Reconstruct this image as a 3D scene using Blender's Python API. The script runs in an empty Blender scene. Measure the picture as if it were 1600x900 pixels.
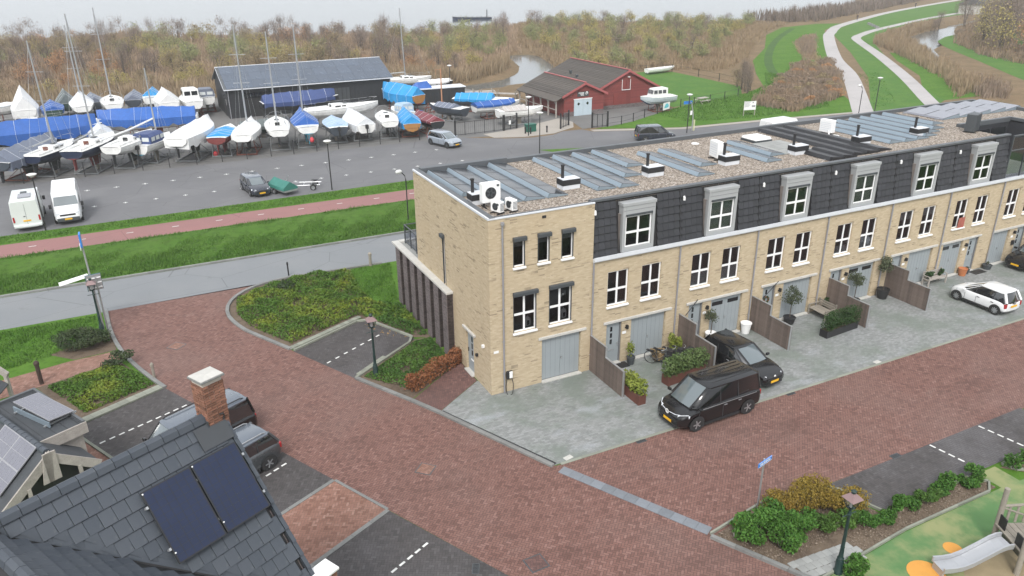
import bpy, bmesh, math, random
import numpy as np
from mathutils import Matrix, Vector
random.seed(7); np.random.seed(7)
R = math.radians
scene = bpy.context.scene
COL = scene.collection
# ------------------------------------------------------------ camera, world, sun, exposure
CAM = (-13.307327, -29.476559, 19.513176)
YAW, PITCH, ROLL, FPX = .45588771, .40511644, -.00896170, 1209.362
def cam_setup():
    f = Vector((math.sin(YAW) * math.cos(PITCH), math.cos(YAW) * math.cos(PITCH), -math.sin(PITCH)))
    r = Vector((math.cos(YAW), -math.sin(YAW), 0)); u = r.cross(f)
    r2 = math.cos(ROLL) * r + math.sin(ROLL) * u; u2 = -math.sin(ROLL) * r + math.cos(ROLL) * u
    cd = bpy.data.cameras.new('camera'); co = bpy.data.objects.new('camera', cd); COL.objects.link(co)
    m = Matrix((r2, u2, -f)).transposed().to_4x4(); m.translation = CAM
    co.matrix_world = m
    cd.sensor_width = 36; cd.lens = FPX / 1600 * 36; cd.clip_start = .1; cd.clip_end = 8000
    scene.camera = co
cam_setup()
SUN_EL, SUN_AZ = 48, 215          # elevation, compass azimuth the light comes from (degrees from +Y clockwise)
w = bpy.data.worlds.new("World"); scene.world = w; w.use_nodes = True
nt = w.node_tree; nt.nodes.clear()
wo = nt.nodes.new('ShaderNodeOutputWorld'); bg = nt.nodes.new('ShaderNodeBackground')
sky = nt.nodes.new('ShaderNodeTexSky'); sky.sky_type = 'NISHITA'; sky.sun_disc = False
sky.sun_elevation = R(SUN_EL); sky.sun_rotation = R(SUN_AZ); sky.dust_density = 8; sky.air_density = 1.0; sky.ozone_density = 1.5
hs = nt.nodes.new('ShaderNodeHueSaturation'); hs.inputs['Saturation'].default_value = .25
ov = nt.nodes.new('ShaderNodeMix'); ov.data_type = 'RGBA'; ov.inputs[0].default_value = .75; ov.inputs[7].default_value = (4.3, 4.5, 4.75, 1)   # even cloud deck over the clear-sky model
nt.links.new(sky.outputs[0], hs.inputs['Color']); nt.links.new(hs.outputs[0], ov.inputs[6]); nt.links.new(ov.outputs[2], bg.inputs[0])
bg.inputs[1].default_value = .15
nt.links.new(bg.outputs[0], wo.inputs[0])
sd = bpy.data.lights.new('sun', 'SUN'); sd.energy = 1.1; sd.angle = R(14); sd.color = (1, .97, .93)
so = bpy.data.objects.new('sun', sd); COL.objects.link(so)
sv = Vector((math.sin(R(SUN_AZ)) * math.cos(R(SUN_EL)), math.cos(R(SUN_AZ)) * math.cos(R(SUN_EL)), math.sin(R(SUN_EL))))
so.rotation_euler = sv.to_track_quat('Z', 'Y').to_euler(); so.location = (0, 0, 60)
vs = scene.view_settings; vs.view_transform = 'Standard'; vs.look = 'None'; vs.gamma = 1; vs.use_curve_mapping = False
vs.exposure = 0.92
scene.cycles.max_bounces = 6; scene.cycles.volume_bounces = 1; scene.cycles.transparent_max_bounces = 12
scene.cycles.use_denoising = True

# ------------------------------------------------------------ mesh helpers
class MB:
    def __init__(s): s.v = []; s.f = []; s.m = []
    def add(s, vs, fs, mi=0):
        o = len(s.v); s.v += [tuple(v) for v in vs]; s.f += [tuple(i + o for i in f) for f in fs]; s.m += [mi] * len(fs); return s
    def box(s, x0, x1, y0, y1, z0, z1, mi=0):
        if x0 > x1: x0, x1 = x1, x0
        if y0 > y1: y0, y1 = y1, y0
        if z0 > z1: z0, z1 = z1, z0
        return s.add([(x0,y0,z0),(x1,y0,z0),(x1,y1,z0),(x0,y1,z0),(x0,y0,z1),(x1,y0,z1),(x1,y1,z1),(x0,y1,z1)],
              [(0,3,2,1),(4,5,6,7),(0,1,5,4),(1,2,6,5),(2,3,7,6),(3,0,4,7)], mi)
    def hexa(s, p, mi=0):   # 8 points: bottom 4 ccw, top 4 ccw
        return s.add(p, [(0,3,2,1),(4,5,6,7),(0,1,5,4),(1,2,6,5),(2,3,7,6),(3,0,4,7)], mi)
    def obox(s, c, sx, sy, sz, rz=0, mi=0, ry=0, rx=0):
        m = Matrix.Rotation(rz, 3, 'Z') @ Matrix.Rotation(ry, 3, 'Y') @ Matrix.Rotation(rx, 3, 'X'); c = Vector(c)
        P = [c + m @ Vector((a * sx / 2, b * sy / 2, d * sz / 2)) for d in (-1, 1) for a, b in ((-1,-1),(1,-1),(1,1),(-1,1))]
        return s.hexa([tuple(q) for q in P], mi)
    def prism(s, poly, z0, z1, mi=0, bottom=True):
        a = sum(poly[i][0]*poly[(i+1)%len(poly)][1]-poly[(i+1)%len(poly)][0]*poly[i][1] for i in range(len(poly)))
        if a < 0: poly = poly[::-1]
        n = len(poly)
        vs = [(x, y, z0) for x, y in poly] + [(x, y, z1) for x, y in poly]
        fs = [tuple(range(n, 2*n))] + [(i, (i+1)%n, (i+1)%n+n, i+n) for i in range(n)]
        if bottom: fs.append(tuple(range(n-1, -1, -1)))
        return s.add(vs, fs, mi)
    def loft(s, rings, cap=True, mi=0, closed=True):
        n = len(rings[0]); vs = [p for r in rings for p in r]; fs = []
        for k in range(len(rings)-1):
            for i in range(n if closed else n-1):
                j = (i+1) % n; fs.append((k*n+i, k*n+j, (k+1)*n+j, (k+1)*n+i))
        if cap: fs.append(tuple(range(n-1,-1,-1))); fs.append(tuple(range((len(rings)-1)*n, len(rings)*n)))
        return s.add(vs, fs, mi)
    def tube(s, pts, r, n=6, r2=None, mi=0, cap=True):
        pts = [Vector(p) for p in pts]; rings = []
        for i, p in enumerate(pts):
            d = (pts[min(i+1, len(pts)-1)] - pts[max(i-1, 0)]);
            d = d.normalized() if d.length > 1e-9 else Vector((0,0,1))
            a = Vector((0,0,1)) if abs(d.z) < .9 else Vector((1,0,0)); e1 = d.cross(a).normalized(); e2 = d.cross(e1)
            rr = r if r2 is None else r + (r2-r)*i/max(1, len(pts)-1)
            rings.append([tuple(p + rr*(math.cos(2*math.pi*k/n)*e1 + math.sin(2*math.pi*k/n)*e2)) for k in range(n)])
        return s.loft(rings, cap, mi)
    def lathe(s, prof, n=12, c=(0,0,0), mi=0, axis='z', cap=True):
        rings = []
        for r, z in prof:
            ring = []
            for k in range(n):
                a = 2*math.pi*k/n; x, y = r*math.cos(a), r*math.sin(a)
                q = (x, y, z) if axis == 'z' else ((z, x, y) if axis == 'x' else (x, z, -y))
                ring.append((c[0]+q[0], c[1]+q[1], c[2]+q[2]))
            rings.append(ring)
        return s.loft(rings, cap, mi)
    def mesh(s, name, mats, smooth=False):
        me = bpy.data.meshes.new(name); me.from_pydata(s.v, [], s.f)
        if not isinstance(mats, (list, tuple)): mats = [mats]
        for m in mats: me.materials.append(m)
        if len(mats) > 1: me.polygons.foreach_set('material_index', s.m)
        boxuv(me)
        if smooth: me.polygons.foreach_set('use_smooth', [True]*len(s.f)); me.set_sharp_from_angle(angle=R(smooth if smooth > 1 else 40))
        return me
    def build(s, name, mats, parent=None, smooth=False, loc=None, rz=0, kind=None, bevel=0):
        o = obj(name, s.mesh(name, mats, smooth), parent, loc, rz, kind)
        if bevel:
            b = o.modifiers.new('Bevel', 'BEVEL'); b.width = bevel; b.segments = 2; b.limit_method = 'ANGLE'; b.angle_limit = R(35)
        return o
def boxuv(me):
    nl = len(me.loops)
    if not nl: return
    co = np.empty(len(me.vertices)*3, np.float32); me.vertices.foreach_get('co', co); co = co.reshape(-1, 3)
    vi = np.empty(nl, np.int32); me.loops.foreach_get('vertex_index', vi)
    no = np.empty(len(me.polygons)*3, np.float32); me.polygons.foreach_get('normal', no); no = np.abs(no.reshape(-1, 3))
    lt = np.empty(len(me.polygons), np.int32); me.polygons.foreach_get('loop_total', lt)
    ax = np.repeat(np.argmax(no + np.array([0, 0, .12]), 1), lt); c = co[vi]
    uv = np.where((ax == 2)[:, None], c[:, :2], np.where((ax == 0)[:, None], c[:, [1, 2]], c[:, [0, 2]]))
    ul = me.uv_layers.new(name='UVMap'); ul.data.foreach_set('uv', uv.astype(np.float32).ravel())
def obj(name, me, parent=None, loc=None, rz=0, kind=None):
    o = bpy.data.objects.new(name, me); COL.objects.link(o)
    if loc is not None: o.location = loc
    if rz: o.rotation_euler = (0, 0, rz) if not isinstance(rz, (tuple, list)) else rz
    if parent is not None: o.parent = parent
    if kind: o['kind'] = kind
    return o
def tag(o, label, cat, group=None):
    o['label'] = label; o['category'] = cat
    if group: o['group'] = group
    return o
def thing(name, label, cat, loc=(0,0,0), rz=0, group=None):
    o = bpy.data.objects.new(name, None); COL.objects.link(o); o.location = loc
    o.empty_display_size = .2
    if rz: o.rotation_euler = (0, 0, rz)
    return tag(o, label, cat, group)
def copy_tree(o, parent=None):
    c = o.copy(); COL.objects.link(c)
    if parent is not None: c.parent = parent; c.matrix_parent_inverse = o.matrix_parent_inverse
    for ch in list(o.children): copy_tree(ch, c)
    return c
def place(root, loc, rz=0, label=None, group=None):
    root.location = loc; root.rotation_euler = (0, 0, rz)
    if label: root['label'] = label
    if group: root['group'] = group
    return root
_bc = {}
def pbox(name, dims, mat, parent=None, loc=(0,0,0), rz=0, bevel=0):   # box mesh shared between alike pieces, origin at its centre
    k = (name, tuple(round(d, 3) for d in dims), mat.name, bevel)
    if k not in _bc:
        x, y, z = [d/2 for d in dims]; b = MB().box(-x, x, -y, y, -z, z)
        me = b.mesh(name, mat)
        if bevel:
            bm = bmesh.new(); bm.from_mesh(me); bmesh.ops.bevel(bm, geom=bm.edges[:], offset=bevel, segments=1, affect='EDGES'); bm.to_mesh(me); bm.free()
        _bc[k] = me
    return obj(name, _bc[k], parent, loc, rz)
def numesh(name, V, F, mat, parent=None, kind=None, midx=None):   # numpy verts (n,3), faces (m,k)
    me = bpy.data.meshes.new(name or 'foliage'); V = np.asarray(V, np.float32); F = np.asarray(F, np.int32); k = F.shape[1]
    me.vertices.add(len(V)); me.vertices.foreach_set('co', V.ravel())
    me.loops.add(F.size); me.loops.foreach_set('vertex_index', F.ravel())
    me.polygons.add(len(F)); me.polygons.foreach_set('loop_start', np.arange(0, F.size, k, dtype=np.int32)); me.polygons.foreach_set('loop_total', np.full(len(F), k, np.int32))
    for m in (mat if isinstance(mat, (list, tuple)) else [mat]): me.materials.append(m)
    if midx is not None: me.polygons.foreach_set('material_index', np.asarray(midx, np.int32))
    me.update(calc_edges=True)
    return obj(name, me, parent, kind=kind) if name else me
def in_poly(P, poly):
    P = np.asarray(P); x, y = P[:, 0], P[:, 1]; c = np.zeros(len(P), bool); n = len(poly)
    for i in range(n):
        x0, y0 = poly[i]; x1, y1 = poly[(i+1) % n]
        if y0 == y1: continue
        c ^= ((y0 > y) != (y1 > y)) & (x < (x1-x0)*(y-y0)/(y1-y0)+x0)
    return c
def scatter(poly, dens, rng):
    a = np.array(poly); lo, hi = a.min(0), a.max(0); n = int((hi-lo).prod()*dens)
    P = rng.uniform(lo, hi, (n, 2)); return P[in_poly(P, poly)]

# ------------------------------------------------------------ material helpers
class NT:
    def __init__(s, name):
        s.mat = bpy.data.materials.new(name); s.mat.use_nodes = True; s.t = s.mat.node_tree; s.t.nodes.clear()
        s.out = s.n('ShaderNodeOutputMaterial'); s.b = s.n('ShaderNodeBsdfPrincipled'); s.t.links.new(s.b.outputs[0], s.out.inputs[0])
    def n(s, t, **k):
        x = s.t.nodes.new(t)
        for a, b in k.items(): setattr(x, a, b)
        return x
    def put(s, sock, v):
        if hasattr(v, 'links') or isinstance(v, bpy.types.NodeSocket): s.t.links.new(v, sock)
        elif isinstance(v, (tuple, list)) and len(v) == 3 and len(sock.default_value) == 4: sock.default_value = (*v, 1)
        else: sock.default_value = v
    def m(s, op, a, b=0.0, c=0.0):
        x = s.n('ShaderNodeMath', operation=op); s.put(x.inputs[0], a); s.put(x.inputs[1], b); s.put(x.inputs[2], c); return x.outputs[0]
    def mix(s, f, a, b, blend='MIX'):
        x = s.n('ShaderNodeMix', data_type='RGBA', blend_type=blend); s.put(x.inputs[0], f); s.put(x.inputs[6], a); s.put(x.inputs[7], b); return x.outputs[2]
    def coord(s, kind='Object'): return s.n('ShaderNodeTexCoord').outputs[kind]
    def noise(s, scale, detail=4, vec=None, rough=.55, dist=0):
        x = s.n('ShaderNodeTexNoise'); s.put(x.inputs['Vector'], vec or s.coord()); x.inputs['Scale'].default_value = scale; x.inputs['Detail'].default_value = detail
        x.inputs['Roughness'].default_value = rough; x.inputs['Distortion'].default_value = dist; return x.outputs[0]
    def ramp(s, f, pts):
        x = s.n('ShaderNodeValToRGB'); s.put(x.inputs[0], f); e = x.color_ramp.elements
        while len(e) < len(pts): e.new(.5)
        for q, (p, c) in zip(e, pts): q.position = p; q.color = (*c, 1) if isinstance(c, (tuple, list)) else (c, c, c, 1)
        return x.outputs[0]
    def smooth(s, f, lo, hi):
        x = s.n('ShaderNodeMapRange', interpolation_type='SMOOTHSTEP'); s.put(x.inputs[0], f); x.inputs[1].default_value = lo; x.inputs[2].default_value = hi; return x.outputs[0]
    def xy(s, vec):
        x = s.n('ShaderNodeSeparateXYZ'); s.put(x.inputs[0], vec); return x.outputs[0], x.outputs[1], x.outputs[2]
    def white(s, a, b, c=0.0):
        q = s.n('ShaderNodeCombineXYZ'); s.put(q.inputs[0], a); s.put(q.inputs[1], b); s.put(q.inputs[2], c)
        x = s.n('ShaderNodeTexWhiteNoise', noise_dimensions='3D'); s.put(x.inputs[0], q.outputs[0]); return x.outputs[0]
    def bump(s, h, strength=.3, dist=.02):
        x = s.n('ShaderNodeBump'); s.put(x.inputs['Height'], h); x.inputs['Strength'].default_value = strength; x.inputs['Distance'].default_value = dist
        s.t.links.new(x.outputs[0], s.b.inputs['Normal'])
    def mapping(s, vec, rz=0, sc=(1,1,1), loc=(0,0,0)):
        x = s.n('ShaderNodeMapping'); s.put(x.inputs[0], vec); x.inputs['Rotation'].default_value = (0, 0, rz); x.inputs['Scale'].default_value = sc; x.inputs['Location'].default_value = loc; return x.outputs[0]
    def rnd(s): return s.n('ShaderNodeObjectInfo').outputs['Random']
    def fin(s, col, rough=.8, metal=0, spec=.5, coat=0):
        s.put(s.b.inputs['Base Color'], col); s.put(s.b.inputs['Roughness'], rough); s.b.inputs['Metallic'].default_value = metal
        s.b.inputs['Specular IOR Level'].default_value = spec; s.b.inputs['Coat Weight'].default_value = coat
        return s.mat
    def brick(s, u, v, bw, bh, joint, off=.5):    # -> (random per brick, joint mask)
        row = s.m('FLOOR', s.m('DIVIDE', v, bh)); uu = s.m('ADD', s.m('DIVIDE', u, bw), s.m('MULTIPLY', s.m('PINGPONG', row, 1.0), off))
        col = s.m('FLOOR', uu); fu = s.m('MULTIPLY', s.m('FRACT', uu), bw); fv = s.m('MULTIPLY', s.m('FRACT', s.m('DIVIDE', v, bh)), bh)
        d = s.m('MINIMUM', s.m('MINIMUM', fu, s.m('SUBTRACT', bw, fu)), s.m('MINIMUM', fv, s.m('SUBTRACT', bh, fv)))
        return s.white(col, row), s.m('LESS_THAN', d, joint/2)
    def herring(s, u, v, unit, joint):            # bricks unit x 2 unit in a herringbone bond
        a = s.m('DIVIDE', u, unit); b = s.m('DIVIDE', v, unit); i = s.m('FLOOR', a); j = s.m('FLOOR', b)
        fx = s.m('SUBTRACT', a, i); fy = s.m('SUBTRACT', b, j); gx = s.m('SUBTRACT', 1.0, fx); gy = s.m('SUBTRACT', 1.0, fy)
        k = s.m('FLOORED_MODULO', s.m('SUBTRACT', i, j), 4.0)
        e = [s.m('COMPARE', k, float(q), .1) for q in range(4)]
        big = lambda d, on: s.m('ADD', d, s.m('MULTIPLY', on, 9.0))
        d = s.m('MINIMUM', s.m('MINIMUM', big(gx, e[0]), big(fx, e[1])), s.m('MINIMUM', big(gy, e[3]), big(fy, e[2])))
        bi = s.m('SUBTRACT', i, e[1]); bj = s.m('SUBTRACT', j, e[2])
        return s.white(bi, bj, s.m('GREATER_THAN', k, 1.5)), s.m('LESS_THAN', d, joint/2/unit)
_mc = {}
def M(name, col, rough=.75, var=.18, scale=2.0, metal=0, spec=.5, coat=0, bump=0, rnd=0, fine=0):
    if name in _mc: return _mc[name]
    s = NT(name); n = s.noise(scale, 5); c = Vector(col)
    v = s.m('ADD', s.m('MULTIPLY', s.m('SUBTRACT', n, .5), var*2.2), 1.0)
    if fine: v = s.m('ADD', v, s.m('MULTIPLY', s.m('SUBTRACT', s.noise(scale*fine, 3), .5), var*1.6))
    if rnd: v = s.m('ADD', v, s.m('MULTIPLY', s.m('SUBTRACT', s.rnd(), .5), rnd*2))
    cc = s.mix(1.0, tuple(col), s.n('ShaderNodeCombineColor').outputs[0], 'MULTIPLY')
    q = s.t.nodes[-2] if False else [x for x in s.t.nodes if x.type == 'COMBINE_COLOR'][0]
    for k in range(3): s.t.links.new(v, q.inputs[k])
    r = s.m('ADD', s.m('MULTIPLY', s.m('SUBTRACT', s.noise(scale*1.7, 3), .5), .2), rough)
    if bump: s.bump(s.noise(scale*8, 4), bump)
    _mc[name] = s.fin(cc, r, metal, spec, coat); return _mc[name]
# ------------------------------------------------------------ materials
def mat_herring(name, rz, c1, c2, c3, jc, patch, jw=.012, rough=.85, uv='Object', bands=.5, lanes=False):
    s = NT(name); v = s.mapping(s.coord(uv), rz); x, y, _ = s.xy(v); r, j = s.herring(x, y, .105, jw)
    col = s.ramp(r, [(0, c1), (.45, c2), (.8, c2), (1, c3)])
    big = s.noise(.16, 5, None, .6); mid = s.noise(.9, 4)
    col = s.mix(s.m('MULTIPLY', s.smooth(big, .42, .68), bands), col, patch)
    col = s.mix(s.m('MULTIPLY', s.smooth(mid, .5, .75), .28), col, tuple(q*.62 for q in c2))
    if lanes:      # worn and oil-darkened patches, pale lime bloom
        col = s.mix(s.m('MULTIPLY', s.smooth(s.noise(.35, 6, s.mapping(s.coord(), .25, (.45, 1.5, 1), (3,1,0)), .65), .52, .72), .38), col, tuple(q*.55 for q in c1)); col = s.mix(s.m('MULTIPLY', s.smooth(s.noise(.55, 6, s.mapping(s.coord(), 1.1, (.6, 1.4, 1), (9,4,0)), .7), .6, .76), .3), col, (.27,.2,.175)); col = s.mix(s.m('MULTIPLY', s.smooth(s.noise(3.5, 3), .68, .78), .35), col, (.11,.095,.06))
    col = s.mix(s.m('MULTIPLY', j, .8), col, jc)
    s.bump(s.m('SUBTRACT', 1.0, j), .35, .006)
    return s.fin(col, rough, spec=.35)
m_red = mat_herring('red_brick_paving', R(45), (.125,.063,.052), (.186,.097,.080), (.24,.134,.114), (.066,.043,.036), (.19,.126,.11), jw=.018, bands=.42, lanes=True)
m_orange = mat_herring('orange_brick_paving', R(27), (.17,.085,.06), (.25,.13,.098), (.32,.19,.15), (.10,.075,.06), (.24,.16,.13))
m_dark = mat_herring('dark_brick_paving', R(27), (.052,.048,.048), (.07,.064,.064), (.09,.084,.085), (.04,.036,.034), (.15,.145,.155), bands=.45)
m_darkx = mat_herring('dark_brick_paving_straight', 0, (.052,.048,.048), (.07,.064,.064), (.09,.084,.085), (.04,.036,.034), (.17,.165,.175), bands=.5)
m_plum = mat_herring('plum_brick_paving', R(27), (.10,.055,.05), (.14,.075,.066), (.18,.10,.09), (.06,.045,.04), (.09,.06,.055))
def mat_drive():
    s = NT('grey_stone_paving'); x, y, _ = s.xy(s.coord()); r, j = s.brick(x, y, .21, .105, .012)
    col = s.ramp(r, [(0, (.185,.192,.19)), (.5, (.228,.235,.233)), (1, (.272,.279,.278))])
    col = s.mix(s.m('MULTIPLY', s.smooth(s.noise(.35, 6, None, .65), .42, .66), .85), col, (.15,.175,.15))
    col = s.mix(s.m('MULTIPLY', s.smooth(s.noise(.22, 6, s.mapping(s.coord(), .3, (1, 2.2, 1), (7, 3, 0)), .65), .55, .7), .5), col, (.36,.38,.41))
    col = s.mix(s.m('MULTIPLY', s.smooth(s.noise(1.3, 5, None, .7), .56, .72), .55), col, (.09,.105,.1))
    col = s.mix(s.m('MULTIPLY', j, .55), col, (.13,.14,.13)); s.bump(s.m('SUBTRACT', 1.0, j), .25, .005)
    return s.fin(col, .8, spec=.35)
m_drive = mat_drive()
def mat_asphalt(name, c, pc):
    s = NT(name); g = s.noise(60, 2); b = s.noise(.25, 6, None, .6); b2 = s.noise(.08, 4, s.mapping(s.coord(), 0, (.3, 1.6, 1)))
    col = s.mix(s.m('MULTIPLY', s.smooth(b, .4, .7), .5), c, pc); col = s.mix(s.m('MULTIPLY', s.smooth(b2, .5, .65), .35), col, tuple(q*.72 for q in c))
    col = s.mix(s.m('MULTIPLY', s.smooth(s.noise(.7, 6, s.mapping(s.coord(), .6, (1,1,1), (2,7,0)), .7), .6, .74), .4), col, tuple(q*.6 for q in c)); vo = s.n('ShaderNodeTexVoronoi', feature='DISTANCE_TO_EDGE'); vo.inputs['Scale'].default_value = .16; s.put(vo.inputs['Vector'], s.n('ShaderNodeTexNoise').outputs[1] if False else s.mapping(s.coord(), .3, (1,1.6,1))); col = s.mix(s.m('MULTIPLY', s.m('LESS_THAN', vo.outputs[0], .004), .5), col, tuple(q*.45 for q in c))
    v = s.m('ADD', .8, s.m('MULTIPLY', g, .4)); q = s.n('ShaderNodeCombineColor'); [s.put(q.inputs[k], v) for k in range(3)]
    s.bump(g, .15, .01)
    return s.fin(s.mix(1.0, col, q.outputs[0], 'MULTIPLY'), .85, spec=.35)
m_road = mat_asphalt('grey_asphalt', (.185,.195,.205), (.215,.22,.225))
m_park = mat_asphalt('car_park_asphalt', (.135,.135,.142), (.175,.175,.178))
m_yard = mat_asphalt('boatyard_paving', (.15,.147,.143), (.11,.108,.105))
m_bike = mat_asphalt('red_cycle_path_asphalt', (.255,.13,.125), (.22,.12,.115))
m_path = mat_asphalt('pale_path_concrete', (.38,.36,.355), (.33,.315,.31))
m_pave = mat_asphalt('beige_pavement', (.33,.30,.265), (.27,.25,.225))
def mat_grass(name, a, b, c, d):
    s = NT(name); n1 = s.noise(.3, 6, None, .6); n2 = s.noise(2.2, 6, None, .65); n3 = s.noise(14, 3)
    col = s.mix(s.smooth(n1, .35, .65), a, b); col = s.mix(s.m('MULTIPLY', s.smooth(n2, .45, .7), .75), col, c)
    col = s.mix(s.m('MULTIPLY', s.smooth(n3, .5, .75), .35), col, d); col = s.mix(s.m('MULTIPLY', s.smooth(s.noise(.55, 6, s.mapping(s.coord(), .2, (.7, 1.6, 1), (5,2,0)), .7), .56, .74), .5), col, tuple(.5*q+.5*e for q, e in zip(c, (.10,.085,.04)))); s.bump(n3, .6, .05)
    return s.fin(col, .95, spec=.1)
m_grass = mat_grass('mown_grass', (.062,.145,.018), (.085,.17,.026), (.04,.095,.014), (.10,.13,.03))
m_bank = mat_grass('rough_bank_grass', (.062,.135,.02), (.075,.145,.026), (.034,.072,.014), (.10,.12,.03))
m_field = mat_grass('far_meadow_grass', (.062,.15,.03), (.085,.17,.034), (.06,.11,.028), (.11,.13,.04))
m_scrub = mat_grass('dry_reed_ground', (.20,.14,.085), (.15,.11,.065), (.115,.088,.05), (.24,.18,.11))
m_dry = mat_grass('dry_tussock_grass', (.17,.15,.06), (.20,.165,.085), (.10,.12,.035), (.22,.18,.10))
m_soil = mat_grass('bark_mulch_soil', (.15,.115,.085), (.12,.09,.068), (.08,.06,.045), (.22,.18,.15))
def mat_rubber():
    s = NT('green_rubber_surface'); n1 = s.noise(.35, 5, None, .6); n2 = s.noise(1.6, 5)
    col = s.mix(s.smooth(n1, .42, .62), (.09,.18,.07), (.235,.25,.12)); col = s.mix(s.m('MULTIPLY', s.smooth(n2, .52, .75), .6), col, (.07,.15,.055))
    s.bump(s.noise(40, 2), .2, .01); return s.fin(col, .9, spec=.2)
m_rubber = mat_rubber()
m_orangedot = M('orange_rubber', (.55,.26,.05), .85, .2)
m_sand = M('worn_sandy_rubber', (.25,.2,.12), .9, .3, 1.5)
def mat_housebrick(name, cols, mort, bw=.21, bh=.0625, dark=.10, patch=(.5,.36,.22)):
    s = NT(name); u, v, _ = s.xy(s.coord('UV')); r, j = s.brick(u, v, bw, bh, .011)
    col = s.ramp(r, [(0, cols[0]), (.3, cols[1]), (.75, cols[2]), (1, cols[3])])
    grp = s.noise(.9, 4, s.mapping(s.coord(), 0, (.7, .7, 2.2)), .6)
    dk = s.m('MULTIPLY', s.m('GREATER_THAN', s.white(s.m('FLOOR', s.m('DIVIDE', u, bw*1.7)), s.m('FLOOR', s.m('DIVIDE', v, bh)), 3.3), .84), s.smooth(grp, .48, .6))
    col = s.mix(s.m('MULTIPLY', dk, .75), col, tuple(q*.42 for q in cols[1]))
    col = s.mix(s.m('MULTIPLY', s.smooth(s.noise(.28, 5), .48, .72), .32), col, patch)
    col = s.mix(s.m('MULTIPLY', j, .7), col, mort)
    col = s.mix(s.m('MULTIPLY', s.smooth(s.noise(.5, 5, s.mapping(s.coord(), 0, (3, 3, .35))), .55, .8), .15), col, (.18,.15,.11))
    s.bump(s.m('SUBTRACT', 1.0, j), .4, .006); return s.fin(col, .9, spec=.2)
m_brick = mat_housebrick('cream_yellow_brick', [(.415,.335,.225), (.45,.365,.25), (.475,.39,.27), (.515,.43,.305)], (.43,.36,.26), patch=(.46,.35,.22))
m_pbrick = mat_housebrick('purple_brown_brick', [(.10,.085,.085), (.135,.115,.115), (.165,.14,.14), (.2,.17,.17)], (.12,.105,.10), patch=(.12,.10,.10))
m_chbrick = M('chimney_brick', (.21,.10,.066), .9, .4, 9, rnd=.4)
m_pdark = mat_housebrick('dark_brown_brick', [(.025,.02,.02), (.04,.032,.03), (.055,.045,.042), (.075,.06,.055)], (.05,.04,.038), patch=(.04,.03,.03))
m_mortar = M('chimney_mortar', (.45,.41,.36), .95)
def mat_gravel():
    s = NT('roof_gravel'); x = s.n('ShaderNodeTexVoronoi'); x.inputs['Scale'].default_value = 16; s.put(x.inputs['Vector'], s.coord())
    g, _, _ = s.xy(x.outputs['Color']); col = s.ramp(g, [(0, (.08,.066,.055)), (.4, (.24,.195,.155)), (.75, (.33,.285,.24)), (1, (.50,.455,.41))])
    col = s.mix(s.m('MULTIPLY', s.smooth(s.noise(.6, 5), .5, .72), .3), col, (.22,.185,.155)); s.bump(x.outputs['Distance'], .7, .04)
    return s.fin(col, .9, spec=.2)
m_gravel = mat_gravel()
m_bitumen = M('dark_bitumen', (.05,.055,.062), .7, .3, 1.2)
m_parapet = M('parapet_metal', (.085,.092,.10), .5, .15)
m_white = M('white_paint', (.78,.78,.77), .5, .06)
m_upvc = M('white_window_frame', (.82,.82,.82), .35, .03)
m_trim = M('pale_grey_trim', (.60,.62,.65), .5, .1)
m_concrete = M('precast_concrete', (.46,.45,.42), .85, .2, 1.5, fine=6)
m_kerb = M('kerb_concrete', (.185,.187,.18), .9, .25, 1.2, rnd=.12, fine=6)
m_palekerb = M('mossy_concrete_tile', (.22,.23,.19), .9, .3, 1.5, rnd=.15)
m_slab = M('blue_grey_slab', (.165,.18,.20), .7, .18, 1.3, rnd=.12, fine=8)
m_patio = M('patio_tile', (.27,.275,.265), .85, .2, 2, rnd=.14)
m_mansard = M('black_roof_tile', (.026,.027,.032), .55, .25, 3, rnd=.18)
m_dormer = M('grey_dormer_panel', (.34,.35,.355), .55, .08)
m_door = M('grey_door_paint', (.27,.30,.315), .5, .05)
m_doordark = M('dark_grey_reveal', (.16,.165,.17), .6, .1)
m_black = M('matt_black', (.018,.018,.02), .6, .1)
m_rubberblack = M('tyre_rubber', (.022,.022,.023), .85, .1)
m_anthra = M('anthracite_metal', (.055,.062,.068), .45, .1)
m_zinc = M('zinc_pipe', (.30,.30,.32), .5, .15, metal=.3)
m_alu = M('galvanised_steel', (.42,.43,.44), .4, .1, metal=.6)
m_steel = M('polished_slide_steel', (.40,.41,.43), .35, .03, metal=.35)
m_deflect = M('solar_deflector_sheet', (.25,.31,.36), .38, .1, metal=.3)
m_pvblack = M('black_solar_deflector', (.02,.02,.023), .4, .1)
m_cell = M('dark_solar_cell', (.03,.032,.037), .22, .2, .8, spec=.5, coat=.18)
m_cellblue = M('blue_solar_cell', (.012,.02,.052), .35, .25, 1.2, spec=.35, coat=.1)
m_cellgrey = M('grey_solar_cell', (.14,.14,.17), .2, .15, 1, coat=.7)
m_pale = M('pale_solar_glass', (.2,.22,.26), .2, .12, .8, coat=.6)
m_wood = M('weathered_fence_timber', (.135,.105,.09), .85, .3, 3, rnd=.22, fine=8)
m_timber = M('silvered_timber', (.34,.31,.28), .85, .3, 4, rnd=.1, fine=7)
m_deckwood = M('play_timber', (.25,.225,.19), .85, .25, 5, rnd=.1)
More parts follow.
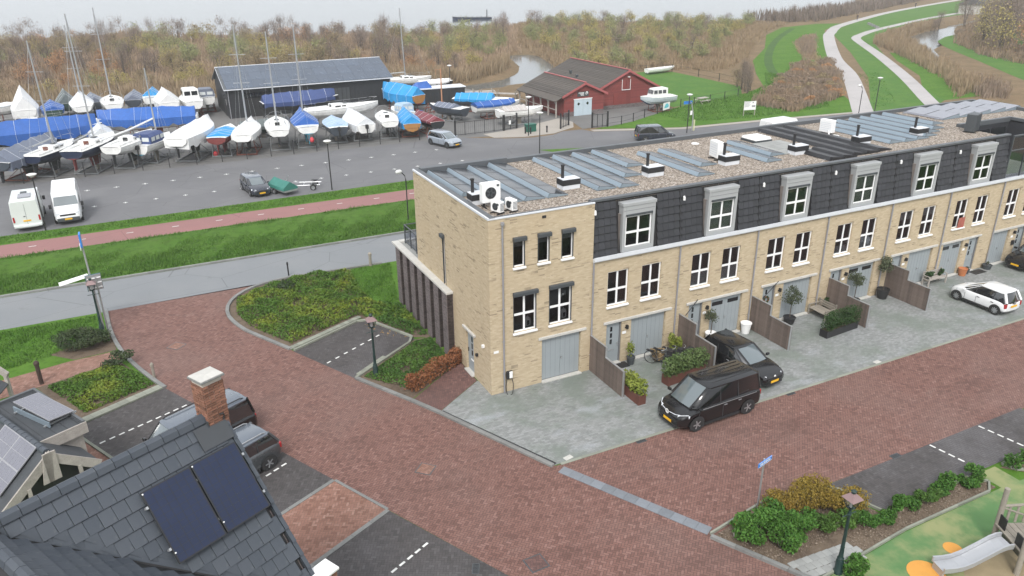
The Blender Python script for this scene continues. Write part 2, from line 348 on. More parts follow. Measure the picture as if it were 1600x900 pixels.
def mat_rooftile():
    s = NT('slate_grey_roof_tile'); n = s.noise(2.2, 5); r = s.rnd()
    v = s.m('ADD', s.m('MULTIPLY', n, .03), s.m('MULTIPLY', r, .012)); q = s.n('ShaderNodeCombineColor')
    s.put(q.inputs[0], s.m('ADD', v, .036)); s.put(q.inputs[1], s.m('ADD', v, .045)); s.put(q.inputs[2], s.m('ADD', v, .059))
    c = s.mix(s.m('MULTIPLY', s.smooth(s.noise(9, 4), .6, .75), .25), q.outputs[0], (.14,.15,.14)); s.bump(s.noise(30, 3), .12, .01)
    return s.fin(c, .5, spec=.4)
m_rtile = mat_rooftile()
def glass(name, tint=(.02,.025,.03), clear=.55, rough=.02):
    s = NT(name); g = s.n('ShaderNodeBsdfGlossy'); g.inputs['Roughness'].default_value = rough; g.inputs['Color'].default_value = (.9,.95,1,1)
    t = s.n('ShaderNodeBsdfTransparent'); t.inputs[0].default_value = (clear, clear, clear*1.02, 1); f = s.n('ShaderNodeFresnel'); f.inputs[0].default_value = 1.55
    mx = s.n('ShaderNodeMixShader'); s.put(mx.inputs[0], s.m('MINIMUM', s.m('MULTIPLY', f.outputs[0], .28), 1.0)); s.t.links.new(t.outputs[0], mx.inputs[1]); s.t.links.new(g.outputs[0], mx.inputs[2])
    s.t.links.new(mx.outputs[0], s.out.inputs[0]); return s.mat
m_glass = glass('window_glass')
m_balglass = glass('balustrade_glass', clear=.8)
m_carglass = M('tinted_car_glass', (.012,.014,.017), .04, .05, spec=.9, coat=1)
m_cleardark = M('windscreen_glass', (.10,.125,.135), .05, .05, spec=1, coat=1)
m_room = M('dim_room_wall', (.22,.19,.175), .9, .5, 1.5)
m_blind = M('pale_window_blind', (.55,.58,.58), .8, .08)
m_yellow = M('yellow_number_plate', (.75,.42,.02), .5, .04)
m_redlamp = M('red_lamp_lens', (.35,.012,.015), .2, .1, coat=.5)
m_headlamp = M('clear_lamp_lens', (.65,.68,.72), .15, .1, coat=.8)
m_rim = M('alloy_wheel', (.42,.43,.45), .3, .1, metal=.7)
m_rust = M('rusty_red_steel', (.16,.055,.038), .85, .35, 4)
m_greysteel = M('grey_painted_steel', (.2,.21,.215), .7, .2, 3)
m_lampgreen = M('dark_green_cast_iron', (.012,.032,.03), .4, .15)
m_copper = M('weathered_copper_cap', (.22,.145,.145), .5, .2)
m_lampglass = M('milky_lamp_glass', (.62,.62,.6), .3, .08)
m_signblue = M('blue_sign_face', (.03,.2,.6), .4, .05)
m_redpaint = M('red_timber_paint', (.175,.034,.03), .7, .18, 2, rnd=.14, fine=8)
m_redtrim = M('red_roof_trim', (.33,.085,.085), .6, .12)
m_brownroof = M('brown_grey_roof_tile', (.072,.062,.054), .85, .3, 1.5, rnd=.2)
m_shedwall = M('black_shed_cladding', (.018,.02,.024), .7, .15)
m_shedpv = M('shed_solar_panel', (.05,.068,.10), .25, .15, .5, rnd=.1, coat=.4)
m_paleblue = M('pale_blue_door_paint', (.42,.5,.55), .6, .08)
def mat_leaf(name, a, b, c, scale=.6, trans=.25):
    s = NT(name); n = s.noise(scale, 3); n2 = s.noise(scale*7, 3); r = s.rnd()
    col = s.mix(s.smooth(s.m('ADD', n, s.m('MULTIPLY', s.m('SUBTRACT', r, .5), .25)), .36, .64), a, b); col = s.mix(s.m('MULTIPLY', s.smooth(n2, .45, .7), .7), col, c)
    s.b.inputs['Subsurface Weight'].default_value = 0
    m = s.fin(col, .7, spec=.2); return m
m_bed = mat_leaf('green_gold_groundcover_leaf', (.065,.13,.02), (.20,.235,.03), (.06,.12,.02), .5)
m_bedgreen = mat_leaf('green_groundcover_leaf', (.05,.11,.02), (.085,.155,.03), (.03,.07,.016), .5)
m_darkleaf = mat_leaf('dark_cotoneaster_leaf', (.04,.065,.028), (.055,.075,.03), (.075,.085,.055), .9)
m_laurel = mat_leaf('glossy_laurel_leaf', (.035,.10,.015), (.06,.15,.025), (.10,.19,.035), 1.5)
m_beech = mat_leaf('copper_beech_leaf', (.21,.085,.04), (.27,.115,.05), (.14,.055,.03), 1.2)
m_goldshrub = mat_leaf('golden_brown_shrub_leaf', (.19,.12,.025), (.23,.165,.03), (.13,.10,.025), 1.0)
m_bamboo = mat_leaf('yellow_green_bamboo_leaf', (.16,.2,.03), (.22,.25,.05), (.09,.13,.02), 2)
m_olive = mat_leaf('olive_leaf', (.06,.075,.04), (.09,.105,.06), (.045,.055,.03), 3)
m_boxleaf = mat_leaf('dark_box_leaf', (.018,.045,.012), (.03,.065,.018), (.05,.09,.03), 2)
m_privet = mat_leaf('mid_green_hedge_leaf', (.06,.105,.03), (.10,.145,.05), (.14,.19,.07), 3)
m_fountain = mat_leaf('straw_fountain_grass', (.30,.22,.12), (.36,.27,.15), (.24,.16,.08), 3)
m_blade = mat_leaf('grass_blade', (.06,.145,.018), (.08,.165,.026), (.045,.10,.015), .5)
m_reed = mat_leaf('dry_reed', (.28,.20,.14), (.33,.245,.165), (.21,.15,.105), .12)
m_bracken = mat_leaf('brown_bramble', (.23,.175,.13), (.28,.20,.13), (.18,.14,.105), .3)
m_twig = mat_leaf('bare_twig', (.17,.135,.11), (.21,.165,.135), (.135,.105,.09), .5)
m_bark = M('tree_bark', (.085,.07,.058), .9, .3, 4)
LEAFS = [mat_leaf('rust_brown_leaf', (.24,.19,.105), (.29,.235,.13), (.185,.145,.09), .4),
         mat_leaf('yellow_willow_leaf', (.34,.29,.10), (.40,.345,.13), (.27,.225,.09), .4),
         mat_leaf('pale_green_willow_leaf', (.23,.25,.10), (.28,.295,.13), (.18,.185,.085), .4),
         mat_leaf('mauve_alder_leaf', (.20,.155,.125), (.24,.185,.145), (.16,.12,.10), .4),
         mat_leaf('amber_leaf', (.36,.20,.10), (.42,.24,.12), (.28,.16,.085), .4)]
def water(name, col, rough):
    s = NT(name); n = s.noise(.8, 4, s.mapping(s.coord(), .4, (1, 2.5, 1))); s.bump(n, .03, .2); return s.fin(col, rough, spec=.5)
m_water = water('grey_lake_water', (.10,.115,.12), .12)
# ------------------------------------------------------------ ground, roads, water
E_ = (math.cos(.472), math.sin(.472)); N_ = (math.sin(.472), -math.cos(.472))      # the turned grid of the near houses
def en(e, n): return (e*E_[0] + n*N_[0], e*E_[1] + n*N_[1])
RIVER = [(30,88),(40,91),(49,94),(56,101),(61,110),(64,119),(66,126)]
CREEK = [(66,126),(69,135),(75,150),(84,170),(96,188),(110,205),(118,250)]
STREAM = [(125,66),(138,79),(147,89),(155,97),(163,104),(174,109),(186,115),(205,126),(240,140)]
SHORE = [(-400,260),(-120,226),(-40,219),(-10,223),(18,196),(40,191),(60,180),(85,190),(104,199),(119,197),(132,181),(150,174),(162,168),(176,172),(195,178),(214,184),(242,194),(284,229),(320,275),(400,330),(700,380)]
def pdist(P, line):
    d = np.full(len(P), 1e9)
    for (x0,y0),(x1,y1) in zip(line[:-1], line[1:]):
        a = np.array((x0,y0)); b = np.array((x1,y1)); t = np.clip(((P-a)@(b-a))/((b-a)@(b-a)), 0, 1); d = np.minimum(d, np.linalg.norm(P-(a+t[:,None]*(b-a)), axis=1))
    return d
def shore_y(x): return np.interp(x, [q[0] for q in SHORE], [q[1] for q in SHORE])
def ground_z(P):
    z = np.zeros(len(P)); 
    dr = pdist(P, RIVER); z -= 1.5*np.clip((4.2-dr)/2.0, 0, 1)
    dsx = pdist(P, STREAM); z -= 1.5*np.clip((np.interp(P[:,0], [130,152,160,185,205], [.5,3.0,5.5,5.0,2.0])-dsx)/2.0, 0, 1)
    z -= 2.5*np.clip((P[:,1]-shore_y(P[:,0])+4+2*np.sin(P[:,0]*.13)+1.5*np.sin(P[:,0]*.41))/8, 0, 1)
    return z
def make_ground():
    xs = np.concatenate([np.arange(-200, -60, 10), np.arange(-60, 200, 2.0), np.arange(200, 620, 7)]); ys = np.concatenate([np.arange(-90, 60, 10.), np.arange(60, 240, 2.0), np.arange(240, 420, 7)])
    X, Y = np.meshgrid(xs, ys); P = np.stack([X.ravel(), Y.ravel()], 1); z = ground_z(P); nx = len(xs); ny = len(ys)
    i = np.arange(nx*ny).reshape(ny, nx); F = np.stack([i[:-1,:-1], i[:-1,1:], i[1:,1:], i[1:,:-1]], -1).reshape(-1, 4)
    numesh('ground', np.column_stack([P, z]), F, m_scrub, kind='structure')
m_track = mat_grass('trodden_grass', (.05,.105,.03), (.06,.12,.03), (.045,.085,.025), (.09,.10,.04))
make_ground()
def sheet(name, poly, z, mat, kind='structure'):
    a = sum(poly[i][0]*poly[(i+1)%len(poly)][1]-poly[(i+1)%len(poly)][0]*poly[i][1] for i in range(len(poly)))
    if a < 0: poly = poly[::-1]
    b = MB(); b.add([(x, y, z) for x, y in poly], [tuple(range(len(poly)))]); return b.build(name, mat, kind=kind)
sheet('lake_water', [(-3000,-200),(4000,-200),(4000,6000),(-3000,6000)], -.62, m_water)
ROADL = [(-16.6,19.42),(-16.5,17.4),(-16.3,15.4),(-15.9,13.2),(-15.3,11.1),(-14.6,9.2),(-14.1,8.0)]
ISLE = [(-5.2,19.75),(-6.6,19.6),(-7.9,19.2),(-9.1,18.3),(-9.9,16.9),(-10.1,15.2),(-9.65,13.2),(-9.0,11.8),(-7.7,9.3)]
sheet('lawn', [(-80,-40),(70,-40),(70,33.2),(-80,33.2)], .004, m_grass)
sheet('red_brick_road', ROADL + [(-8.5,-3),(-7.1,-5.8),(-1.5,-16.9),(4,-28),(12,-28),(5.6,-17.8),(2.95,-12.62),(9.1,-12.3),(70,-12.3),(70,-6.3),(0,-6.3),(-2.75,-.25),(-5.35,4.75)] + ISLE[::-1] + [(-5.2,19.42)], .012, m_red)
sheet('asphalt_road', [(-80,19.4),(70,19.4),(70,24.75),(-80,24.75)], .008, m_road)
sheet('cycle_path', [(-80,33.1),(70,32.8),(70,36),(-80,36.2)], .012, m_bike)
sheet('grass_verge', [(-80,36.15),(70,35.9),(70,40),(30,40),(-80,39.4)], .008, m_grass)
sheet('car_park', [(-80,38.4),(-14,38.5),(10,39.1),(27,39.3),(33,40.2),(48,37.5),(70,35),(95,27),(95,36),(75,42.6),(60,44.5),(47,45.6),(36.6,49.6),(36.0,51.4),(33.5,51.6),(31.5,50.4),(28.5,50.2),(25.5,51.3),(21,54.4),(14,54.6),(-80,55.8)], .016, m_park)
sheet('boatyard_ground', [(-80,55.6),(14,54.4),(21,54.2),(27,52.5),(38,57.5),(38,73),(36,90),(28,96),(-80,106)], .006, m_yard)
sheet('pavement', [(24.6,52.2),(28,50.9),(32,51),(33.8,52),(35.8,53),(37.5,56),(37.2,59),(29,55.5),(24.3,54.6)], .02, m_pave)
sheet('forecourt', [(36.2,51.5),(37.2,51.6),(39.8,51.3),(44.3,52.5),(47,53.9),(54,57.2),(54.5,61.2),(36.8,61.2),(37.4,56)], .024, m_yard)
sheet('pavement', [(36.8,50.8),(47.2,46.6),(60,45.5),(75,43.6),(75,42.8),(60,44.6),(47,45.7),(36.7,49.7)], .022, m_pave)
sheet('grass_island', [(26.2,44.4),(27.6,43.9),(33.6,42.1),(36,40.6),(33,40.8),(28,41.4)], .024, m_grass)
GR2 = [(37.5,50.9),(47.2,46.8),(60,45.6),(76,43.4),(80,50),(86,58),(96,66),(112,84),(146,117),(164,134),(185,147),(178,150),(160,146),(140,131),(118,108),(100,92),(88,78),(79,66.5),(72,62.5),(66,60.5),(56,58.2),(47,54),(44.3,52.7),(39.8,51.5)]
sheet('grass_verge', GR2, .010, m_grass)
sheet('meadow', [(55,58.2),(70,61.3),(75.6,68),(76.3,80),(76.5,87),(72,89.5),(60,88),(55,78)], .012, m_field)
DIKE = [(70,41),(74,42.5),(84,50),(101,65),(128,93),(148,115),(163,131),(184,144),(245,177),(300,198),(420,240),(520,270),(520,250),(420,205),(300,165),(240,150),(205,138),(178,124),(164,117),(150,106),(123,79),(108,62),(99,53),(92,44),(80,38)]
sheet('dike_grass', DIKE, .014, m_field)
sheet('dike_grass', [(92,44),(99,53),(110,62),(124,78),(134,88),(140,86),(128,72),(112,55),(100,44)], .016, m_grass)
sheet('meadow', [(110,38),(124,55),(137,70),(147,82),(155,91),(163,98.5),(174,104.5),(190,110),(206,118),(240,134),(250,128),(206,106),(184,92),(166,78),(150,60),(138,44),(128,32)], .018, m_field)
def ribbon(name, line, wd, z, mat):
    L = [Vector((*q, 0)) for q in line]; a = []; b = []
    for i, q in enumerate(L):
        d = (L[min(i+1, len(L)-1)]-L[max(i-1, 0)]).normalized(); nrm = Vector((-d.y, d.x, 0)); k = wd[i] if isinstance(wd, (list, tuple)) else wd
        a.append((q+nrm*k/2)[:2]); b.append((q-nrm*k/2)[:2])
    m = MB(); n = len(L); m.add([(x, y, z) for x, y in a+b], [(i, n+i, n+i+1, i+1) for i in range(n-1)]); return m.build(name, mat, kind='structure')
def spline(pts, k=6):
    P = [Vector((*p, 0)) if len(p) == 2 else Vector(p) for p in pts]; out = []
    for i in range(len(P)-1):
        p0, p1, p2, p3 = P[max(i-1,0)], P[i], P[i+1], P[min(i+2,len(P)-1)]
        for j in range(k):
            t = j/k; out.append(.5*((2*p1)+(p2-p0)*t+(2*p0-5*p1+4*p2-p3)*t*t+(3*p1-p0-3*p2+p3)*t**3))
    out.append(P[-1]); return [tuple(q)[:len(pts[0])] for q in out]
ribbon('dike_path', spline([(64,32),(73,41.5),(99.5,67.5),(118,88),(150,119.5),(160,128),(168,134.5),(178,141.5),(204,156),(236,172.5),(283,193),(340,216),(420,246)]), 2.7, .024, m_path)
ribbon('side_path', spline([(74,28),(88.5,43.5),(106.5,62),(128,85.5),(149,109.5),(155.5,115.5),(161.5,119.2),(172,125),(192,134),(226,148),(290,170)]), 2.2, .026, m_path)
ribbon('worn_track', spline([(78,58),(84,66),(92,78),(104,92),(122,110),(140,126),(160,142)]), 1.6, .0145, m_track)
sheet('dry_slope', [(110,87),(118,98),(132,113),(146,124),(151,125),(140,115),(124,99),(112,86)], .019, m_dry)
# the bank between road and cycle path
def bank():
    xs = np.arange(-80, 70.1, .5); ys = np.linspace(25.0, 32.95, 18); X, Y = np.meshgrid(xs, ys); t = (ys-25)/7.95
    prof = -.28*np.sin(np.pi*np.clip(t/.75, 0, 1)) + .12*np.sin(np.pi*np.clip((t-.6)/.4, 0, 1))
    rng = np.random.default_rng(5); Z = .03+prof[:,None]*.5+.2*np.sin(np.pi*t)[:,None] + .05*np.sin(X*.9+Y)*np.sin(Y*1.7-X*.3)*np.sin(np.pi*t)[:,None] + rng.normal(0, .015, X.shape)*np.sin(np.pi*t)[:,None]
    Z = np.maximum(Z, .02); ny, nx = X.shape; i = np.arange(nx*ny).reshape(ny, nx); F = np.stack([i[:-1,:-1], i[:-1,1:], i[1:,1:], i[1:,:-1]], -1).reshape(-1, 4)
    o = numesh('grass_bank', np.column_stack([X.ravel(), Y.ravel(), Z.ravel()]), F, m_bank, kind='structure'); o.data.polygons.foreach_set('use_smooth', [True]*len(F))
bank()
# yards, parking bays and driveways beside the red road
PARK1 = [(-14.1,8.0),(-8.5,-3.0),(-12.6,-5.05),(-18.15,6.0)]
sheet('parking_bay', PARK1, .018, m_dark)
sheet('brick_bay', [(-8.45,-3.1),(-7.1,-5.8),(-11.15,-7.85),(-12.55,-5.1)], .020, m_orange)
sheet('parking_bay', [(-7.1,-5.85),(-1.5,-16.9),(-5.6,-19),(-11.15,-7.9)], .022, m_dark)
sheet('parking_bay', [(-7.6,9.0),(-3.1,11.2),(-1.25,7.4),(-5.45,4.65)], .018, m_dark)
sheet('parking_bay', [(9.15,-12.32),(9.6,-14.5),(21.6,-14.4),(21.4,-12.2)], .018, m_darkx)
sheet('driveway', [(-2.7,-.2),(0,-6.25),(70,-6.25),(70,.5),(0.05,.5),(0.05,1.45),(-.05,1.6)], .016, m_drive)
sheet('side_path', [(-3.55,1.35),(-2.72,-.2),(-.05,1.62),(-.02,3.2),(-.02,4.5),(-.9,3.3)], .020, m_plum)
sheet('footpath', [(-16.15,13.5),(-15.85,12.3),(-17.8,11.5),(-21,10.6),(-26,9.6),(-26,11.6),(-21,12.7),(-18.4,13.3)], .014, m_orange)
def off(e0, n0, e1, n1): return [en(e0,n0), en(e1,n0), en(e1,n1), en(e0,n1)]
ePb = PARK1[3][0]*E_[0]+PARK1[3][1]*E_[1]
sheet('garden_path', off(ePb-1.5, -14.2, ePb-.15, 1), .020, m_orange)
sheet('planting_bed', [(-14.4,8.4),(-17.9,6.75),(-19.8,10.9),(-16.1,12.2),(-15,9.7)], .016, m_soil)
sheet('planting_bed', [(-19.4,14.6),(-18.2,13.4),(-16.15,13.6),(-16.45,16.6),(-17.2,16.2)], .010, m_soil)
ISLEBED = ISLE + [(-3.3,11.6),(-1.2,7.6),(-.35,7.2),(-.35,12),(-1.5,14),(-1.2,19.3)]
sheet('planting_bed', ISLEBED, .010, m_soil)
sheet('lawn', [(-1.6,19.3),(1.2,19.3),(.0,13.6),(-.4,12),(-1.4,12.4),(-2.4,16)], .014, m_grass)
WALLBED = [(-5.3,4.6),(-1.3,7.35),(-.35,7.3),(-.35,5.0),(0,4.5),(-.9,3.35),(-3.5,1.45)]
sheet('planting_bed', WALLBED, .012, m_soil)
BEDR = [(2.98,-12.65),(4.6,-15.75),(9.4,-15.5),(14.85,-15.45),(14.8,-14.62),(9.5,-14.6),(9.05,-12.4),(6,-12.05)]
sheet('planting_bed', BEDR, .018, m_soil)
sheet('planting_bed', [(16.2,-14.7),(24,-14.6),(24,-15.6),(17.0,-15.5)], .018, m_soil)
sheet('playground_surface', [(4.85,-16.0),(9.4,-15.6),(15,-15.55),(15,-14.55),(16.1,-14.55),(16.1,-15.6),(45,-15.6),(45,-45),(-1,-45),(10,-26)], .020, m_rubber)
def disc(name, c, rx, ry, rz, z, mat):
    return sheet(name, [(c[0]+rx*math.cos(t)*math.cos(rz)-ry*math.sin(t)*math.sin(rz), c[1]+rx*math.cos(t)*math.sin(rz)+ry*math.sin(t)*math.cos(rz)) for t in [2*math.pi*k/28 for k in range(28)]], z, mat)
disc('worn_surface', (10.5,-19), 2.2, 1.5, .6, .024, m_sand)
disc('orange_dot', (10.2,-16.95), .32, .32, 0, .028, m_orangedot)
disc('orange_dot', (8.3,-17.35), .62, .62, 0, .030, m_orangedot)
# painted marks
marks = MB()
def dash(x, y, l, wd, ang, z=.03): marks.obox((x, y, z), l, wd, .002, ang)
for k in range(10):
    t = k/9; a = Vector((-13.4,5.75)); b = Vector((-16.9,4.2)); q = a.lerp(b, t); dash(q.x, q.y, .25, .09, .472)
for q in ((-10.1,-1.1),(-10.45,-1.3),(-10.8,-1.5)): dash(*q, .25, .09, .472)
for k in range(7):
    q = Vector((-6.2,6.9)).lerp(Vector((-3.0,8.7)), k/6); dash(q.x, q.y, .26, .09, .5)
for k in range(5): q = Vector((-6.5,-8.3)).lerp(Vector((-7.9,-9.0)), k/4); dash(q.x, q.y, .26, .09, .472)
dash(-4.6,-11.6, .26,.09,.472)
for k in range(4): dash(15.08+.06*k, -12.45-.4*k, .26, .09, -1.42)
for k in range(5): dash(18.3+.06*k, -12.45-.4*k, .26, .09, -1.42)
for k in range(-6, 14): dash(-18.1+3.3*k, 34.75, .5, .1, 0)
for k in range(-5, 15): dash(-17.9+2.45*k, 49.7, .5, .1, 0); dash(-17.9+2.45*k, 49.7, .1, .45, 0, .0315)
for k in range(-3, 15): dash(-17.3+2.45*k, 43.8, .4, .1, 0); dash(-17.3+2.45*k, 43.8, .1, .4, 0, .0315)
mk = marks.build('road_marking', M('worn_road_paint', (.62,.62,.6), .8, .3, 3), kind='structure')
# kerbs laid stone by stone
def run_of_stones(name, piece, line, wd, h, mat, step=1.0, z0=.0, gap=.012, closed=False):
    root = bpy.data.objects.new(name, None); COL.objects.link(root); root['kind'] = 'structure'; root.location = (line[0][0], line[0][1], 0)
    P = [Vector((*q, 0)) for q in line]; segs = [(a, b, (b-a).length) for a, b in zip(P[:-1], P[1:])]; tot = sum(q[2] for q in segs)
    n = max(1, round(tot/step)); st = tot/n
    def at(d):
        for a, b, l in segs:
            if d <= l or b is P[-1]: return a.lerp(b, min(1, d/max(l, 1e-6)))
            d -= l
    for k in range(n):
        a, b = at(k*st), at((k+1)*st); c = (a+b)/2; d = b-a
        pbox(piece, (round(d.length, 2)-gap, wd, h), mat, root, (c.x-line[0][0], c.y-line[0][1], z0+h/2), math.atan2(d.y, d.x))
    return root
run_of_stones('road_kerb', 'kerb_stone', [(-34,24.88),(16,24.88)], .2, .12, m_kerb, 1.0)
run_of_stones('road_kerb', 'kerb_stone', spline(ROADL, 3), .2, .1, m_kerb, .8, .012)
run_of_stones('road_kerb', 'kerb_stone', spline([(0.6,19.42),(-2.5,19.55)]+ISLE, 3), .2, .1, m_kerb, .8, .012)
run_of_stones('road_kerb', 'kerb_stone', [(-5.4,4.6),(-3.62,1.28),(-2.88,-.2),(-.12,-6.3)], .2, .1, m_kerb, .9, .012)
run_of_stones('bed_kerb', 'kerb_stone', [(2.92,-12.62),(4.3,-15.3),(7.2,-21)], .16, .12, m_kerb, .9, .012)
run_of_stones('bed_edging', 'edging_stone', [(3.0,-12.5),(6,-11.98),(9.1,-12.28),(9.55,-14.55),(14.85,-14.55),(14.9,-15.5),(9.5,-15.53),(7.0,-15.75),(4.8,-15.95)], .08, .1, m_palekerb, .95, .016)
run_of_stones('bed_edging', 'edging_stone', [(24,-14.55),(16.2,-14.6),(17.0,-15.5),(24,-15.6)], .08, .1, m_palekerb, .95, .016)
run_of_stones('parking_edge', 'kerb_stone', [(-7.55,9.05),(-3.05,11.25),(-1.2,7.4),(-5.4,4.6)], .14, .1, m_palekerb, .9, .014)
run_of_stones('parking_edge', 'concrete_tile', [(-7.75,9.35),(-3.2,11.55)], .3, .07, m_palekerb, .3, .014)
run_of_stones('parking_edge', 'concrete_tile', [(-5.2,4.85),(-3.4,6.1)], .28, .07, m_palekerb, .3, .014)
run_of_stones('parking_edge', 'concrete_tile', [(-14.25,8.2),(-18.1,6.3)], .45, .07, m_palekerb, .42, .014)
run_of_stones('bay_edging', 'edging_stone', [(-12.5,-5.07),(-8.5,-3.07)], .16, .03, m_kerb, 1, .014)
run_of_stones('bay_edging', 'edging_stone', [(-8.45,-3.1),(-7.1,-5.8)], .12, .03, m_kerb, 1, .014)
run_of_stones('bay_edging', 'edging_stone', [(-7.1,-5.85),(-11.15,-7.87)], .18, .03, m_kerb, 1, .014)
run_of_stones('garden_edging', 'edging_stone', [en(ePb-.1,-14.2), en(ePb-.1,-3)], .12, .08, m_palekerb, .9, .014)
run_of_stones('driveway_edging', 'edging_stone', [(.25,-6.3),(31,-6.3),(52,-6.3)], .14, .022, m_palekerb, 1.0, .008)
run_of_stones('slab_strip', 'paving_slab', [(.08,-6.62),(3.1,-12.35)], .46, .03, m_slab, .5, .004)
g = MB(); g.obox((-1.33,-3.22,.015), 6.55, .22, .012, math.atan2(-6.0,2.75)); o = g.build('drain_channel', m_black, kind='structure')
sl = MB()
for k in range(60):
    q = Vector((-2.6,-.45)).lerp(Vector((-.1,-6)), k/59); sl.obox((q.x, q.y, .026), .03, .2, .012, math.atan2(-6.0,2.75))
o = sl.build('drain_grating', m_anthra, o)
# tiled path through the planting bed, tile by tile
tp = bpy.data.objects.new('tiled_path', None); COL.objects.link(tp); tp['kind'] = 'structure'; tp.location = (4.4,-14.9,0)
for i in range(9):
    for j in range(3):
        x = .15+i*.3; y = -.78+j*.3-(.02*i)
        pbox('path_tile', (.292,.292,.04), m_patio, tp, (x+(.15 if j % 2 else 0), y+.06, .03))
for x, y, l in ((-3.35,-10.9,.62),(-4.9,-4.05,.6),(-15.5,.8,.6),(-13.2,12.6,.65)):
    a = MB(); a.box(-l/2-.05,l/2+.05,-l/2-.05,l/2+.05,0,.004,0); a.box(-l/2,l/2,-l/2,l/2,.004,.009,1)
    o = a.build('manhole_cover', [m_anthra, m_orange if x < -4 else m_plum], loc=(x,y,.0125), rz=R(45) if x < -4 else .05)
    tag(o, {-3.35:'square manhole cover in the red road at the bottom middle', -4.9:'square manhole cover in the middle of the red road', -15.5:'brick-filled manhole cover beside the black van', -13.2:'pinkish manhole cover in the road beside the lamp with map board'}[x], 'manhole cover')
for x, y, rz, lb in ((4.2,-6.42,0,'street drain grate at the driveway edge left of the black van'),(-5.35,-10.2,1.1,'drain grate at the edge of the dark parking bay'),(13.1,-12.2,0,'drain grate by the dark parking strip on the right'),(12.9,-6.4,0,'street drain grate by the driveway edge right of the black hatchback')):
    a = MB(); a.box(-.25,.25,-.13,.13,0,.006,0)
    for k in range(7): a.box(-.21+.065*k,-.18+.065*k,-.1,.1,.006,.009,1)
    tag(a.build('drain_grate', [m_anthra, m_black], loc=(x,y,.018), rz=rz), lb, 'drain')
tag(MB().box(-.2,.2,-.12,.12,0,.01).build('utility_cover', m_concrete, loc=(.75,-6.05,.018), rz=.2), 'white utility cover at the sharp corner of the grey driveway', 'utility cover')
tag(MB().box(-.2,.2,-.12,.12,0,.01).build('utility_cover', m_concrete, loc=(19.2,-6.1,.018), rz=.1), 'white utility cover on the driveway edge in front of the planter', 'utility cover')
# ------------------------------------------------------------ the terrace of brick houses
HW = 5.18; X0 = 5.5; DEP = 9.75; RZ = 8.7; HC = 5.92
def lbox(mb, O, ux, n, a0, a1, d0, d1, z0, z1, mi=0):      # box in wall coordinates: a along the wall, d outward
    P = [Vector(O) + Vector(ux)*a + Vector(n)*d + Vector((0,0,z)) for z in (z0,z1) for a, d in ((a0,d0),(a1,d0),(a1,d1),(a0,d1))]
    if Vector(ux).cross(Vector(n)).z < 0: P = [P[0],P[3],P[2],P[1],P[4],P[7],P[6],P[5]]
    return mb.hexa([tuple(p) for p in P], mi)
def wall(mb, O, ux, n, a0, a1, z0, z1, ops, depth=.14, mi=0):
    O, ux, n = Vector(O), Vector(ux), Vector(n); flip = ux.cross(Vector((0,0,1))).dot(n) < 0
    A = sorted({a0, a1, *[q for o in ops for q in o[:2]]}); Z = sorted({z0, z1, *[q for o in ops for q in o[2:4]]})
    P = lambda a, d, z: tuple(O + ux*a + n*d + Vector((0,0,z)))
    def quad(p, rev=False):
        mb.add(p, [(3,2,1,0) if (flip ^ rev) else (0,1,2,3)], mi)
    for i in range(len(A)-1):
        for j in range(len(Z)-1):
            ca, cz = (A[i]+A[i+1])/2, (Z[j]+Z[j+1])/2
            if any(o[0] < ca < o[1] and o[2] < cz < o[3] for o in ops): continue
            quad([P(A[i],0,Z[j]), P(A[i+1],0,Z[j]), P(A[i+1],0,Z[j+1]), P(A[i],0,Z[j+1])])
    for o in ops:
        l, r, b, t = o[:4]
        quad([P(l,0,b),P(l,0,t),P(l,-depth,t),P(l,-depth,b)], True); quad([P(r,0,t),P(r,0,b),P(r,-depth,b),P(r,-depth,t)], True)
        quad([P(l,0,t),P(r,0,t),P(r,-depth,t),P(l,-depth,t)], True); quad([P(r,0,b),P(l,0,b),P(l,-depth,b),P(r,-depth,b)], True)
_wc = {}
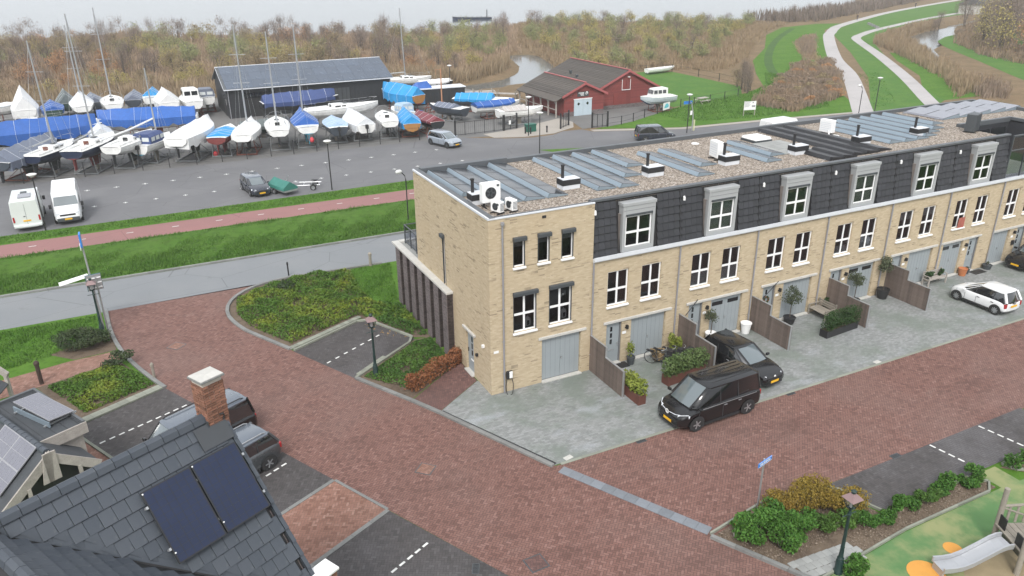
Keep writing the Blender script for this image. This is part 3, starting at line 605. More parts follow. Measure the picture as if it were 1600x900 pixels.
def window(parent, O, ux, n, a0, a1, z0, z1, style='cross', blind=0, curtain=0, shutter=False, sill=True, fr=.07, inset=.09, split=.46, mat=None, room=True):
    """white cross window: frame (window) > pane, sill, blind, curtain, shutter_box"""
    O, ux, n = Vector(O), Vector(ux), Vector(n); base = O + ux*a0 + Vector((0,0,z0)); w_, h_ = a1-a0, z1-z0
    rz = math.atan2(ux.y, ux.x); yd = -1 if Vector((math.cos(rz+math.pi/2), math.sin(rz+math.pi/2), 0)).dot(n) < 0 else 1
    key = ('w', round(w_,2), round(h_,2), style, yd, fr, inset, (mat or m_upvc).name)
    L = lambda mb, a, b, c, d, e, f, mi=0: mb.box(a, b, c*yd, d*yd, e, f, mi)
    zs = h_*split; bars = []
    if style == 'cross': bars = [(w_/2-.05, w_/2+.05, fr, h_-fr), (fr, w_-fr, zs-.055, zs+.055)]
    if key not in _wc:
        b = MB(); d0, d1 = -inset-.06, -inset
        L(b,0,w_,d0,d1,0,fr); L(b,0,w_,d0,d1,h_-fr,h_); L(b,0,fr,d0,d1,fr,h_-fr); L(b,w_-fr,w_,d0,d1,fr,h_-fr)
        if style == 'cross':
            L(b,fr,w_-fr,d0,d1+.006,zs-.055,zs+.055); L(b,w_/2-.05,w_/2+.05,d0,d1,fr,zs-.055); L(b,w_/2-.05,w_/2+.05,d0,d1,zs+.055,h_-fr)
        _wc[key] = b.mesh('window', mat or m_upvc)
    f = obj('window', _wc[key], parent, tuple(base), rz)
    cells = [(fr, w_-fr, fr, h_-fr)] if style != 'cross' else [(a, c, e, g_) for a, c in ((fr, w_/2-.05), (w_/2+.05, w_-fr)) for e, g_ in ((fr, zs-.055), (zs+.055, h_-fr))]
    for a, c, e, g_ in cells: pbox('pane', (c-a, .012, g_-e), m_glass, f, ((a+c)/2, -(inset+.03)*yd, (e+g_)/2))
    if room:
        k2 = ('r', round(w_,2), round(h_,2), yd)
        if k2 not in _wc:
            b = MB(); y0, y1 = (-inset-.07)*yd, (-inset-.9)*yd; x0, x1, zA, zB = -.25, w_+.25, -.15, h_+.12
            b.add([(x0,y0,zA),(x1,y0,zA),(x1,y0,zB),(x0,y0,zB),(x0,y1,zA),(x1,y1,zA),(x1,y1,zB),(x0,y1,zB)], [(4,5,6,7),(0,1,5,4),(2,3,7,6),(0,4,7,3),(1,2,6,5)]); _wc[k2] = b.mesh('room_beyond', m_room)
        obj('room_beyond', _wc[k2], f)
    if blind:
        for a, c, e, g_ in cells:
            if style != 'cross' or e > zs: pbox('blind', (c-a, .01, (g_-e)*blind), m_blind, f, ((a+c)/2, -(inset+.08)*yd, g_-(g_-e)*blind/2))
    if curtain:
        for a, c, e, g_ in cells:
            if style == 'cross' and e < zs: pbox('curtain', (c-a, .01, (g_-e)*curtain), m_blind, f, ((a+c)/2, -(inset+.1)*yd, e+(g_-e)*curtain/2))
    if shutter:
        b = MB(); L(b,-.03,w_+.06,-.02,.17,h_-.06,h_+.14); b.build('shutter_box', m_anthra, f, bevel=.03)
        for xa, xb in ((-.005,.03),(w_-.03,w_+.005)):
            b = MB(); L(b,xa,xb,-.05,.012,0,h_-.06); b.build('shutter_rail', m_anthra, f)
    if sill: pbox('sill', (w_+.08, .2, .1), m_white, f, (w_/2, .0*yd, -.052), bevel=.015)
    return f
FX, FN = (1,0,0), (0,-1,0)
_door = {}
def front_door(parent, x0, x1, wreath=False, y=0, slots=3):
    d = pbox('front_door', (x1-x0, .06, 2.3), m_door, parent, ((x0+x1)/2, y+.16, 1.2))
    for k in range(slots): pbox('pane', (.12, .02, .26), m_glassdark, d, (-.05, -.035, .78-.36*k))
    pbox('letter_slot', (.3, .02, .07), m_alu, d, (-.05, -.036, -.42)); pbox('handle', (.03, .06, .2), m_alu, d, ((x1-x0)/2-.09, -.05, -.1))
    pbox('door_jamb', (.06, .1, 2.34), m_doordark, parent, (x1+.032, y+.1, 1.19)); pbox('threshold', (x1-x0+.1, .25, .06), m_concrete, parent, ((x0+x1)/2, y+.0, .05))
    return d
m_glassdark = M('dark_door_glass', (.015,.017,.02), .08, .05, coat=.5)
def garage(parent, x0, x1, lights=False, y=0):
    w_ = (x1-x0)
    for k in (0, 1):
        d = pbox('garage_door', (w_/2-.012, .06, 2.28), m_door, parent, (x0+w_*(.25+.5*k), y+.16, 1.21), bevel=.008)
        for q in (-1, 0, 1): pbox('door_groove', (.008, .004, 2.2), m_doordark, d, (q*w_/8, -.031, 0))
        if lights: pbox('pane', (w_/2-.35, .02, .22), m_glassdark, d, (0, -.033, .8))
    pbox('handle', (.06, .06, .12), m_alu, parent, (x0+w_/2+.06, y+.11, 1.1))
    pbox('threshold', (w_+.06, .26, .05), m_concrete, parent, (x0+w_/2, y-.02, .045))
    pbox('door_gap', (w_, .05, .05), m_black, parent, (x0+w_/2, y+.14, .045))
TILE = None
def mansard_tiles(parent, x0, x1, z0, z1, dorm, end_clip=None):
    global TILE
    rows = 7; rh = (z1-z0)/rows; tw = (x1-x0)/15
    lean = .34/(8.85-5.98)
    if TILE is None:
        b = MB(); t = .028
        b.hexa([(-tw/2+.006,-.085,.035),(tw/2-.006,-.085,.035),(tw/2-.006,.02,.035),(-tw/2+.006,.02,.035),(-tw/2+.006,-.02+lean*rh,rh),(tw/2-.006,-.02+lean*rh,rh),(tw/2-.006,.02+lean*rh,rh),(-tw/2+.006,.02+lean*rh,rh)])
        TILE = {1: b.mesh('roof_tile', m_mansard)}
    for r in range(rows):
        for c in range(15):
            x = x0+tw*(c+.5); z = z0+rh*r
            if dorm[0]-tw*.5 < x < dorm[1]+tw*.5 and z < dorm[2]-.05: continue
            obj('roof_tile', TILE[1], parent, (x, .075+lean*(z-z0), z))
def gravel_roof(parent, x0, x1, y1=DEP-.25, z=RZ, front=.36, holes=()):
    b = MB(); b.add([(x0,front,z),(x1,front,z),(x1,y1,z),(x0,y1,z)], [(0,1,2,3)]); b.build('gravel_roof', m_gravel, parent)
def vent(parent, x, y, pipe=True, z=RZ):
    v = MB().box(-.5,.5,-.3,.3,0,.22).build('vent_curb', m_trim, parent, loc=(x,y,z)); b = MB(); b.box(-.52,.52,-.32,.32,.22,.5); b.build('vent_cowl', m_black, v)
    pbox('vent_lid', (1.0,.6,.03), m_trim, v, (0,0,.517))
    if pipe: MB().lathe([(.08,.53),(.08,1.12),(.1,1.13),(.1,1.2)], 10, (-.3,.1,0)).build('flue_pipe', m_black, v, smooth=True)
def downpipe(parent, x, z1, z0=.05, brack=4):
    p = MB().tube([(x,-.07,z0),(x,-.07,z1)], .045, 8).build('downpipe', m_zinc, parent, smooth=True)
    for k in range(brack): pbox('bracket', (.13,.05,.04), m_zinc, p, (x,-.055,z0+(z1-z0)*(k+.6)/brack))
def houselamp(parent, x, z):
    b = MB().box(-.05,.05,-.16,-.02,-.1,.1); b.box(-.09,.09,-.02,0,-.1,-.02); b.build('wall_lamp', m_black, parent, loc=(x,0,z))
    pbox('number_plate', (.22,.02,.14), m_white, parent, (x-.12,-.012,z-.32))
def brackets(): pass
WIN = [(.9,2.13),(2.92,4.12)]; WINM = [(.82,1.98),(2.8,3.95)]
def row_house(i, label, mir=False, blind=0, curtain=0, lights=False, plainframe=True, wreath=False, slots=3, dblind=0, dcurt=0):
    x0 = X0+HW*(i-1)
    h = thing('terraced_house', label, 'house', (x0,0,0), group='cream brick terraced houses in one row')
    win = WINM if mir else WIN
    dr = (2.95,3.85) if mir else (.95,1.8); gr = (.42,2.35) if mir else (2.45,4.62)
    ops = [(a,b,3.36,5.22) for a, b in win] + [(dr[0],dr[1]+.07,.03,2.38), (gr[0],gr[1],.03,2.38)]
    b = MB(); wall(b, (0,0,0), FX, FN, 0, HW, 0, HC, ops, .16); b.build('front_wall', m_brick, h)
    b = MB(); b.add([(0,DEP,0),(HW,DEP,0),(HW,DEP,8.6),(0,DEP,8.6)], [(1,0,3,2)]); b.build('rear_wall', m_brick, h); MB().box(.02,HW-.02,.95,1.0,0,HC).build('inner_wall', m_room, h)
    for a, c in win: window(h, (0,0,0), FX, FN, a, c, 3.36, 5.22, blind=blind, curtain=curtain, inset=.09)
    front_door(h, *dr, slots=slots); garage(h, *gr, lights=lights)
    lo, hi = (.18,4.05) if mir else (.75,4.95)
    pbox('lintel', (hi-lo,.2,.13), m_concrete, h, ((lo+hi)/2,.02,2.46), bevel=.01)
    houselamp(h, (dr[1]+.35) if not mir else dr[0]-.3, 2.02)
    # cornice gutter
    b = MB(); b.box(.003,HW-.003,-.12,.3,HC+.002,HC+.11); b.box(.003,HW-.003,-.16,-.1,HC+.05,HC+.24); b.box(.003,HW-.003,-.1,.1,HC+.112,HC+.16); b.build('gutter', m_trim, h)
    downpipe(h, .02, HC)
    # mansard
    b = MB(); b.hexa([(.002,.1,HC+.1),(HW-.002,.1,HC+.1),(HW-.002,.5,HC+.1),(.002,.5,HC+.1),(.002,.44,8.84),(HW-.002,.44,8.84),(HW-.002,.6,8.84),(.002,.6,8.84)]); mb_ = b.build('mansard', m_black, h)  # black base colour stands in for shade in the gaps under each tile row
    mansard_tiles(mb_, 0.02, HW-.02, HC+.14, 8.72, (1.62,3.5,8.62))
    pbox('ridge_capping', (HW-.004,.3,.1), m_parapet, h, (HW/2,.45,8.86))
    for s in (-1,1): pbox('party_batten', (.05,.05,2.85), m_black, h, (.02+(0 if s < 0 else .12),.2,7.35), rz=(-.118,0,0))
    b = MB().tube([(.03,.02,8.5),(.03,-.02,8.45),(.03,-.02,8.3)], .06, 8); b.build('swift_box', m_white, h)
    # dormer
    d = MB(); d.box(1.62,1.78,-.02,.55,HC+.2,8.46); d.box(3.34,3.5,-.02,.55,HC+.2,8.46); d.box(1.78,3.34,-.02,.55,HC+.2,HC+.42); d.box(1.78,3.34,-.02,.3,8.02,8.46)
    d.box(1.585,3.535,-.05,.7,8.462,8.62); do = d.build('dormer', m_dormer, h, bevel=.012)
    pbox('cladding_joint', (1.8,.01,.02), m_doordark, do, (2.56,-.022,8.24)); pbox('awning_box', (1.5,.1,.1), m_anthra, do, (2.56,-.03,8.0))
    window(do, (0,0,0), FX, (0,-1,0), 1.8, 3.32, HC+.44, 7.94, blind=dblind, curtain=dcurt, inset=.05, sill=False, split=.47)
    # flat roof
    gravel_roof(h, 0, HW); vent(h, .55, 3.4)
    b = MB(); b.box(0.004,HW-.004,DEP-.28,DEP+.012,8.45,8.93); b.build('parapet', m_parapet, h)
    return h
LABH = {1:'cream brick house with bamboo and bicycles before its garage', 2:'cream brick house with the black hatchback before its garage and half lowered blinds',
 3:'cream brick house with a wreath on its front door and a timber bench', 4:'cream brick house with two small windows in its garage doors and a hedge planter',
 5:'cream brick house with the number 25 on its door and garden bench', 6:'cream brick house with the white car in front and red cloth in its window'}
H = {}
H[1] = row_house(1, LABH[1]); H[2] = row_house(2, LABH[2], curtain=1, lights=True, dcurt=1, dblind=.95)
H[3] = row_house(3, LABH[3], slots=1); H[4] = row_house(4, LABH[4], curtain=.55, lights=True, dblind=.9, slots=2, dcurt=1); H[5] = row_house(5, LABH[5], blind=.6, slots=0); H[6] = row_house(6, LABH[6], mir=True, lights=True, blind=0)
# party fan lamp arm over the door of house 3
MB().tube([(.55,-.5,2.05),(2.0,-.02,2.55)], .025, 6).build('lamp_arm', m_black, H[3]); MB().tube([(.5,-.52,1.98),(.62,-.47,2.1)], .05, 6).build('lamp_head', m_black, H[3])
MB().tube([(.35,-.5,2.1),(1.5,-.02,2.6)], .025, 6).build('lamp_arm', m_black, H[2])
b = MB()
for k in range(14):
    a = 2*math.pi*k/14; b.obox((1.36+.17*math.cos(a), .1, 1.5+.17*math.sin(a)), .1, .06, .1, 0, k % 3, a)
b.build('door_wreath', [m_boxleaf, m_beech, m_olive], H[3])
def digit(mb, ch, x, z, y, hgt=.42, wd=.22, t=.05):
    segs = {'2':'abged','5':'afgcd'}[ch]; h2 = hgt/2
    S = {'a':(0,wd,hgt-t,hgt),'b':(wd-t,wd,h2,hgt),'c':(wd-t,wd,0,h2),'d':(0,wd,0,t),'e':(0,t,0,h2),'f':(0,t,h2,hgt),'g':(0,wd,h2-t/2,h2+t/2)}
    for q in segs: a0,a1,c0,c1 = S[q]; mb.box(x+a0,x+a1,y,y+.012,z+c0,z+c1)
b = MB(); digit(b, '2', 1.15, 1.35, .112); digit(b, '5', 1.42, 1.1, .112); b.build('house_number', m_black, H[5])
b = MB()
for i in range(10): b.box(1.32+.06*i, 1.39+.06*i, -.06+.015*(i % 2), -.03+.015*(i % 2), 3.32, 4.02)
b.build('red_cloth', M('faded_red_cloth', (.35,.11,.08), .9, .3, 5), H[6], smooth=True)
# end house
h0 = thing('end_house', 'tall cream brick corner house at the left end of the row', 'house', (0,0,0), group='cream brick terraced houses in one row'); H[0] = h0
SM = [(1.22,1.82,6.42,7.75),(2.48,3.1,6.42,7.75),(3.74,4.38,6.42,7.75)]; BG = [(1.2,2.42,3.08,5.04),(3.11,4.35,3.08,5.04)]
b = MB(); wall(b, (0,0,0), FX, FN, 0, X0, 0, 8.86, SM+BG+[(2.74,4.94,.03,2.38)], .16); b.build('front_wall', m_brick, h0)
LX, LN = (0,1,0), (-1,0,0)
b = MB(); wall(b, (0,0,0), LX, LN, 0, DEP, 0, 8.86, [(5.42,5.75,3.74,6.4),(2.05,3.0,.05,2.32)], .16); b.build('side_wall', m_brick, h0)
b = MB(); b.add([(0,DEP,0),(X0,DEP,0),(X0,DEP,8.86),(0,DEP,8.86)], [(1,0,3,2)]); b.build('rear_wall', m_brick, h0); MB().box(1.0,X0-.02,1.0,1.05,0,8.6).build('inner_wall', m_room, h0)
b = MB(); b.add([(X0-.01,.4,5),(X0-.01,DEP,5),(X0-.01,DEP,8.68),(X0-.01,.4,8.68)], [(0,1,2,3)]); b.build('party_wall', m_brick, h0)
for q in SM: window(h0, (0,0,0), FX, FN, *q, style='one', shutter=True, blind=.28, fr=.06)
for q in BG: window(h0, (0,0,0), FX, FN, *q, shutter=True, curtain=0, split=.46)
for k, (x, z) in enumerate([(1.42,6.52),(2.75,6.52),(3.98,6.52)]):      # plants on the sills
    b = MB(); rr = random.Random(k)
    for j in range(9): a = rr.uniform(0,6.3); b.tube([(x+.1,.33,z),(x+.1+.12*math.cos(a),.33+.1*math.sin(a),z+rr.uniform(.2,.5))], .02, 4, .005)
    b.build('window_plant', m_olive, h0)
for x, z in ((2.0,3.18),(3.98,3.18)):
    b = MB(); b.box(x,x+.24,.26,.42,z,z+.34); b.lathe([(.17,.34),(.01,.52)], 4, (x+.12,.34,z)); b.build('lantern', m_white, h0)
    MB().box(x+.05,x+.19,.25,.262,z+.05,z+.28).build('lantern_opening', m_black, h0)
window(h0, (0,0,0), LX, LN, 5.42, 5.75, 3.74, 6.4, style='one', shutter=True, fr=.05, inset=.08, sill=False)
garage(h0, 2.74, 4.94); pbox('lintel', (2.68,.2,.13), m_concrete, h0, (3.88,.02,2.46), bevel=.01)
d = pbox('side_door', (.06,.95,2.25), m_door, h0, (.14,2.53,1.17))
for k in range(3): pbox('pane', (.02,.12,.28), m_glassdark, d, (-.035,-.05,.72-.38*k))
pbox('letter_slot', (.02,.3,.07), m_white, d, (-.036,-.05,-.45)); pbox('handle', (.05,.03,.2), m_black, d, (-.05,.38,0))
pbox('lintel', (.2,1.5,.12), m_concrete, h0, (.0,2.5,2.4), bevel=.01); pbox('threshold', (.3,1.0,.06), m_concrete, h0, (0,2.53,.04))
for y, z in ((.75,2.35),(1.55,1.5)): MB().box(-.12,0,y-.06,y+.06,z-.07,z+.07).build('wall_lamp', m_black if y > 1 else m_white, h0)
pbox('number_plate', (.25,.02,.12), m_white, h0, (.28,-.012,2.3))
pbox('roof_drain', (.2,.03,.12), m_black, h0, (2.8,-.012,8.63))
downpipe(h0, .66, 8.6, brack=5); MB().lathe([(.07,0),(.09,.04),(.09,.16)], 8, (.66,-.09,8.55)).build('rain_hopper', m_zinc, h0)
gravel_roof(h0, .3, X0+.005, front=.3)
b = MB(); b.box(.012,.34,.012,DEP,8.5,8.955); b.box(.34,X0-.01,.012,.3,8.5,8.9); b.box(.34,X0-.01,DEP-.4,DEP-.01,8.5,9.02); b.build('parapet', m_parapet, h0)
b = MB(); b.box(-.03,.05,-.03,DEP,8.865,8.965); b.box(.05,X0,-.03,.05,8.865,8.93); b.build('roof_trim', m_trim, h0)
vent(h0, 1.0, 3.15)
# ribbed brick annex behind the corner house with a terrace on top
AX0, AY0, AY1, AZ = -.34, 4.56, 13.3, 3.72
b = MB(); b.box(-.08,5.4,DEP,AY1-.1,0,AZ-.1); b.box(-.1,-.002,AY0+.02,AY1-.1,0,AZ-.1); an = b.build('annex_wall', m_pbrick, h0)
npil = 7; st = (AY1-AY0)/npil
for k in range(npil):
    pr = pbox('brick_pier', (.30,st*.52,AZ-.12), m_pdark, an, (-.18,AY0+st*(k+.27),(AZ-.12)/2)); pbox('pier_facing', (.04,st*.52+.01,AZ-.12), m_pbrick, pr, (-.17,0,0)); pbox('recess_panel', (.03,st*.46,AZ-.14), m_black, an, (-.115,AY0+st*(k+.77),(AZ-.12)/2))
pbox('coping', (.42,AY1-AY0+.1,.12), m_concrete, an, (-.175,(AY0+AY1)/2,AZ-.05), bevel=.01); pbox('coping', (5.4,.4,.12), m_concrete, an, (2.75,AY1-.1,AZ-.047))
b = MB(); b.box(0.05,5.4,DEP+.01,AY1-.31,AZ-.16,AZ-.06); b.build('terrace_deck', m_patio, h0)
b = MB()
for y in np.linspace(DEP+.05, AY1-.5, 4): b.box(.28,.33,y-.025,y+.025,AZ-.06,AZ+1.08)
for x in np.linspace(.3,5.2,5): b.box(x-.025,x+.025,AY1-.5,AY1-.45,AZ-.06,AZ+1.08)
b.box(.27,.34,DEP+.02,AY1-.45,AZ+1.08,AZ+1.13); b.box(.34,5.2,AY1-.51,AY1-.44,AZ+1.08,AZ+1.13); b.box(.27,.34,DEP+.02,AY1-.45,AZ+.08,AZ+.12); b.box(.34,5.2,AY1-.51,AY1-.44,AZ+.08,AZ+.12)
rl = b.build('terrace_railing', m_anthra, h0)
for y0, y1 in zip(np.linspace(DEP+.05, AY1-.5, 4)[:-1], np.linspace(DEP+.05, AY1-.5, 4)[1:]): pbox('glass_panel', (.012, y1-y0-.1, .9), m_balglass, rl, (.305,(y0+y1)/2,AZ+.6))
for x0, x1 in zip(np.linspace(.3,5.2,5)[:-1], np.linspace(.3,5.2,5)[1:]): pbox('glass_panel', (x1-x0-.1,.012,.9), m_balglass, rl, ((x0+x1)/2,AY1-.475,AZ+.6))
# last house in view, with a roof terrace
x7 = X0+HW*6; W7 = 9.6
h7 = thing('terraced_house', 'cream brick house with the glazed roof terrace at the right edge', 'house', (x7,0,0), group='cream brick terraced houses in one row'); H[7] = h7
ops = [(.75,1.95,3.36,5.22),(2.75,3.95,3.36,5.22),(.2,1.95,.03,2.38),(2.75,3.65,.03,2.38)]
b = MB(); wall(b, (0,0,0), FX, FN, 0, W7, 0, HC, ops, .16); b.build('front_wall', m_brick, h7)
b = MB(); b.add([(0,DEP,0),(W7,DEP,0),(W7,DEP,8.6),(0,DEP,8.6)], [(1,0,3,2)]); b.add([(W7,0,0),(W7,DEP,0),(W7,DEP,8.6),(W7,0,8.6)], [(0,1,2,3)]); b.build('rear_wall', m_brick, h7); MB().box(.02,W7-.02,1.05,1.1,0,HC-.4).build('inner_wall', m_room, h7)
for q in ops[:2]: window(h7, (0,0,0), FX, FN, *q, curtain=.0)
garage(h7, .2, 1.95); front_door(h7, 2.75, 3.6); pbox('lintel', (4.3,.2,.13), m_concrete, h7, (2.2,.02,2.46)); houselamp(h7, 2.4, 2.1); downpipe(h7, .02, HC)
pbox('post_box', (.2,.12,.3), m_black, h7, (2.45,-.07,1.35))
b = MB(); b.box(.003,W7,-.12,.3,HC+.002,HC+.11); b.box(.003,W7,-.16,-.1,HC+.05,HC+.24); b.build('gutter', m_trim, h7)
b = MB(); b.add([(0,.3,HC+.12),(5.4,.3,HC+.12),(5.4,3.9,HC+.12),(0,3.9,HC+.12)], [(0,1,2,3)]); b.build('terrace_floor', m_patio, h7)
b = MB(); b.add([(0.01,.5,HC+.1),(.01,3.9,HC+.1),(.01,3.9,RZ),(.01,.5,RZ)], [(0,1,2,3)]); b.add([(0,3.9,HC+.1),(5.4,3.9,HC+.1),(5.4,3.9,RZ),(0,3.9,RZ)], [(0,1,2,3)]); b.add([(5.4,3.9,HC+.1),(5.4,.3,HC+.1),(5.4,.3,RZ),(5.4,3.9,RZ)], [(0,1,2,3)])
b.build('terrace_wall', m_mansard, h7)
for k in range(3): pbox('terrace_window', (1.5,.05,2.1), m_carglass, h7, (.95+1.7*k,3.87,HC+1.3))
b = MB(); b.add([(0,3.9,RZ),(W7,3.9,RZ),(W7,DEP-.28,RZ),(0,DEP-.28,RZ)], [(0,1,2,3)]); b.add([(5.4,.3,RZ),(W7,.3,RZ),(W7,3.9,RZ),(5.4,3.9,RZ)], [(0,1,2,3)]); b.build('gravel_roof', m_gravel, h7)
b = MB(); b.box(0,W7,DEP-.28,DEP,8.45,8.93); b.box(W7-.3,W7,0,DEP-.28,8.45,8.93); b.box(0,5.6,3.85,4.1,RZ-.1,8.9); b.box(5.4,5.6,.3,3.85,RZ-.1,8.9); b.box(5.6,W7-.3,0,.3,8.45,8.9); b.build('parapet', m_parapet, h7)
b = MB(); b.box(.02,.1,.1,.18,HC+.1,8.75); b.box(1.55,1.61,.1,.18,HC+.1,8.75); b.box(3.1,3.16,.1,.18,HC+.1,8.75); b.box(5.3,5.4,.1,.18,HC+.1,8.75); b.box(.02,5.4,.09,.19,8.75,8.84); b.box(.1,5.3,.1,.17,HC+1.9,HC+1.96); tf = b.build('terrace_screen', m_anthra, h7)
for a, c in ((.1,1.55),(1.61,3.1),(3.16,5.3)): pbox('glass_panel', (c-a,.012,1.75), m_balglass, tf, ((a+c)/2,.14,HC+1.0)); pbox('glass_panel', (c-a,.012,.75), m_balglass, tf, ((a+c)/2,.14,HC+2.35))
# ------------------------------------------------------------ on the flat roofs
_sp = {}; m_lilac = M('lilac_grey_solar_glass', (.16,.165,.195), .2, .12, .8, coat=.5)
def solar_row(x, y0, y1, label, mod=1.76, wd=.99, hi=.22, lo=.07, black=False, z=RZ):
    """one east-west row: tilted panels whose raised left edge is closed by a sheet-metal deflector"""
    n = max(1, round((y1-y0)/mod)); st = (y1-y0)/n
    r = thing('solar_row', label, 'solar panels', (x, y0, z), group='rows of solar panels on the flat roof')
    for k in range(n):
        yc = st*(k+.5); key = (round(st,2), black, wd, hi)
        if key not in _sp:
            h2 = st/2-.01
            a = MB().hexa([(0,-h2,hi-.03),(wd,-h2,lo-.03),(wd,h2,lo-.03),(0,h2,hi-.03),(0,-h2,hi),(wd,-h2,lo),(wd,h2,lo),(0,h2,hi)]); a.mesh('solar_panel', m_black)
            fr = MB(); fr.hexa([(0,-h2,hi-.03),(wd,-h2,lo-.03),(wd,h2,lo-.03),(0,h2,hi-.03),(0,-h2,hi),(wd,-h2,lo),(wd,h2,lo),(0,h2,hi)])
            ce = MB(); s = (lo-hi)/wd; ce.add([(.03,-h2+.03,hi+.03*s+.004),(wd-.03,-h2+.03,lo-.03*s+.004),(wd-.03,h2-.03,lo-.03*s+.004),(.03,h2-.03,hi+.03*s+.004)], [(0,1,2,3)])
            df = MB(); df.hexa([(-.17,-h2-.008,.03),(-.13,-h2-.008,.03),(-.13,h2+.008,.03),(-.17,h2+.008,.03),(-.06,-h2-.008,hi+.0),(-.02,-h2-.008,hi+.0),(-.02,h2+.008,hi+.0),(-.06,h2+.008,hi+.0)])
            _sp[key] = (fr.mesh('solar_panel', m_black), ce.mesh('solar_cells', m_pvblack if black else m_lilac if wd > 1.2 else m_cell), df.mesh('deflector', m_pvblack if black else m_lilac if wd > 1.2 else m_deflect))
        p_ = obj('solar_panel', _sp[key][0], r, (0, yc, 0)); obj('solar_cells', _sp[key][1], p_); obj('deflector', _sp[key][2], r, (0, yc, 0))
    for y in (0, y1-y0):
        b = MB(); s = 1 if y else -1
        b.add([(-.16,y+.012*s,.02),(wd,y+.012*s,.02),(wd,y+.012*s,lo),(0,y+.012*s,hi)], [(0,1,2,3) if s < 0 else (3,2,1,0)]); b.add([(-.16,y+.02*s,.02),(wd,y+.02*s,.02),(wd,y+.02*s,lo),(0,y+.02*s,hi)], [(3,2,1,0) if s > 0 else (0,1,2,3)]); b.build('end_plate', m_pvblack if black else m_deflect, r)
    pbox('rail', (wd+.3,.05,.04), m_alu, r, (.4,.3,.03)); pbox('rail', (wd+.3,.05,.04), m_alu, r, (.4,y1-y0-.3,.03))
ordn = ['first','second','third','fourth','fifth','sixth','seventh','eighth']
for k, (x, a) in enumerate([(.75,4.4),(1.9,2.35),(3.12,2.3),(4.36,2.25)]): solar_row(x, a, 9.25, f'{ordn[k]} row of solar panels from the left on the corner house roof')
for k, (x, a) in enumerate([(7.15,2.2),(8.45,2.1),(9.75,3.7),(11.08,5.4)]): solar_row(x, a, 9.2, f'{ordn[k]} blue-edged solar row from the left on the roof behind the second chimney box')
for k, (x, a, c) in enumerate([(13.25,2.0,7.6),(14.75,3.6,7.6)]): solar_row(x, a, c, ['solar row right beside the third chimney box, the longer of two','shorter solar row right of the third chimney box'][k])
for k, (x, a, c) in enumerate([(18.6,2.6,6.2),(19.8,3.6,7.4)]): solar_row(x, a, c, ['solar row behind the white air conditioner beside the chimney box','solar row between the white skylight and the pair by the chimney box'][k])
for k, (x, a, c) in enumerate([(21.95,1.2,3.6),(23.0,1.2,3.6),(24.0,1.4,9.2),(25.1,1.4,9.2),(26.2,1.5,9.2)]): solar_row(x, a, c, [f'short black solar row right of the skylight, {ordn[k]} of two' if k < 2 else f'long all-black solar row across the roof, {ordn[k-2]} of three'][0], black=True)
for k, (x, a, c) in enumerate([(28.5,2.6,7.0),(29.7,2.5,8.2),(30.9,2.6,9.0),(32.1,2.9,9.0),(33.3,3.6,9.1),(34.5,4.2,9.2),(35.8,5.2,9.3)]): solar_row(x, a, c, f'{ordn[k]} pale blue solar row of seven right of the white heat pump')
for k in range(2):
    for j in range(5):
        pass
for k in range(5): solar_row(37.9+1.7*k, 6.0, 9.2, f'{ordn[k]} pale glass solar row at the far right end of the roof', wd=1.62, hi=.09, lo=.3)
def ac_unit(loc, rz, label, w_=1.0, d_=.4, h_=.85, mat=None, legs=.15, fan=True):
    r = thing('air_conditioner', label, 'air conditioner', loc, rz, 'outdoor air units on the flat roofs')
    mat = mat or m_white
    c = MB().box(-w_/2,w_/2,-d_/2,d_/2,legs,legs+h_).build('casing', mat, r, bevel=.02)
    if fan:
        fx = .0 if w_ < .9 else -.05; rr = min(h_*.34, w_*.3)
        f = MB().lathe([(rr,-d_/2-.012),(rr,-d_/2+.001)], 20, (fx,0,0), axis='y'); f = MB(); 
        f.add([(fx+rr*math.cos(2*math.pi*k/20), -d_/2-.006, legs+h_*.5+rr*math.sin(2*math.pi*k/20)) for k in range(20)], [tuple(range(20))]); fo = f.build('fan_opening', m_black, r)
        for q in range(5):
            a = q*2*math.pi/5; b = MB().obox((fx+rr*.45*math.cos(a), -d_/2-.012, legs+h_*.5+rr*.45*math.sin(a)), rr*.8, .012, rr*.3, 0, 0, -a); b.build('fan_blade', m_anthra, fo)
        for q in (.45,.75,1.0):
            b = MB(); n = 20; ra, rb = rr*q, rr*q-.018
            b.add([(fx+R_*math.cos(2*math.pi*k/n), -d_/2-.022, legs+h_*.5+R_*math.sin(2*math.pi*k/n)) for R_ in (ra,rb) for k in range(n)], [(k,(k+1)%n,(k+1)%n+n,k+n) for k in range(n)]); b.build('fan_guard', m_anthra, fo)
        pbox('badge', (.12,.01,.1), m_anthra, r, (w_/2-.14,-d_/2-.006,legs+h_-.13))
    b = MB()
    for s in (-1,1): b.box(s*w_*.35-.03,s*w_*.35+.03,-d_/2-.1,d_/2+.1,0,.05); b.box(s*w_*.35-.03,s*w_*.35+.03,-.05,.05,.05,legs)
    b.build('stand', m_black, r)
    for k in range(6): pbox('grille_slat', (.012,d_*.8,.02), m_anthra, r, (w_/2+.004,0,legs+h_*(.2+.12*k)))
    for k in range(5): pbox('grille_slat', (w_*.8,.012,.03), m_trim, r, (0,d_/2+.004,legs+h_*(.2+.14*k)))
    return r
ac_unit((1.2,2.35,RZ), 0, 'large white heat pump with a round black fan on the corner house', .92, .38, .92, legs=.25)
ac_unit((1.05,1.25,RZ), R(-70), 'small white air conditioner box nearest the corner of the roof', .6, .28, .5, legs=.1)
ac_unit((1.75,1.25,RZ), R(-80), 'small white air conditioner with dark side grille right of another', .6, .28, .5, legs=.1)
ac_unit((16.5,4.6,RZ), R(80), 'white air conditioner with a dark grille behind the chimney box', .9, .4, .9, legs=.15)
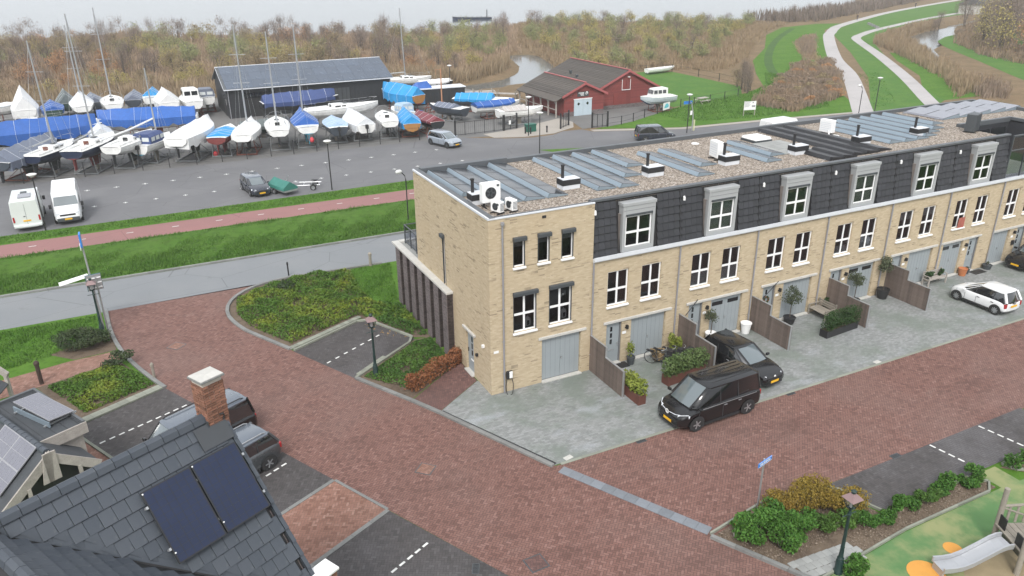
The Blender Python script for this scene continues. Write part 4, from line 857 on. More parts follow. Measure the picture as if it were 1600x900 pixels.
ac_unit((27.2,6.5,RZ), R(100), 'white heat pump with a coiled white hose on gravel', .9, .4, .8, legs=.15)
ac_unit((36.0,2.6,RZ), R(20), 'black box air unit at the right end of the roof', 1.1, .6, 1.1, m_anthra, legs=.08, fan=False)
b = MB()
for k in range(30): pass
t = [(27.0+.3*math.cos(a), 5.7+.3*math.sin(a), RZ+.05) for a in np.linspace(0, 9, 26)] + [(27.1,6.3,RZ+.3)]
tag(MB().tube(t, .045, 6).build('hose', m_white), 'coiled white hose beside the white heat pump on the roof', 'hose')
sk = thing('skylight', 'square white dome skylight on the gravel roof', 'skylight', (21.9,7.2,RZ))
pbox('upstand', (1.35,1.35,.14), m_anthra, sk, (0,0,.07)); MB().hexa([(-.66,-.66,.14),(.66,-.66,.14),(.66,.66,.14),(-.66,.66,.14),(-.6,-.6,.3),(.6,-.6,.3),(.6,.6,.3),(-.6,.6,.3)]).build('dome', m_white, sk, bevel=.04)
for n_, (x, y) in enumerate([(20.6,2.3),(21.1,2.3),(21.6,4.4),(21.9,5.2),(22.4,4.4),(20.8,5.6),(21.4,6.0),(22.7,5.4)]):
    pass
tl = bpy.data.objects.new('roof_walkway', None); COL.objects.link(tl); tl.location = (20.9,4.0,RZ); tag(tl, 'pale tiled walkway on the roof before the white skylight', 'roof walkway')
for i in range(5):
    for j in range(3): pbox('tile', (.49,.98,.05), m_patio, tl, (.5*i,1.0*j,.03))
tag(MB().lathe([(.2,0),(.24,.02),(.24,.06),(.02,.12)], 14, (17.9,8.2,RZ)).build('roof_cowl', m_white), 'small round white roof cowl by the rear parapet', 'roof vent')
# ------------------------------------------------------------ near house with the tiled roof (bottom left)
TH1 = .905; EV = Vector((E_[0], E_[1], 0)); NV = Vector((N_[0], N_[1], 0)); P0 = Vector((-14.549,-13.895,9.054))
SV = NV*math.cos(TH1) - Vector((0,0,math.sin(TH1))); UP1 = EV.cross(SV); UP1 = UP1 if UP1.z > 0 else -UP1
P0 = P0 - UP1*.1
def rp(a, s, o=0): return P0 + EV*a + SV*s + UP1*o
RID = -.93; AV = 2.47
org = rp(AV-3, 3); org = Vector((org.x, org.y, 0))
nh = thing('tiled_roof_house', 'near house with steep slate grey tiled roof and brick chimney', 'house', tuple(org))
def lw(v): return tuple(Vector(v)-org)
def rot_to(ex, ey, ez): return Matrix((ex, ey, ez)).transposed().to_euler()
def orient(o, ex, ey, ez, loc): o.rotation_euler = rot_to(ex, ey, ez); o.location = lw(loc); return o
def valley_a(s): return -1.81 + 1.03*s     # where the wing roof meets the main roof
EAVE = 5.3
b = MB()      # deck under the tiles, walls
q = [rp(-7,RID+.1,-.06), rp(AV-.05,RID+.1,-.06), rp(AV-.05,EAVE,-.06), rp(-7,EAVE,-.06)]
b.add([lw(v) for v in q], [(0,1,2,3)]); rdg = rp(0,RID,0)
SB = -NV*math.cos(TH1) - Vector((0,0,math.sin(TH1)))
def rb(a, s, o=0): return rp(a, RID, 0) + SB*s + (EV.cross(-SB) if False else (-NV*math.sin(TH1)+Vector((0,0,math.cos(TH1)))))*o
q = [rb(-7,0,-.06), rb(AV-.05,0,-.06), rb(AV-.05,5.6,-.06), rb(-7,5.6,-.06)]
b.add([lw(v) for v in q], [(3,2,1,0)]); b.build('roof_deck', m_black, nh)
g0, g1 = rp(AV-.12,EAVE-.1), rb(AV-.12,5.5); apex = rp(AV-.12,RID+.15)
b = MB(); b.add([lw(v) for v in (Vector((g0.x,g0.y,0)), Vector((g1.x,g1.y,0)), g1, apex, g0)], [(0,1,2,3,4)])
w0, w1 = rp(-7,EAVE-.1), rp(AV-.12,EAVE-.1); b.add([lw(v) for v in (Vector((w0.x,w0.y,0)), Vector((w1.x,w1.y,0)), w1, w0)], [(0,1,2,3)])
w0, w1 = rb(-7,5.5), rb(AV-.12,5.5); b.add([lw(v) for v in (Vector((w0.x,w0.y,0)), Vector((w1.x,w1.y,0)), w1, w0)], [(3,2,1,0)])
b.build('wall', m_pbrick, nh)
TW, THh = .298, .352
tm = MB().hexa([(-TW/2+.004,THh+.03,.0),(-TW/2+.004,-.04,-.03),(TW/2-.004,-.04,-.03),(TW/2-.004,THh+.03,.0),(-TW/2+.004,THh+.03,.042),(-TW/2+.004,-.04,.0),(TW/2-.004,-.04,.0),(TW/2-.004,THh+.03,.042)]).mesh('roof_tile', m_rtile)
bmx = bmesh.new(); bmx.from_mesh(tm); bmesh.ops.bevel(bmx, geom=bmx.edges[:], offset=.006, segments=1, affect='EDGES'); bmx.to_mesh(tm); bmx.free()
rot1 = rot_to(-EV, SV, UP1); rr = random.Random(3)
halft = {}
rows = int((EAVE-RID-.1)/THh)
for r in range(rows):
    s = RID + .13 + THh*r; a = AV - TW/2 - .06 - (TW/2 if r % 2 else 0); 
    while a > -7:
        if a-TW/2 > valley_a(s+THh) - .1 and not (1.0 < a < 2.2 and s < -.35 and False):
            o = obj('roof_tile', tm, nh); o.rotation_euler = rot1; o.location = lw(rp(a, s, .0+rr.uniform(0,.004)))
        elif a+TW/2 > valley_a(s) and a > -6:      # cut tiles along the valley
            lo_ = valley_a(s+THh)+.04; a0 = max(a-TW/2, valley_a(s)+.05); 
            if a+TW/2-a0 > .02:
                v = [(a0-a, 0, .04), (TW/2-.004, 0, .04), (TW/2-.004, min(THh, max(.05,(a+TW/2-valley_a(s))/1.03)), .0)]
                x = MB().add([lw(rp(a+i, s+j, k)) for i, j, k in v], [(2,1,0)]); x.build('roof_tile', m_rtile, nh)
        a -= TW
    vt = MB().hexa([(-.0,-.04,-.16),(.1,-.04,-.16),(.1,THh+.02,-.13),(0,THh+.02,-.13),(-.0,-.04,.01),(.1,-.04,.01),(.1,THh+.02,.055),(0,THh+.02,.055)])
    if r == 0: vme = vt.mesh('verge_tile', m_rtile)
    o = obj('verge_tile', vme, nh); o.rotation_euler = rot1; o.location = lw(rp(AV+.05, s, 0))
# ridge tiles
ra = AV
rt = MB(); 
for z0_, sh in ((0,.0),): 
    prof = [(-.15,-.10),(-.1,.03),(0,.075),(.1,.03),(.15,-.10)]
    rt.loft([[(x, p, z) for p, z in prof] for x in (-.185,.175)] , True, closed=True)
rme = rt.mesh('ridge_tile', m_rtile)
k = 0
while ra > -7:
    o = obj('ridge_tile', rme, nh); o.rotation_euler = rot_to(EV, Vector((0,0,1)).cross(EV), Vector((0,0,1))); o.location = lw(rp(ra-.19, RID+.06, .0) + Vector((0,0,.02+.004*(k % 2))))
    ra -= .372; k += 1
# solar panels clamped on the roof
for k, (a0, s0) in enumerate(((0.0,0.0),(1.18,-.015))):
    pw, ph = 1.145, 1.72
    p_ = MB().box(0,pw,0,ph,-.03,.01).build('solar_panel', m_black, nh); orient(p_, -EV, SV, UP1, rp(a0+pw, s0, .17))
    b = MB(); nx, ny = 6, 11
    for i in range(nx):
        for j in range(ny):
            cw, ch = (pw-.05)/nx, (ph-.05)/ny; b.box(.025+cw*i+.006, .025+cw*(i+1)-.006, .025+ch*j+.005, .025+ch*(j+1)-.005, .0095, .0125)
    c = b.build('solar_cells', m_cellblue, p_, kind='stuff')
    for ss in (.35,1.35):
        o = pbox('rail', (pw+.12,.04,.05), m_alu, p_, (pw/2,ss,-.06)); pbox('clamp', (.05,.06,.05), m_alu, p_, (pw+.03 if k == 0 else -.03, ss, -.0))
    pbox('clamp', (.03,.03,.02), m_white, p_, (pw-.02,.05,.015)); pbox('clamp', (.03,.03,.02), m_white, p_, (pw-.03,ph-.25,.02))
# chimney at the right end of the ridge: brick by brick on a mortar core
cc = rp(2.3, RID+.05, 0); CZ0, CZ1 = 8.5, 10.72
chm = bpy.data.objects.new('chimney', MB().box(-.245,.245,-.215,.215,0,CZ1-CZ0-.1).mesh('chimney', m_mortar)); COL.objects.link(chm); chm.parent = nh; chm.location = lw(Vector((cc.x,cc.y,CZ0))); chm.rotation_euler = (0,0,.472)
bh = .068
for r in range(int((CZ1-CZ0-.12)/bh)):
    z = bh*(r+.5)
    for side in range(4):
        Lx, half = ((.52,.345) if side % 2 == 0 else (.46,.345)); n = 2; bl = Lx/n; offx = (bl/2 if r % 2 else 0)
        xs = []; x = -Lx/2 - offx + 0
        while x < Lx/2-.01:
            x0_, x1_ = max(x,-Lx/2), min(x+bl,Lx/2)
            if x1_-x0_ > .04: xs.append((x0_,x1_))
            x += bl
        for x0_, x1_ in xs:
            d = .23 if side % 2 == 0 else .26; o_ = d + rr.uniform(-.006,.008); cx = (x0_+x1_)/2; ln = round(x1_-x0_-.018, 2)
            if side == 1 and r % 2: pass
            loc = [(cx,-o_),(o_,cx),(cx,o_),(-o_,cx)][side]
            pbox('brick', (ln,.034,bh-.018), m_chbrick, chm, (*loc, z), [0,math.pi/2,0,math.pi/2][side])
pbox('cap_slab', (.62,.56,.05), m_kerb, chm, (0,0,CZ1-CZ0-.06), bevel=.008); pbox('cap_lid', (.58,.52,.02), m_concrete, chm, (0,0,CZ1-CZ0-.026), bevel=.005)
fl = MB(); fl.box(-.28,.1,-.275,-.25,.15,.8); fl.box(-.30,-.28,-.25,.25,.4,1.15); fl.box(.1,.27,-.275,-.25,.1,.6); fl.build('lead_flashing', m_bitumen, chm)
MB().tube([(.02,-.25,1.2),(.09,-.29,1.22),(.12,-.28,1.14),(.08,-.27,1.05)], .018, 6).build('hook', m_black, chm)
o = MB().box(-.3,.5,-.0,.55,.0,.03).build('lead_apron', m_bitumen, nh); orient(o, -EV, SV, UP1, rp(2.15, RID+.25, .05))
# pale cap at the foot of the verge
pc = rp(AV+.25, 3.75, 0); o = MB().box(-.24,.24,-.2,.2,-.5,0).build('verge_pier', m_chbrick, nh); o.location = lw(Vector((pc.x,pc.y,pc.z+.05))); o.rotation_euler = (0,0,.472)
pbox('verge_cap', (.58,.5,.07), m_white, o, (0,0,.03), bevel=.01)
# cross wing: roof plane falling towards the valley
va0, va1 = rp(valley_a(-.63)-.0, -.63), rp(valley_a(3.9), 3.9)
T2 = math.atan(.777); S2 = EV*math.cos(T2) - Vector((0,0,math.sin(T2))); UP2 = NV.cross(S2); UP2 = UP2 if UP2.z > 0 else -UP2
wg = MB(); RA = -2.75
def wp(a, n, o=0):     # a along E from valley origin, n along N
    base = rp(-2.44,-.63); return base + S2*((a+2.44)/math.cos(T2)) + NV*n + UP2*o
q = [wp(RA,-.6,-.05), wp(2.5,-.6,-.05), wp(2.5,14,-.05), wp(RA,14,-.05)]
q = [wp(RA,-.4,-.05), wp(-2.44,-.1,-.05), wp(2.0,2.78,-.05), wp(2.0,14,-.05), wp(RA,14,-.05)]
wg.add([lw(v) for v in q], [(0,1,2,3,4)]); lft = Vector((0,0,-1.9))
wg.add([lw(wp(RA,-.4,-.05)), lw(wp(RA,14,-.05)), lw(wp(RA,14,-.05)-EV*2.6+lft), lw(wp(RA,-.4,-.05)-EV*2.6+lft)], [(0,1,2,3)]); wg.build('wing_roof_deck', m_black, nh)
rot2 = rot_to(NV, -S2 if False else S2, UP2) if NV.cross(S2).z > 0 else rot_to(-NV, S2, UP2)
ex2 = NV if NV.cross(S2).z > 0 else -NV
tm2 = tm
for r in range(14):
    d = r*THh; a = RA + d*math.cos(T2); n0 = -.2
    for c in range(34):
        n = .15 + TW*c + (TW/2 if r % 2 else 0) - .4
        nmin = (a+THh*math.cos(T2)+2.44)*.62
        if n - TW/2 < nmin + .06: continue
        if n > 9: break
        o = obj('roof_tile', tm2, nh); o.rotation_euler = rot2; o.location = lw(wp(a, n, .0))
for c in range(26):
    o = obj('ridge_tile', rme, nh); o.rotation_euler = rot_to(NV, Vector((0,0,1)).cross(NV), Vector((0,0,1))); o.location = lw(wp(RA, .1+.372*c, 0)+Vector((0,0,.05)))
vb_ = MB()
for k in range(14):
    s0, s1 = -.6+.33*k, -.6+.33*(k+1); vb_.add([lw(rp(valley_a(s0)-.05, s0, .01)), lw(rp(valley_a(s1)-.05, s1, .01)), lw(rp(valley_a(s1)+.6, s1, .01)), lw(rp(valley_a(s0)+.6, s0, .01))], [(0,1,2,3)])
vb_.build('valley_tile_bed', m_rtile, nh)
vl = MB(); 
for k in range(12):
    t0, t1 = k/12, (k+1)/12; p_, q_ = va0.lerp(va1, t0), va0.lerp(va1, t1); vl.add([lw(p_+UP1*.0-EV*.1), lw(p_+EV*.12), lw(q_+EV*.12), lw(q_-EV*.1)], [(0,1,2,3)])
vl.build('valley_gutter', m_black, nh)
# ------------------------------------------------------------ low timber outbuildings behind the ridge
def enz(e, n, z): return Vector((*en(e, n), z))
ZF = 3.0
sh = thing('flat_roof_shed', 'low flat roofed shed with timber fascia and one tilted solar panel', 'shed', (*en(-15.4,-10.5), 0), .472)
# local axes: x along E, y along -N
def q_(e, n, z): return (e+15.4, -(n+10.5), z)
b = MB(); b.box(*[-.65,.55,-1.9,2.1], 0, ZF-.3); b.build('wall', m_timber, sh)
b = MB(); b.box(-1.0,.68,-2.0,2.2,ZF-.3,ZF-.02); b.build('roof_deck', m_bitumen, sh)
b = MB(); b.box(.6,.7,-2.02,2.22,ZF-.02,ZF+.1); b.box(-1.0,.6,2.1,2.22,ZF-.02,ZF+.1); b.build('roof_edge', m_parapet, sh)
b = MB(); b.box(-1.05,.72,-2.08,-2.02,ZF-.42,ZF-.08); b.box(-1.05,.72,-2.07,-2.01,ZF-.07,ZF+.04); b.build('fascia', m_timber, sh)
for k in range(4): pbox('roof_seam', (.012,4.0,.008), m_black, sh, (-.75+.42*k,.05,ZF-.016))
pn = thing('solar_panel_frame', 'single pale solar panel tilted on a shed roof', 'solar panel', (*en(-15.3,-10.45), ZF), .472+.12)
pv = MB().box(-.5,.5,-1.2,1.2,-.02,.02).build('solar_panel', m_zinc, pn, loc=(0,0,.3), rz=(R(3),R(5),0)); b = MB()
for i in range(6):
    for j in range(2): b.box(-.48+.16*i+.008,-.48+.16*(i+1)-.008,-1.17+1.175*j+.015,-1.17+1.175*(j+1)-.015,.0195,.023)
b.build('solar_cells', m_cellgrey, pv, kind='stuff')
b = MB(); b.box(-.55,-.5,-1.2,1.2,0,.22); b.build('side_plate', m_deflect, pn); 
for y in (-1.0,1.0): pbox('support_rail', (1.3,.06,.06), m_alu, pn, (0,y,.03))
# pitched outbuilding to the left: dark ridge, panel, timber gable
og = thing('timber_gable_shed', 'outbuilding with grey ridge tiles and silvered timber gable boards', 'shed', (*en(-16.65,-9.5), 0), .472)
RH = 3.25; sl = math.tan(R(38))
b = MB(); y0, y1 = -2.3, 3.2    # local y = -n
b.add([(0,y0,RH),(0,y1,RH),(-2.6,y1,RH-2.6*sl),(-2.6,y0,RH-2.6*sl)], [(0,1,2,3)]); b.add([(0,y0,RH),(1.6,y0,RH-1.6*sl),(1.6,y1,RH-1.6*sl),(0,y1,RH)], [(0,1,2,3)]); b.build('roof_slope', m_bitumen, og)
b = MB(); b.add([(-2.5,y0+.25,0),(1.5,y0+.25,0),(1.5,y0+.25,RH-1.5*sl-.1),(0,y0+.25,RH-.1),(-2.5,y0+.25,RH-2.5*sl-.1)], [(0,1,2,3,4)]); b.build('gable_wall', m_black, og)
for k in range(15):
    y = y0+.05+.36*k; rr_ = MB().loft([[(.13*math.cos(t), yy, RH-.03+.13*math.sin(t)+ (.012 if yy == y else 0)) for t in np.linspace(-.3, math.pi+.3, 9)] for yy in (y, y+.35)], True)
    rr_.build('ridge_tile', m_rtile, og, smooth=True)
def board(p, q, wd, th, name='bargeboard'):
    p, q = Vector(p), Vector(q); d = (q-p).normalized(); up = Vector((0,1,0)).cross(d).normalized(); up = up if up.z > 0 else -up
    b = MB(); P = [p-up*wd, q-up*wd, q, p]; b.hexa([tuple(v+Vector((0,-th,0))) for v in P]+[tuple(v) for v in P]); return b.build(name, m_timber, og)
board((0.05,y0,RH+.05),(-2.6,y0,RH-2.6*sl+.05),.34,.07); board((-.05,y0-.01,RH+.05),(1.7,y0-.01,RH-1.7*sl+.05),.34,.07)
b = MB(); b.box(-.22,.22,y0-.12,y0-.06,RH-1.15,RH+.02); b.hexa([(-.42,y0-.12,RH-1.15),(-.05,y0-.12,RH-1.15),(-.05,y0-.07,RH-1.15),(-.42,y0-.07,RH-1.15),(-.2,y0-.12,RH+.03),(.12,y0-.12,RH+.03),(.12,y0-.07,RH+.03),(-.2,y0-.07,RH+.03)]); b.build('king_post', m_timber, og)
for sxx in (-1,1): pbox('gable_post', (.12,.1,2.0), m_timber, og, (.9*sxx,y0-.05,1.2))
pv = MB().box(-2.1,-.12,-1.75,.8,0,.04).build('solar_panel', m_zinc, og, loc=(0,0,RH+.1), rz=(0,-R(38)*-1 if False else 0,0))
pv.rotation_euler = (0, -R(38), 0); b = MB()
for i in range(2):
    for j in range(2):
        for m_ in range(5):
            for n2 in range(2): b.box(-2.08+.98*i+.47*n2+.02, -2.08+.98*i+.47*(n2+1), -1.72+1.26*j+.24*m_+.01, -1.72+1.26*j+.24*(m_+1)-.005, .0395, .044)
b.build('solar_cells', m_cellgrey, pv, kind='stuff')
# garden fence and the pergola timber at the far left
gf = thing('garden_fence', 'low dark garden fence beside the narrow brick path', 'fence', (*en(-14.75,-8), 0), .472)
for k in range(7): pbox('fence_panel', (.06,1.45,1.25), m_bitumen, gf, (0,-4.3+1.5*k,.65)); pbox('fence_post', (.1,.08,1.35), m_timber, gf, (0,-5.05+1.5*k,.68))
pg = thing('timber_pergola', 'pale timber pergola beam sloping down at the left edge', 'pergola', (-20.6,8.2,0), R(-25))
b = MB(); b.hexa([(-2.2,-.09,4.6),(-2.2,.09,4.6),(.3,.09,2.2),(.3,-.09,2.2),(-2.2,-.09,4.85),(-2.2,.09,4.85),(.4,.09,2.42),(.4,-.09,2.42)]); b.build('beam', m_timber, pg)
pbox('post', (.14,.14,2.4), m_timber, pg, (.25,.0,1.2)); b = MB(); b.hexa([(-2.2,-1.5,3.4),(-2.2,-.12,3.6),(.35,-.12,1.9),(.35,-1.5,1.7),(-2.2,-1.5,3.45),(-2.2,-.12,3.65),(.35,-.12,1.95),(.35,-1.5,1.75)]); b.build('roof_panel', m_bitumen, pg)
# ------------------------------------------------------------ vehicles
def paint(name, col, rough=.3, metal=0.0, coat=.6): return M(name, col, rough, .04, 1, metal=metal, coat=coat)
P_BLACK = paint('black_car_paint', (.006,.006,.0075), .2, coat=.4); P_WHITE = paint('white_car_paint', (.74,.75,.76), .3); P_SILVER = paint('silver_blue_car_paint', (.33,.37,.42), .3, .3)
P_NAVY = paint('navy_car_paint', (.022,.026,.04), .25); P_GREY = paint('dark_grey_car_paint', (.05,.055,.06), .28); P_LGREY = paint('grey_blue_roof_paint', (.12,.14,.17), .25, .2); P_OFFW = paint('off_white_van_paint', (.62,.66,.64), .4)
_wheel = {}
def wheel(parent, x, y, r=.33, wd=.22, rim=None, spokes=5):
    s = 1 if y > 0 else -1; key = (round(r,2), s, (rim or m_rim).name, spokes)
    if key not in _wheel:
        t = MB().lathe([(r*.62,-wd/2),(r*.93,-wd/2),(r,-wd/2+.03),(r,wd/2-.03),(r*.93,wd/2),(r*.62,wd/2),(r*.60,0),(r*.62,-wd/2)], 24, axis='y', cap=False).mesh('tyre', m_rubberblack, smooth=True)
        b = MB(); yy = -wd/2*s*-1; 
        b.lathe([(r*.64, s*wd*.30),(r*.64, s*wd*.46),(r*.57, s*wd*.47),(r*.55, s*wd*.36),(.02, s*wd*.33)][::1], 20, axis='y', mi=0)
        for k in range(spokes):
            a = 2*math.pi*k/spokes; b.obox((r*.33*math.cos(a), -s*wd*-.42 if False else s*wd*.42*-1*-1, r*.33*math.sin(a)), r*.52, .03, r*.17, 0, 1, -a)
        b.lathe([(r*.16, s*wd*.38),(r*.13, s*wd*.47)], 10, axis='y', mi=1)
        _wheel[key] = (t, b.mesh('rim', [m_black if spokes else (rim or m_rim), rim or m_rim]))
    w_ = obj('wheel', None, parent, (x, y, r)); w_.empty_display_size = .1
    obj('tyre', _wheel[key][0], w_); obj('rim', _wheel[key][1], w_)
    return w_
def car(name, label, loc, rz, L, W, Hh, pnt, belt, top, roof, wb, wr=.33, hood=None, group='parked cars', rim=None, spokes=5, glassm=None, wind=None, plate=True, roofm=None, rails=False, cat='car', front='', nose_z=None, tint_rear=False, clad=None, ground=.17, lamp_z=.66, wp=None):
    """x forward. belt: list (x, half-width factor, z of body top) from tail to nose; top: greenhouse (xr0, xr1 roof ends; xb0, xb1 belt ends)"""
    c = thing(name, label, cat, loc, rz, group)
    rings = []
    for x, wf, zt in belt:
        w_ = W/2*wf; zb = ground + (.10 if abs(x) > L*.44 else 0); zm = zb + (zt-zb)*.45
        half = [(w_*.82, zb), (w_*.965, zb+.09), (w_, zm), (w_*.985, zt-.12), (w_*.93, zt-.02), (w_*.8, zt+.0), (w_*.4, zt+.03)]
        rings.append([(x, y, z) for y, z in half] + [(x, -y, z) for y, z in half[::-1]])
    body = MB().loft(rings, True).build('body', pnt, c, smooth=38); body.data.materials.append(pnt)
    sub = body.modifiers.new('Subdivision', 'SUBSURF'); sub.levels = 1; sub.render_levels = 1
    xr0, xr1, xb0, xb1 = top; zb = wp or max(z for _, _, z in belt)-.03; wbelt, wroof = W/2*.9, W/2*.74
    gm = glassm or m_carglass
    G = lambda x, y, z: (x, y, z)
    n = 4; 
    base = [(xb0,-wbelt*.86),(xb0+.12,-wbelt),(0,-wbelt*1.0),(xb1-.25,-wbelt),(xb1,-wbelt*.72),(xb1+.04,0),(xb1,wbelt*.72),(xb1-.25,wbelt),(0,wbelt),(xb0+.12,wbelt),(xb0,wbelt*.86),(xb0-.04,0)]
    rf = [(xr0,-wroof*.86),(xr0+.1,-wroof),((xr0+xr1)/2,-wroof*1.02),(xr1-.1,-wroof),(xr1,-wroof*.85),(xr1+.05,0),(xr1,wroof*.85),(xr1-.1,wroof),((xr0+xr1)/2,wroof*1.02),(xr0+.1,wroof),(xr0,wroof*.86),(xr0-.05,0)]
    zr = Hh-.06
    g = MB(); g.loft([[(x,y,zb-.12) for x, y in base],[(x,y,zb) for x, y in base],[(x,y,zr) for x, y in rf]], True)
    g.m[12+4] = g.m[12+5] = 1; g.build('window_glass', [gm, m_cleardark], c, smooth=50)
    rp_ = MB(); sc = [((x-(xr0+xr1)/2)*1.015+(xr0+xr1)/2, y*1.03) for x, y in rf]; sc2 = [((x-(xr0+xr1)/2)*.93+(xr0+xr1)/2, y*.86) for x, y in rf]
    rp_.loft([[(x,y,zr-.05) for x, y in sc],[(x,y,zr+.0) for x, y in sc],[(x,y,Hh) for x, y in sc2]], True); rp_.build('roof', roofm or pnt, c, smooth=50)
    def pillar(i, w_=.05, up=1.0):
        p, q = Vector((*base[i], zb-.02)), Vector((*rf[i], zr)); p.x *= 1; s = 1 if p.y > 0 else -1; o_ = Vector((0, s*.012, 0))
        MB().tube([p+o_, q+o_], w_, 6).build('pillar', pnt, c)
    for i in (0, 10): pillar(i, .075)
    for i in (4, 6): pillar(i, .04)
    for i in (3, 7): pillar(i, .022)
    xm = .05
    for s in (-1, 1):
        for xq in ([xm] if xb1-xb0 < 2.6 else [xm+.1, xm-.95]):
            MB().tube([(xq, s*(wbelt+.012), zb), (xq-.05, s*(wroof+.0), zr-.06)], .025, 5).build('pillar', m_black, c)
        b = MB(); b.lathe([(wr+.075, s*(W/2*.96)),(wr+.075, s*(W/2*1.004)),(wr*.98, s*(W/2*1.004)),(wr*.98, s*W/2*.9)], 24, axis='y'); 
        for xq in (-wb/2, wb/2):
            a = MB(); r_ = wr+.045; nn = 14; a.add([(xq+r_*math.cos(math.pi*k/nn*1.0), s*(W/2*1.006), wr+r_*math.sin(math.pi*k/nn)) for k in range(nn+1)]+[(xq-r_, s*(W/2*1.006), ground),(xq+r_, s*(W/2*1.006), ground)], [tuple(range(nn+3)) if s < 0 else tuple(range(nn+2,-1,-1))]); a.build('wheel_arch', clad or m_black, c)
            wheel(c, xq, s*(W/2-.085), wr, .2, rim, spokes)
        mir = MB().obox((xb1-.28, s*(W/2+.09), zb+.03), .12, .2, .13); mir.build('mirror', pnt if pnt is not P_SILVER else P_SILVER, c, bevel=.03)
        pbox('sill', (wb-2*wr-.2, .04, .12), m_black, c, (0, s*W/2*.965, ground+.08))
        for xq in (xm-.15, xm-1.0): pbox('handle', (.16,.03,.03), m_alu if pnt is P_BLACK else m_black if pnt is P_WHITE else pnt, c, (xq, s*W/2*1.0, zb-.17))
        for xq in (xb1-.32, xm-.02): pbox('door_seam', (.012,.012,zb-ground-.35), m_black if pnt is not P_BLACK else m_anthra, c, (xq, s*W/2*.995, (zb+ground)/2+.02))
        xn = belt[-1][0]; b = MB(); zl = lamp_z
        b.hexa([(xn-.42, s*W/2*.95, zl-.02),(xn-.04, s*W/2*.55, zl-.06),(xn-.16, s*W/2*.5, zl-.06),(xn-.5, s*W/2*.8, zl-.02),(xn-.46, s*W/2*.955, zl+.1),(xn-.08, s*W/2*.58, zl+.07),(xn-.2, s*W/2*.5, zl+.07),(xn-.55, s*W/2*.8, zl+.1)]); b.build('headlight', m_headlamp, c, bevel=.01)
        xt = belt[0][0]; tl_ = MB().box(xt+.02, xt+.2, s*W/2*.68, s*W/2*.9, zb-.34, zb-.08); tl_.build('tail_light', m_redlamp, c, bevel=.02)
    if plate:
        pbox('number_plate', (.02,.52,.115), m_yellow, c, (belt[-1][0]+.02,0,.42)); pbox('number_plate', (.02,.52,.115), m_yellow, c, (belt[0][0]-.025,0,.62))
    pbox('grille', (.05, W*.55, .13), m_black, c, (belt[-1][0]-.01,0,.58)); pbox('bumper_intake', (.05, W*.6, .1), m_black, c, (belt[-1][0]-.01,0,.3))
    if rails:
        for s in (-1,1): MB().tube([(xr0+.15,s*wroof*.88,Hh-.01),(xr0+.3,s*wroof*.9,Hh+.05),(xr1-.3,s*wroof*.9,Hh+.05),(xr1-.15,s*wroof*.88,Hh-.01)], .022, 5).build('roof_rail', m_black if pnt is not P_GREY else m_alu, c)
    return c
def hatch_belt(L, zh, zb, zt): return [(-L/2,.86,zt-.14),(-L/2+.08,.94,zt-.02),(-L/2+.6,1,zt),(-.2,1,zb),(L*.18,1,zb-.01),(L*.3,.98,zh+.06),(L*.42,.93,zh-.04),(L/2-.06,.84,zh-.16),(L/2,.74,zh-.26)]
# black multi-purpose van by the driveway
L_, W_, H_ = 4.72, 1.98, 1.93
vb = [(-2.36,.9,1.02),(-2.3,.97,1.12),(-1.7,1,1.14),(0,1,1.12),(1.2,1,1.08),(1.62,.99,1.04),(2.0,.95,.95),(2.26,.86,.82),(2.36,.76,.70)]
v = car('black_van', 'shiny black passenger van with a chrome front line half on the driveway', (8.28,-5.9,0), math.pi-.035*-1, L_, W_, H_, P_BLACK, vb, (-2.18,.78,-2.3,1.72), None, 2.99, .37, rim=m_rim, lamp_z=.78, glassm=M('black_van_glass', (.006,.0065,.008), .06, .03, spec=.5, coat=.25))
b = MB()
for s in (-1,1): b.tube([(2.395,.08*s,.84),(2.33,.42*s,.845),(2.2,.68*s,.87),(1.95,.9*s,.92)], .016, 5)
b.build('chrome_line', m_headlamp, v)
em = MB().lathe([(.115,0),(.115,.02),(.095,.024),(.0,.02)], 20, (2.395,0,.83), axis='x').build('round_emblem', m_black, v)
ring = MB(); n = 20
for k in range(n):
    a0, a1 = 2*math.pi*k/n, 2*math.pi*(k+1)/n; ring.add([(2.426, r_*math.cos(a), .83+r_*math.sin(a)) for r_ in (.09,.115) for a in (a0,a1)], [(0,1,3,2)])
lt = lambda p, q: ring.tube([(2.425, *p), (2.425, *q)], .011, 4)
for s in (-1,1): lt((.04*s,.83+.085),(0,.83+.02)); lt((.08*s,.83+.05),(.04*s,.83-.075)); lt((.04*s,.83-.075),(0,.83-.005))
ring.build('emblem_letters', m_white, em)
pbox('side_line', (3.4,.012,.022), m_alu, v, (-.25,.985,1.05)); pbox('side_line', (3.4,.012,.022), m_alu, v, (-.25,-.985,1.05))
for k in range(5): pbox('roof_rib', (2.4,.03,.025), P_BLACK, v, (-.75,-.5+.25*k,1.925))
# black hatchback behind it
kb = hatch_belt(4.3,.86,.96,1.0)
k_ = car('black_hatchback', 'glossy black hatchback facing the red street beside a fence', (12.35,-3.5,0), -math.pi/2+.1, 4.3, 1.8, 1.5, P_BLACK, kb, (-1.7,.15,-2.05,1.05), None, 2.65, .33, wind=True)
em = MB().lathe([(.06,0),(.06,.02)], 12, (2.13,0,.68), axis='x').build('round_emblem', m_white, k_)
# white small hatchback
wb_ = hatch_belt(3.5,.86,.89,.91)
u = car('white_hatchback', 'small white hatchback parked nose to the houses', (30.75,-3.95,0), math.pi/2, 3.5, 1.65, 1.46, P_WHITE, wb_, (-1.42,.0,-1.70,1.05), None, 2.42, .31, rim=m_rim, spokes=9, lamp_z=.68)
b = MB(); b.lathe([(.09,0),(.09,.012)], 14, (-1.80,0,.82), axis='x'); b.build('round_emblem', m_alu, u)
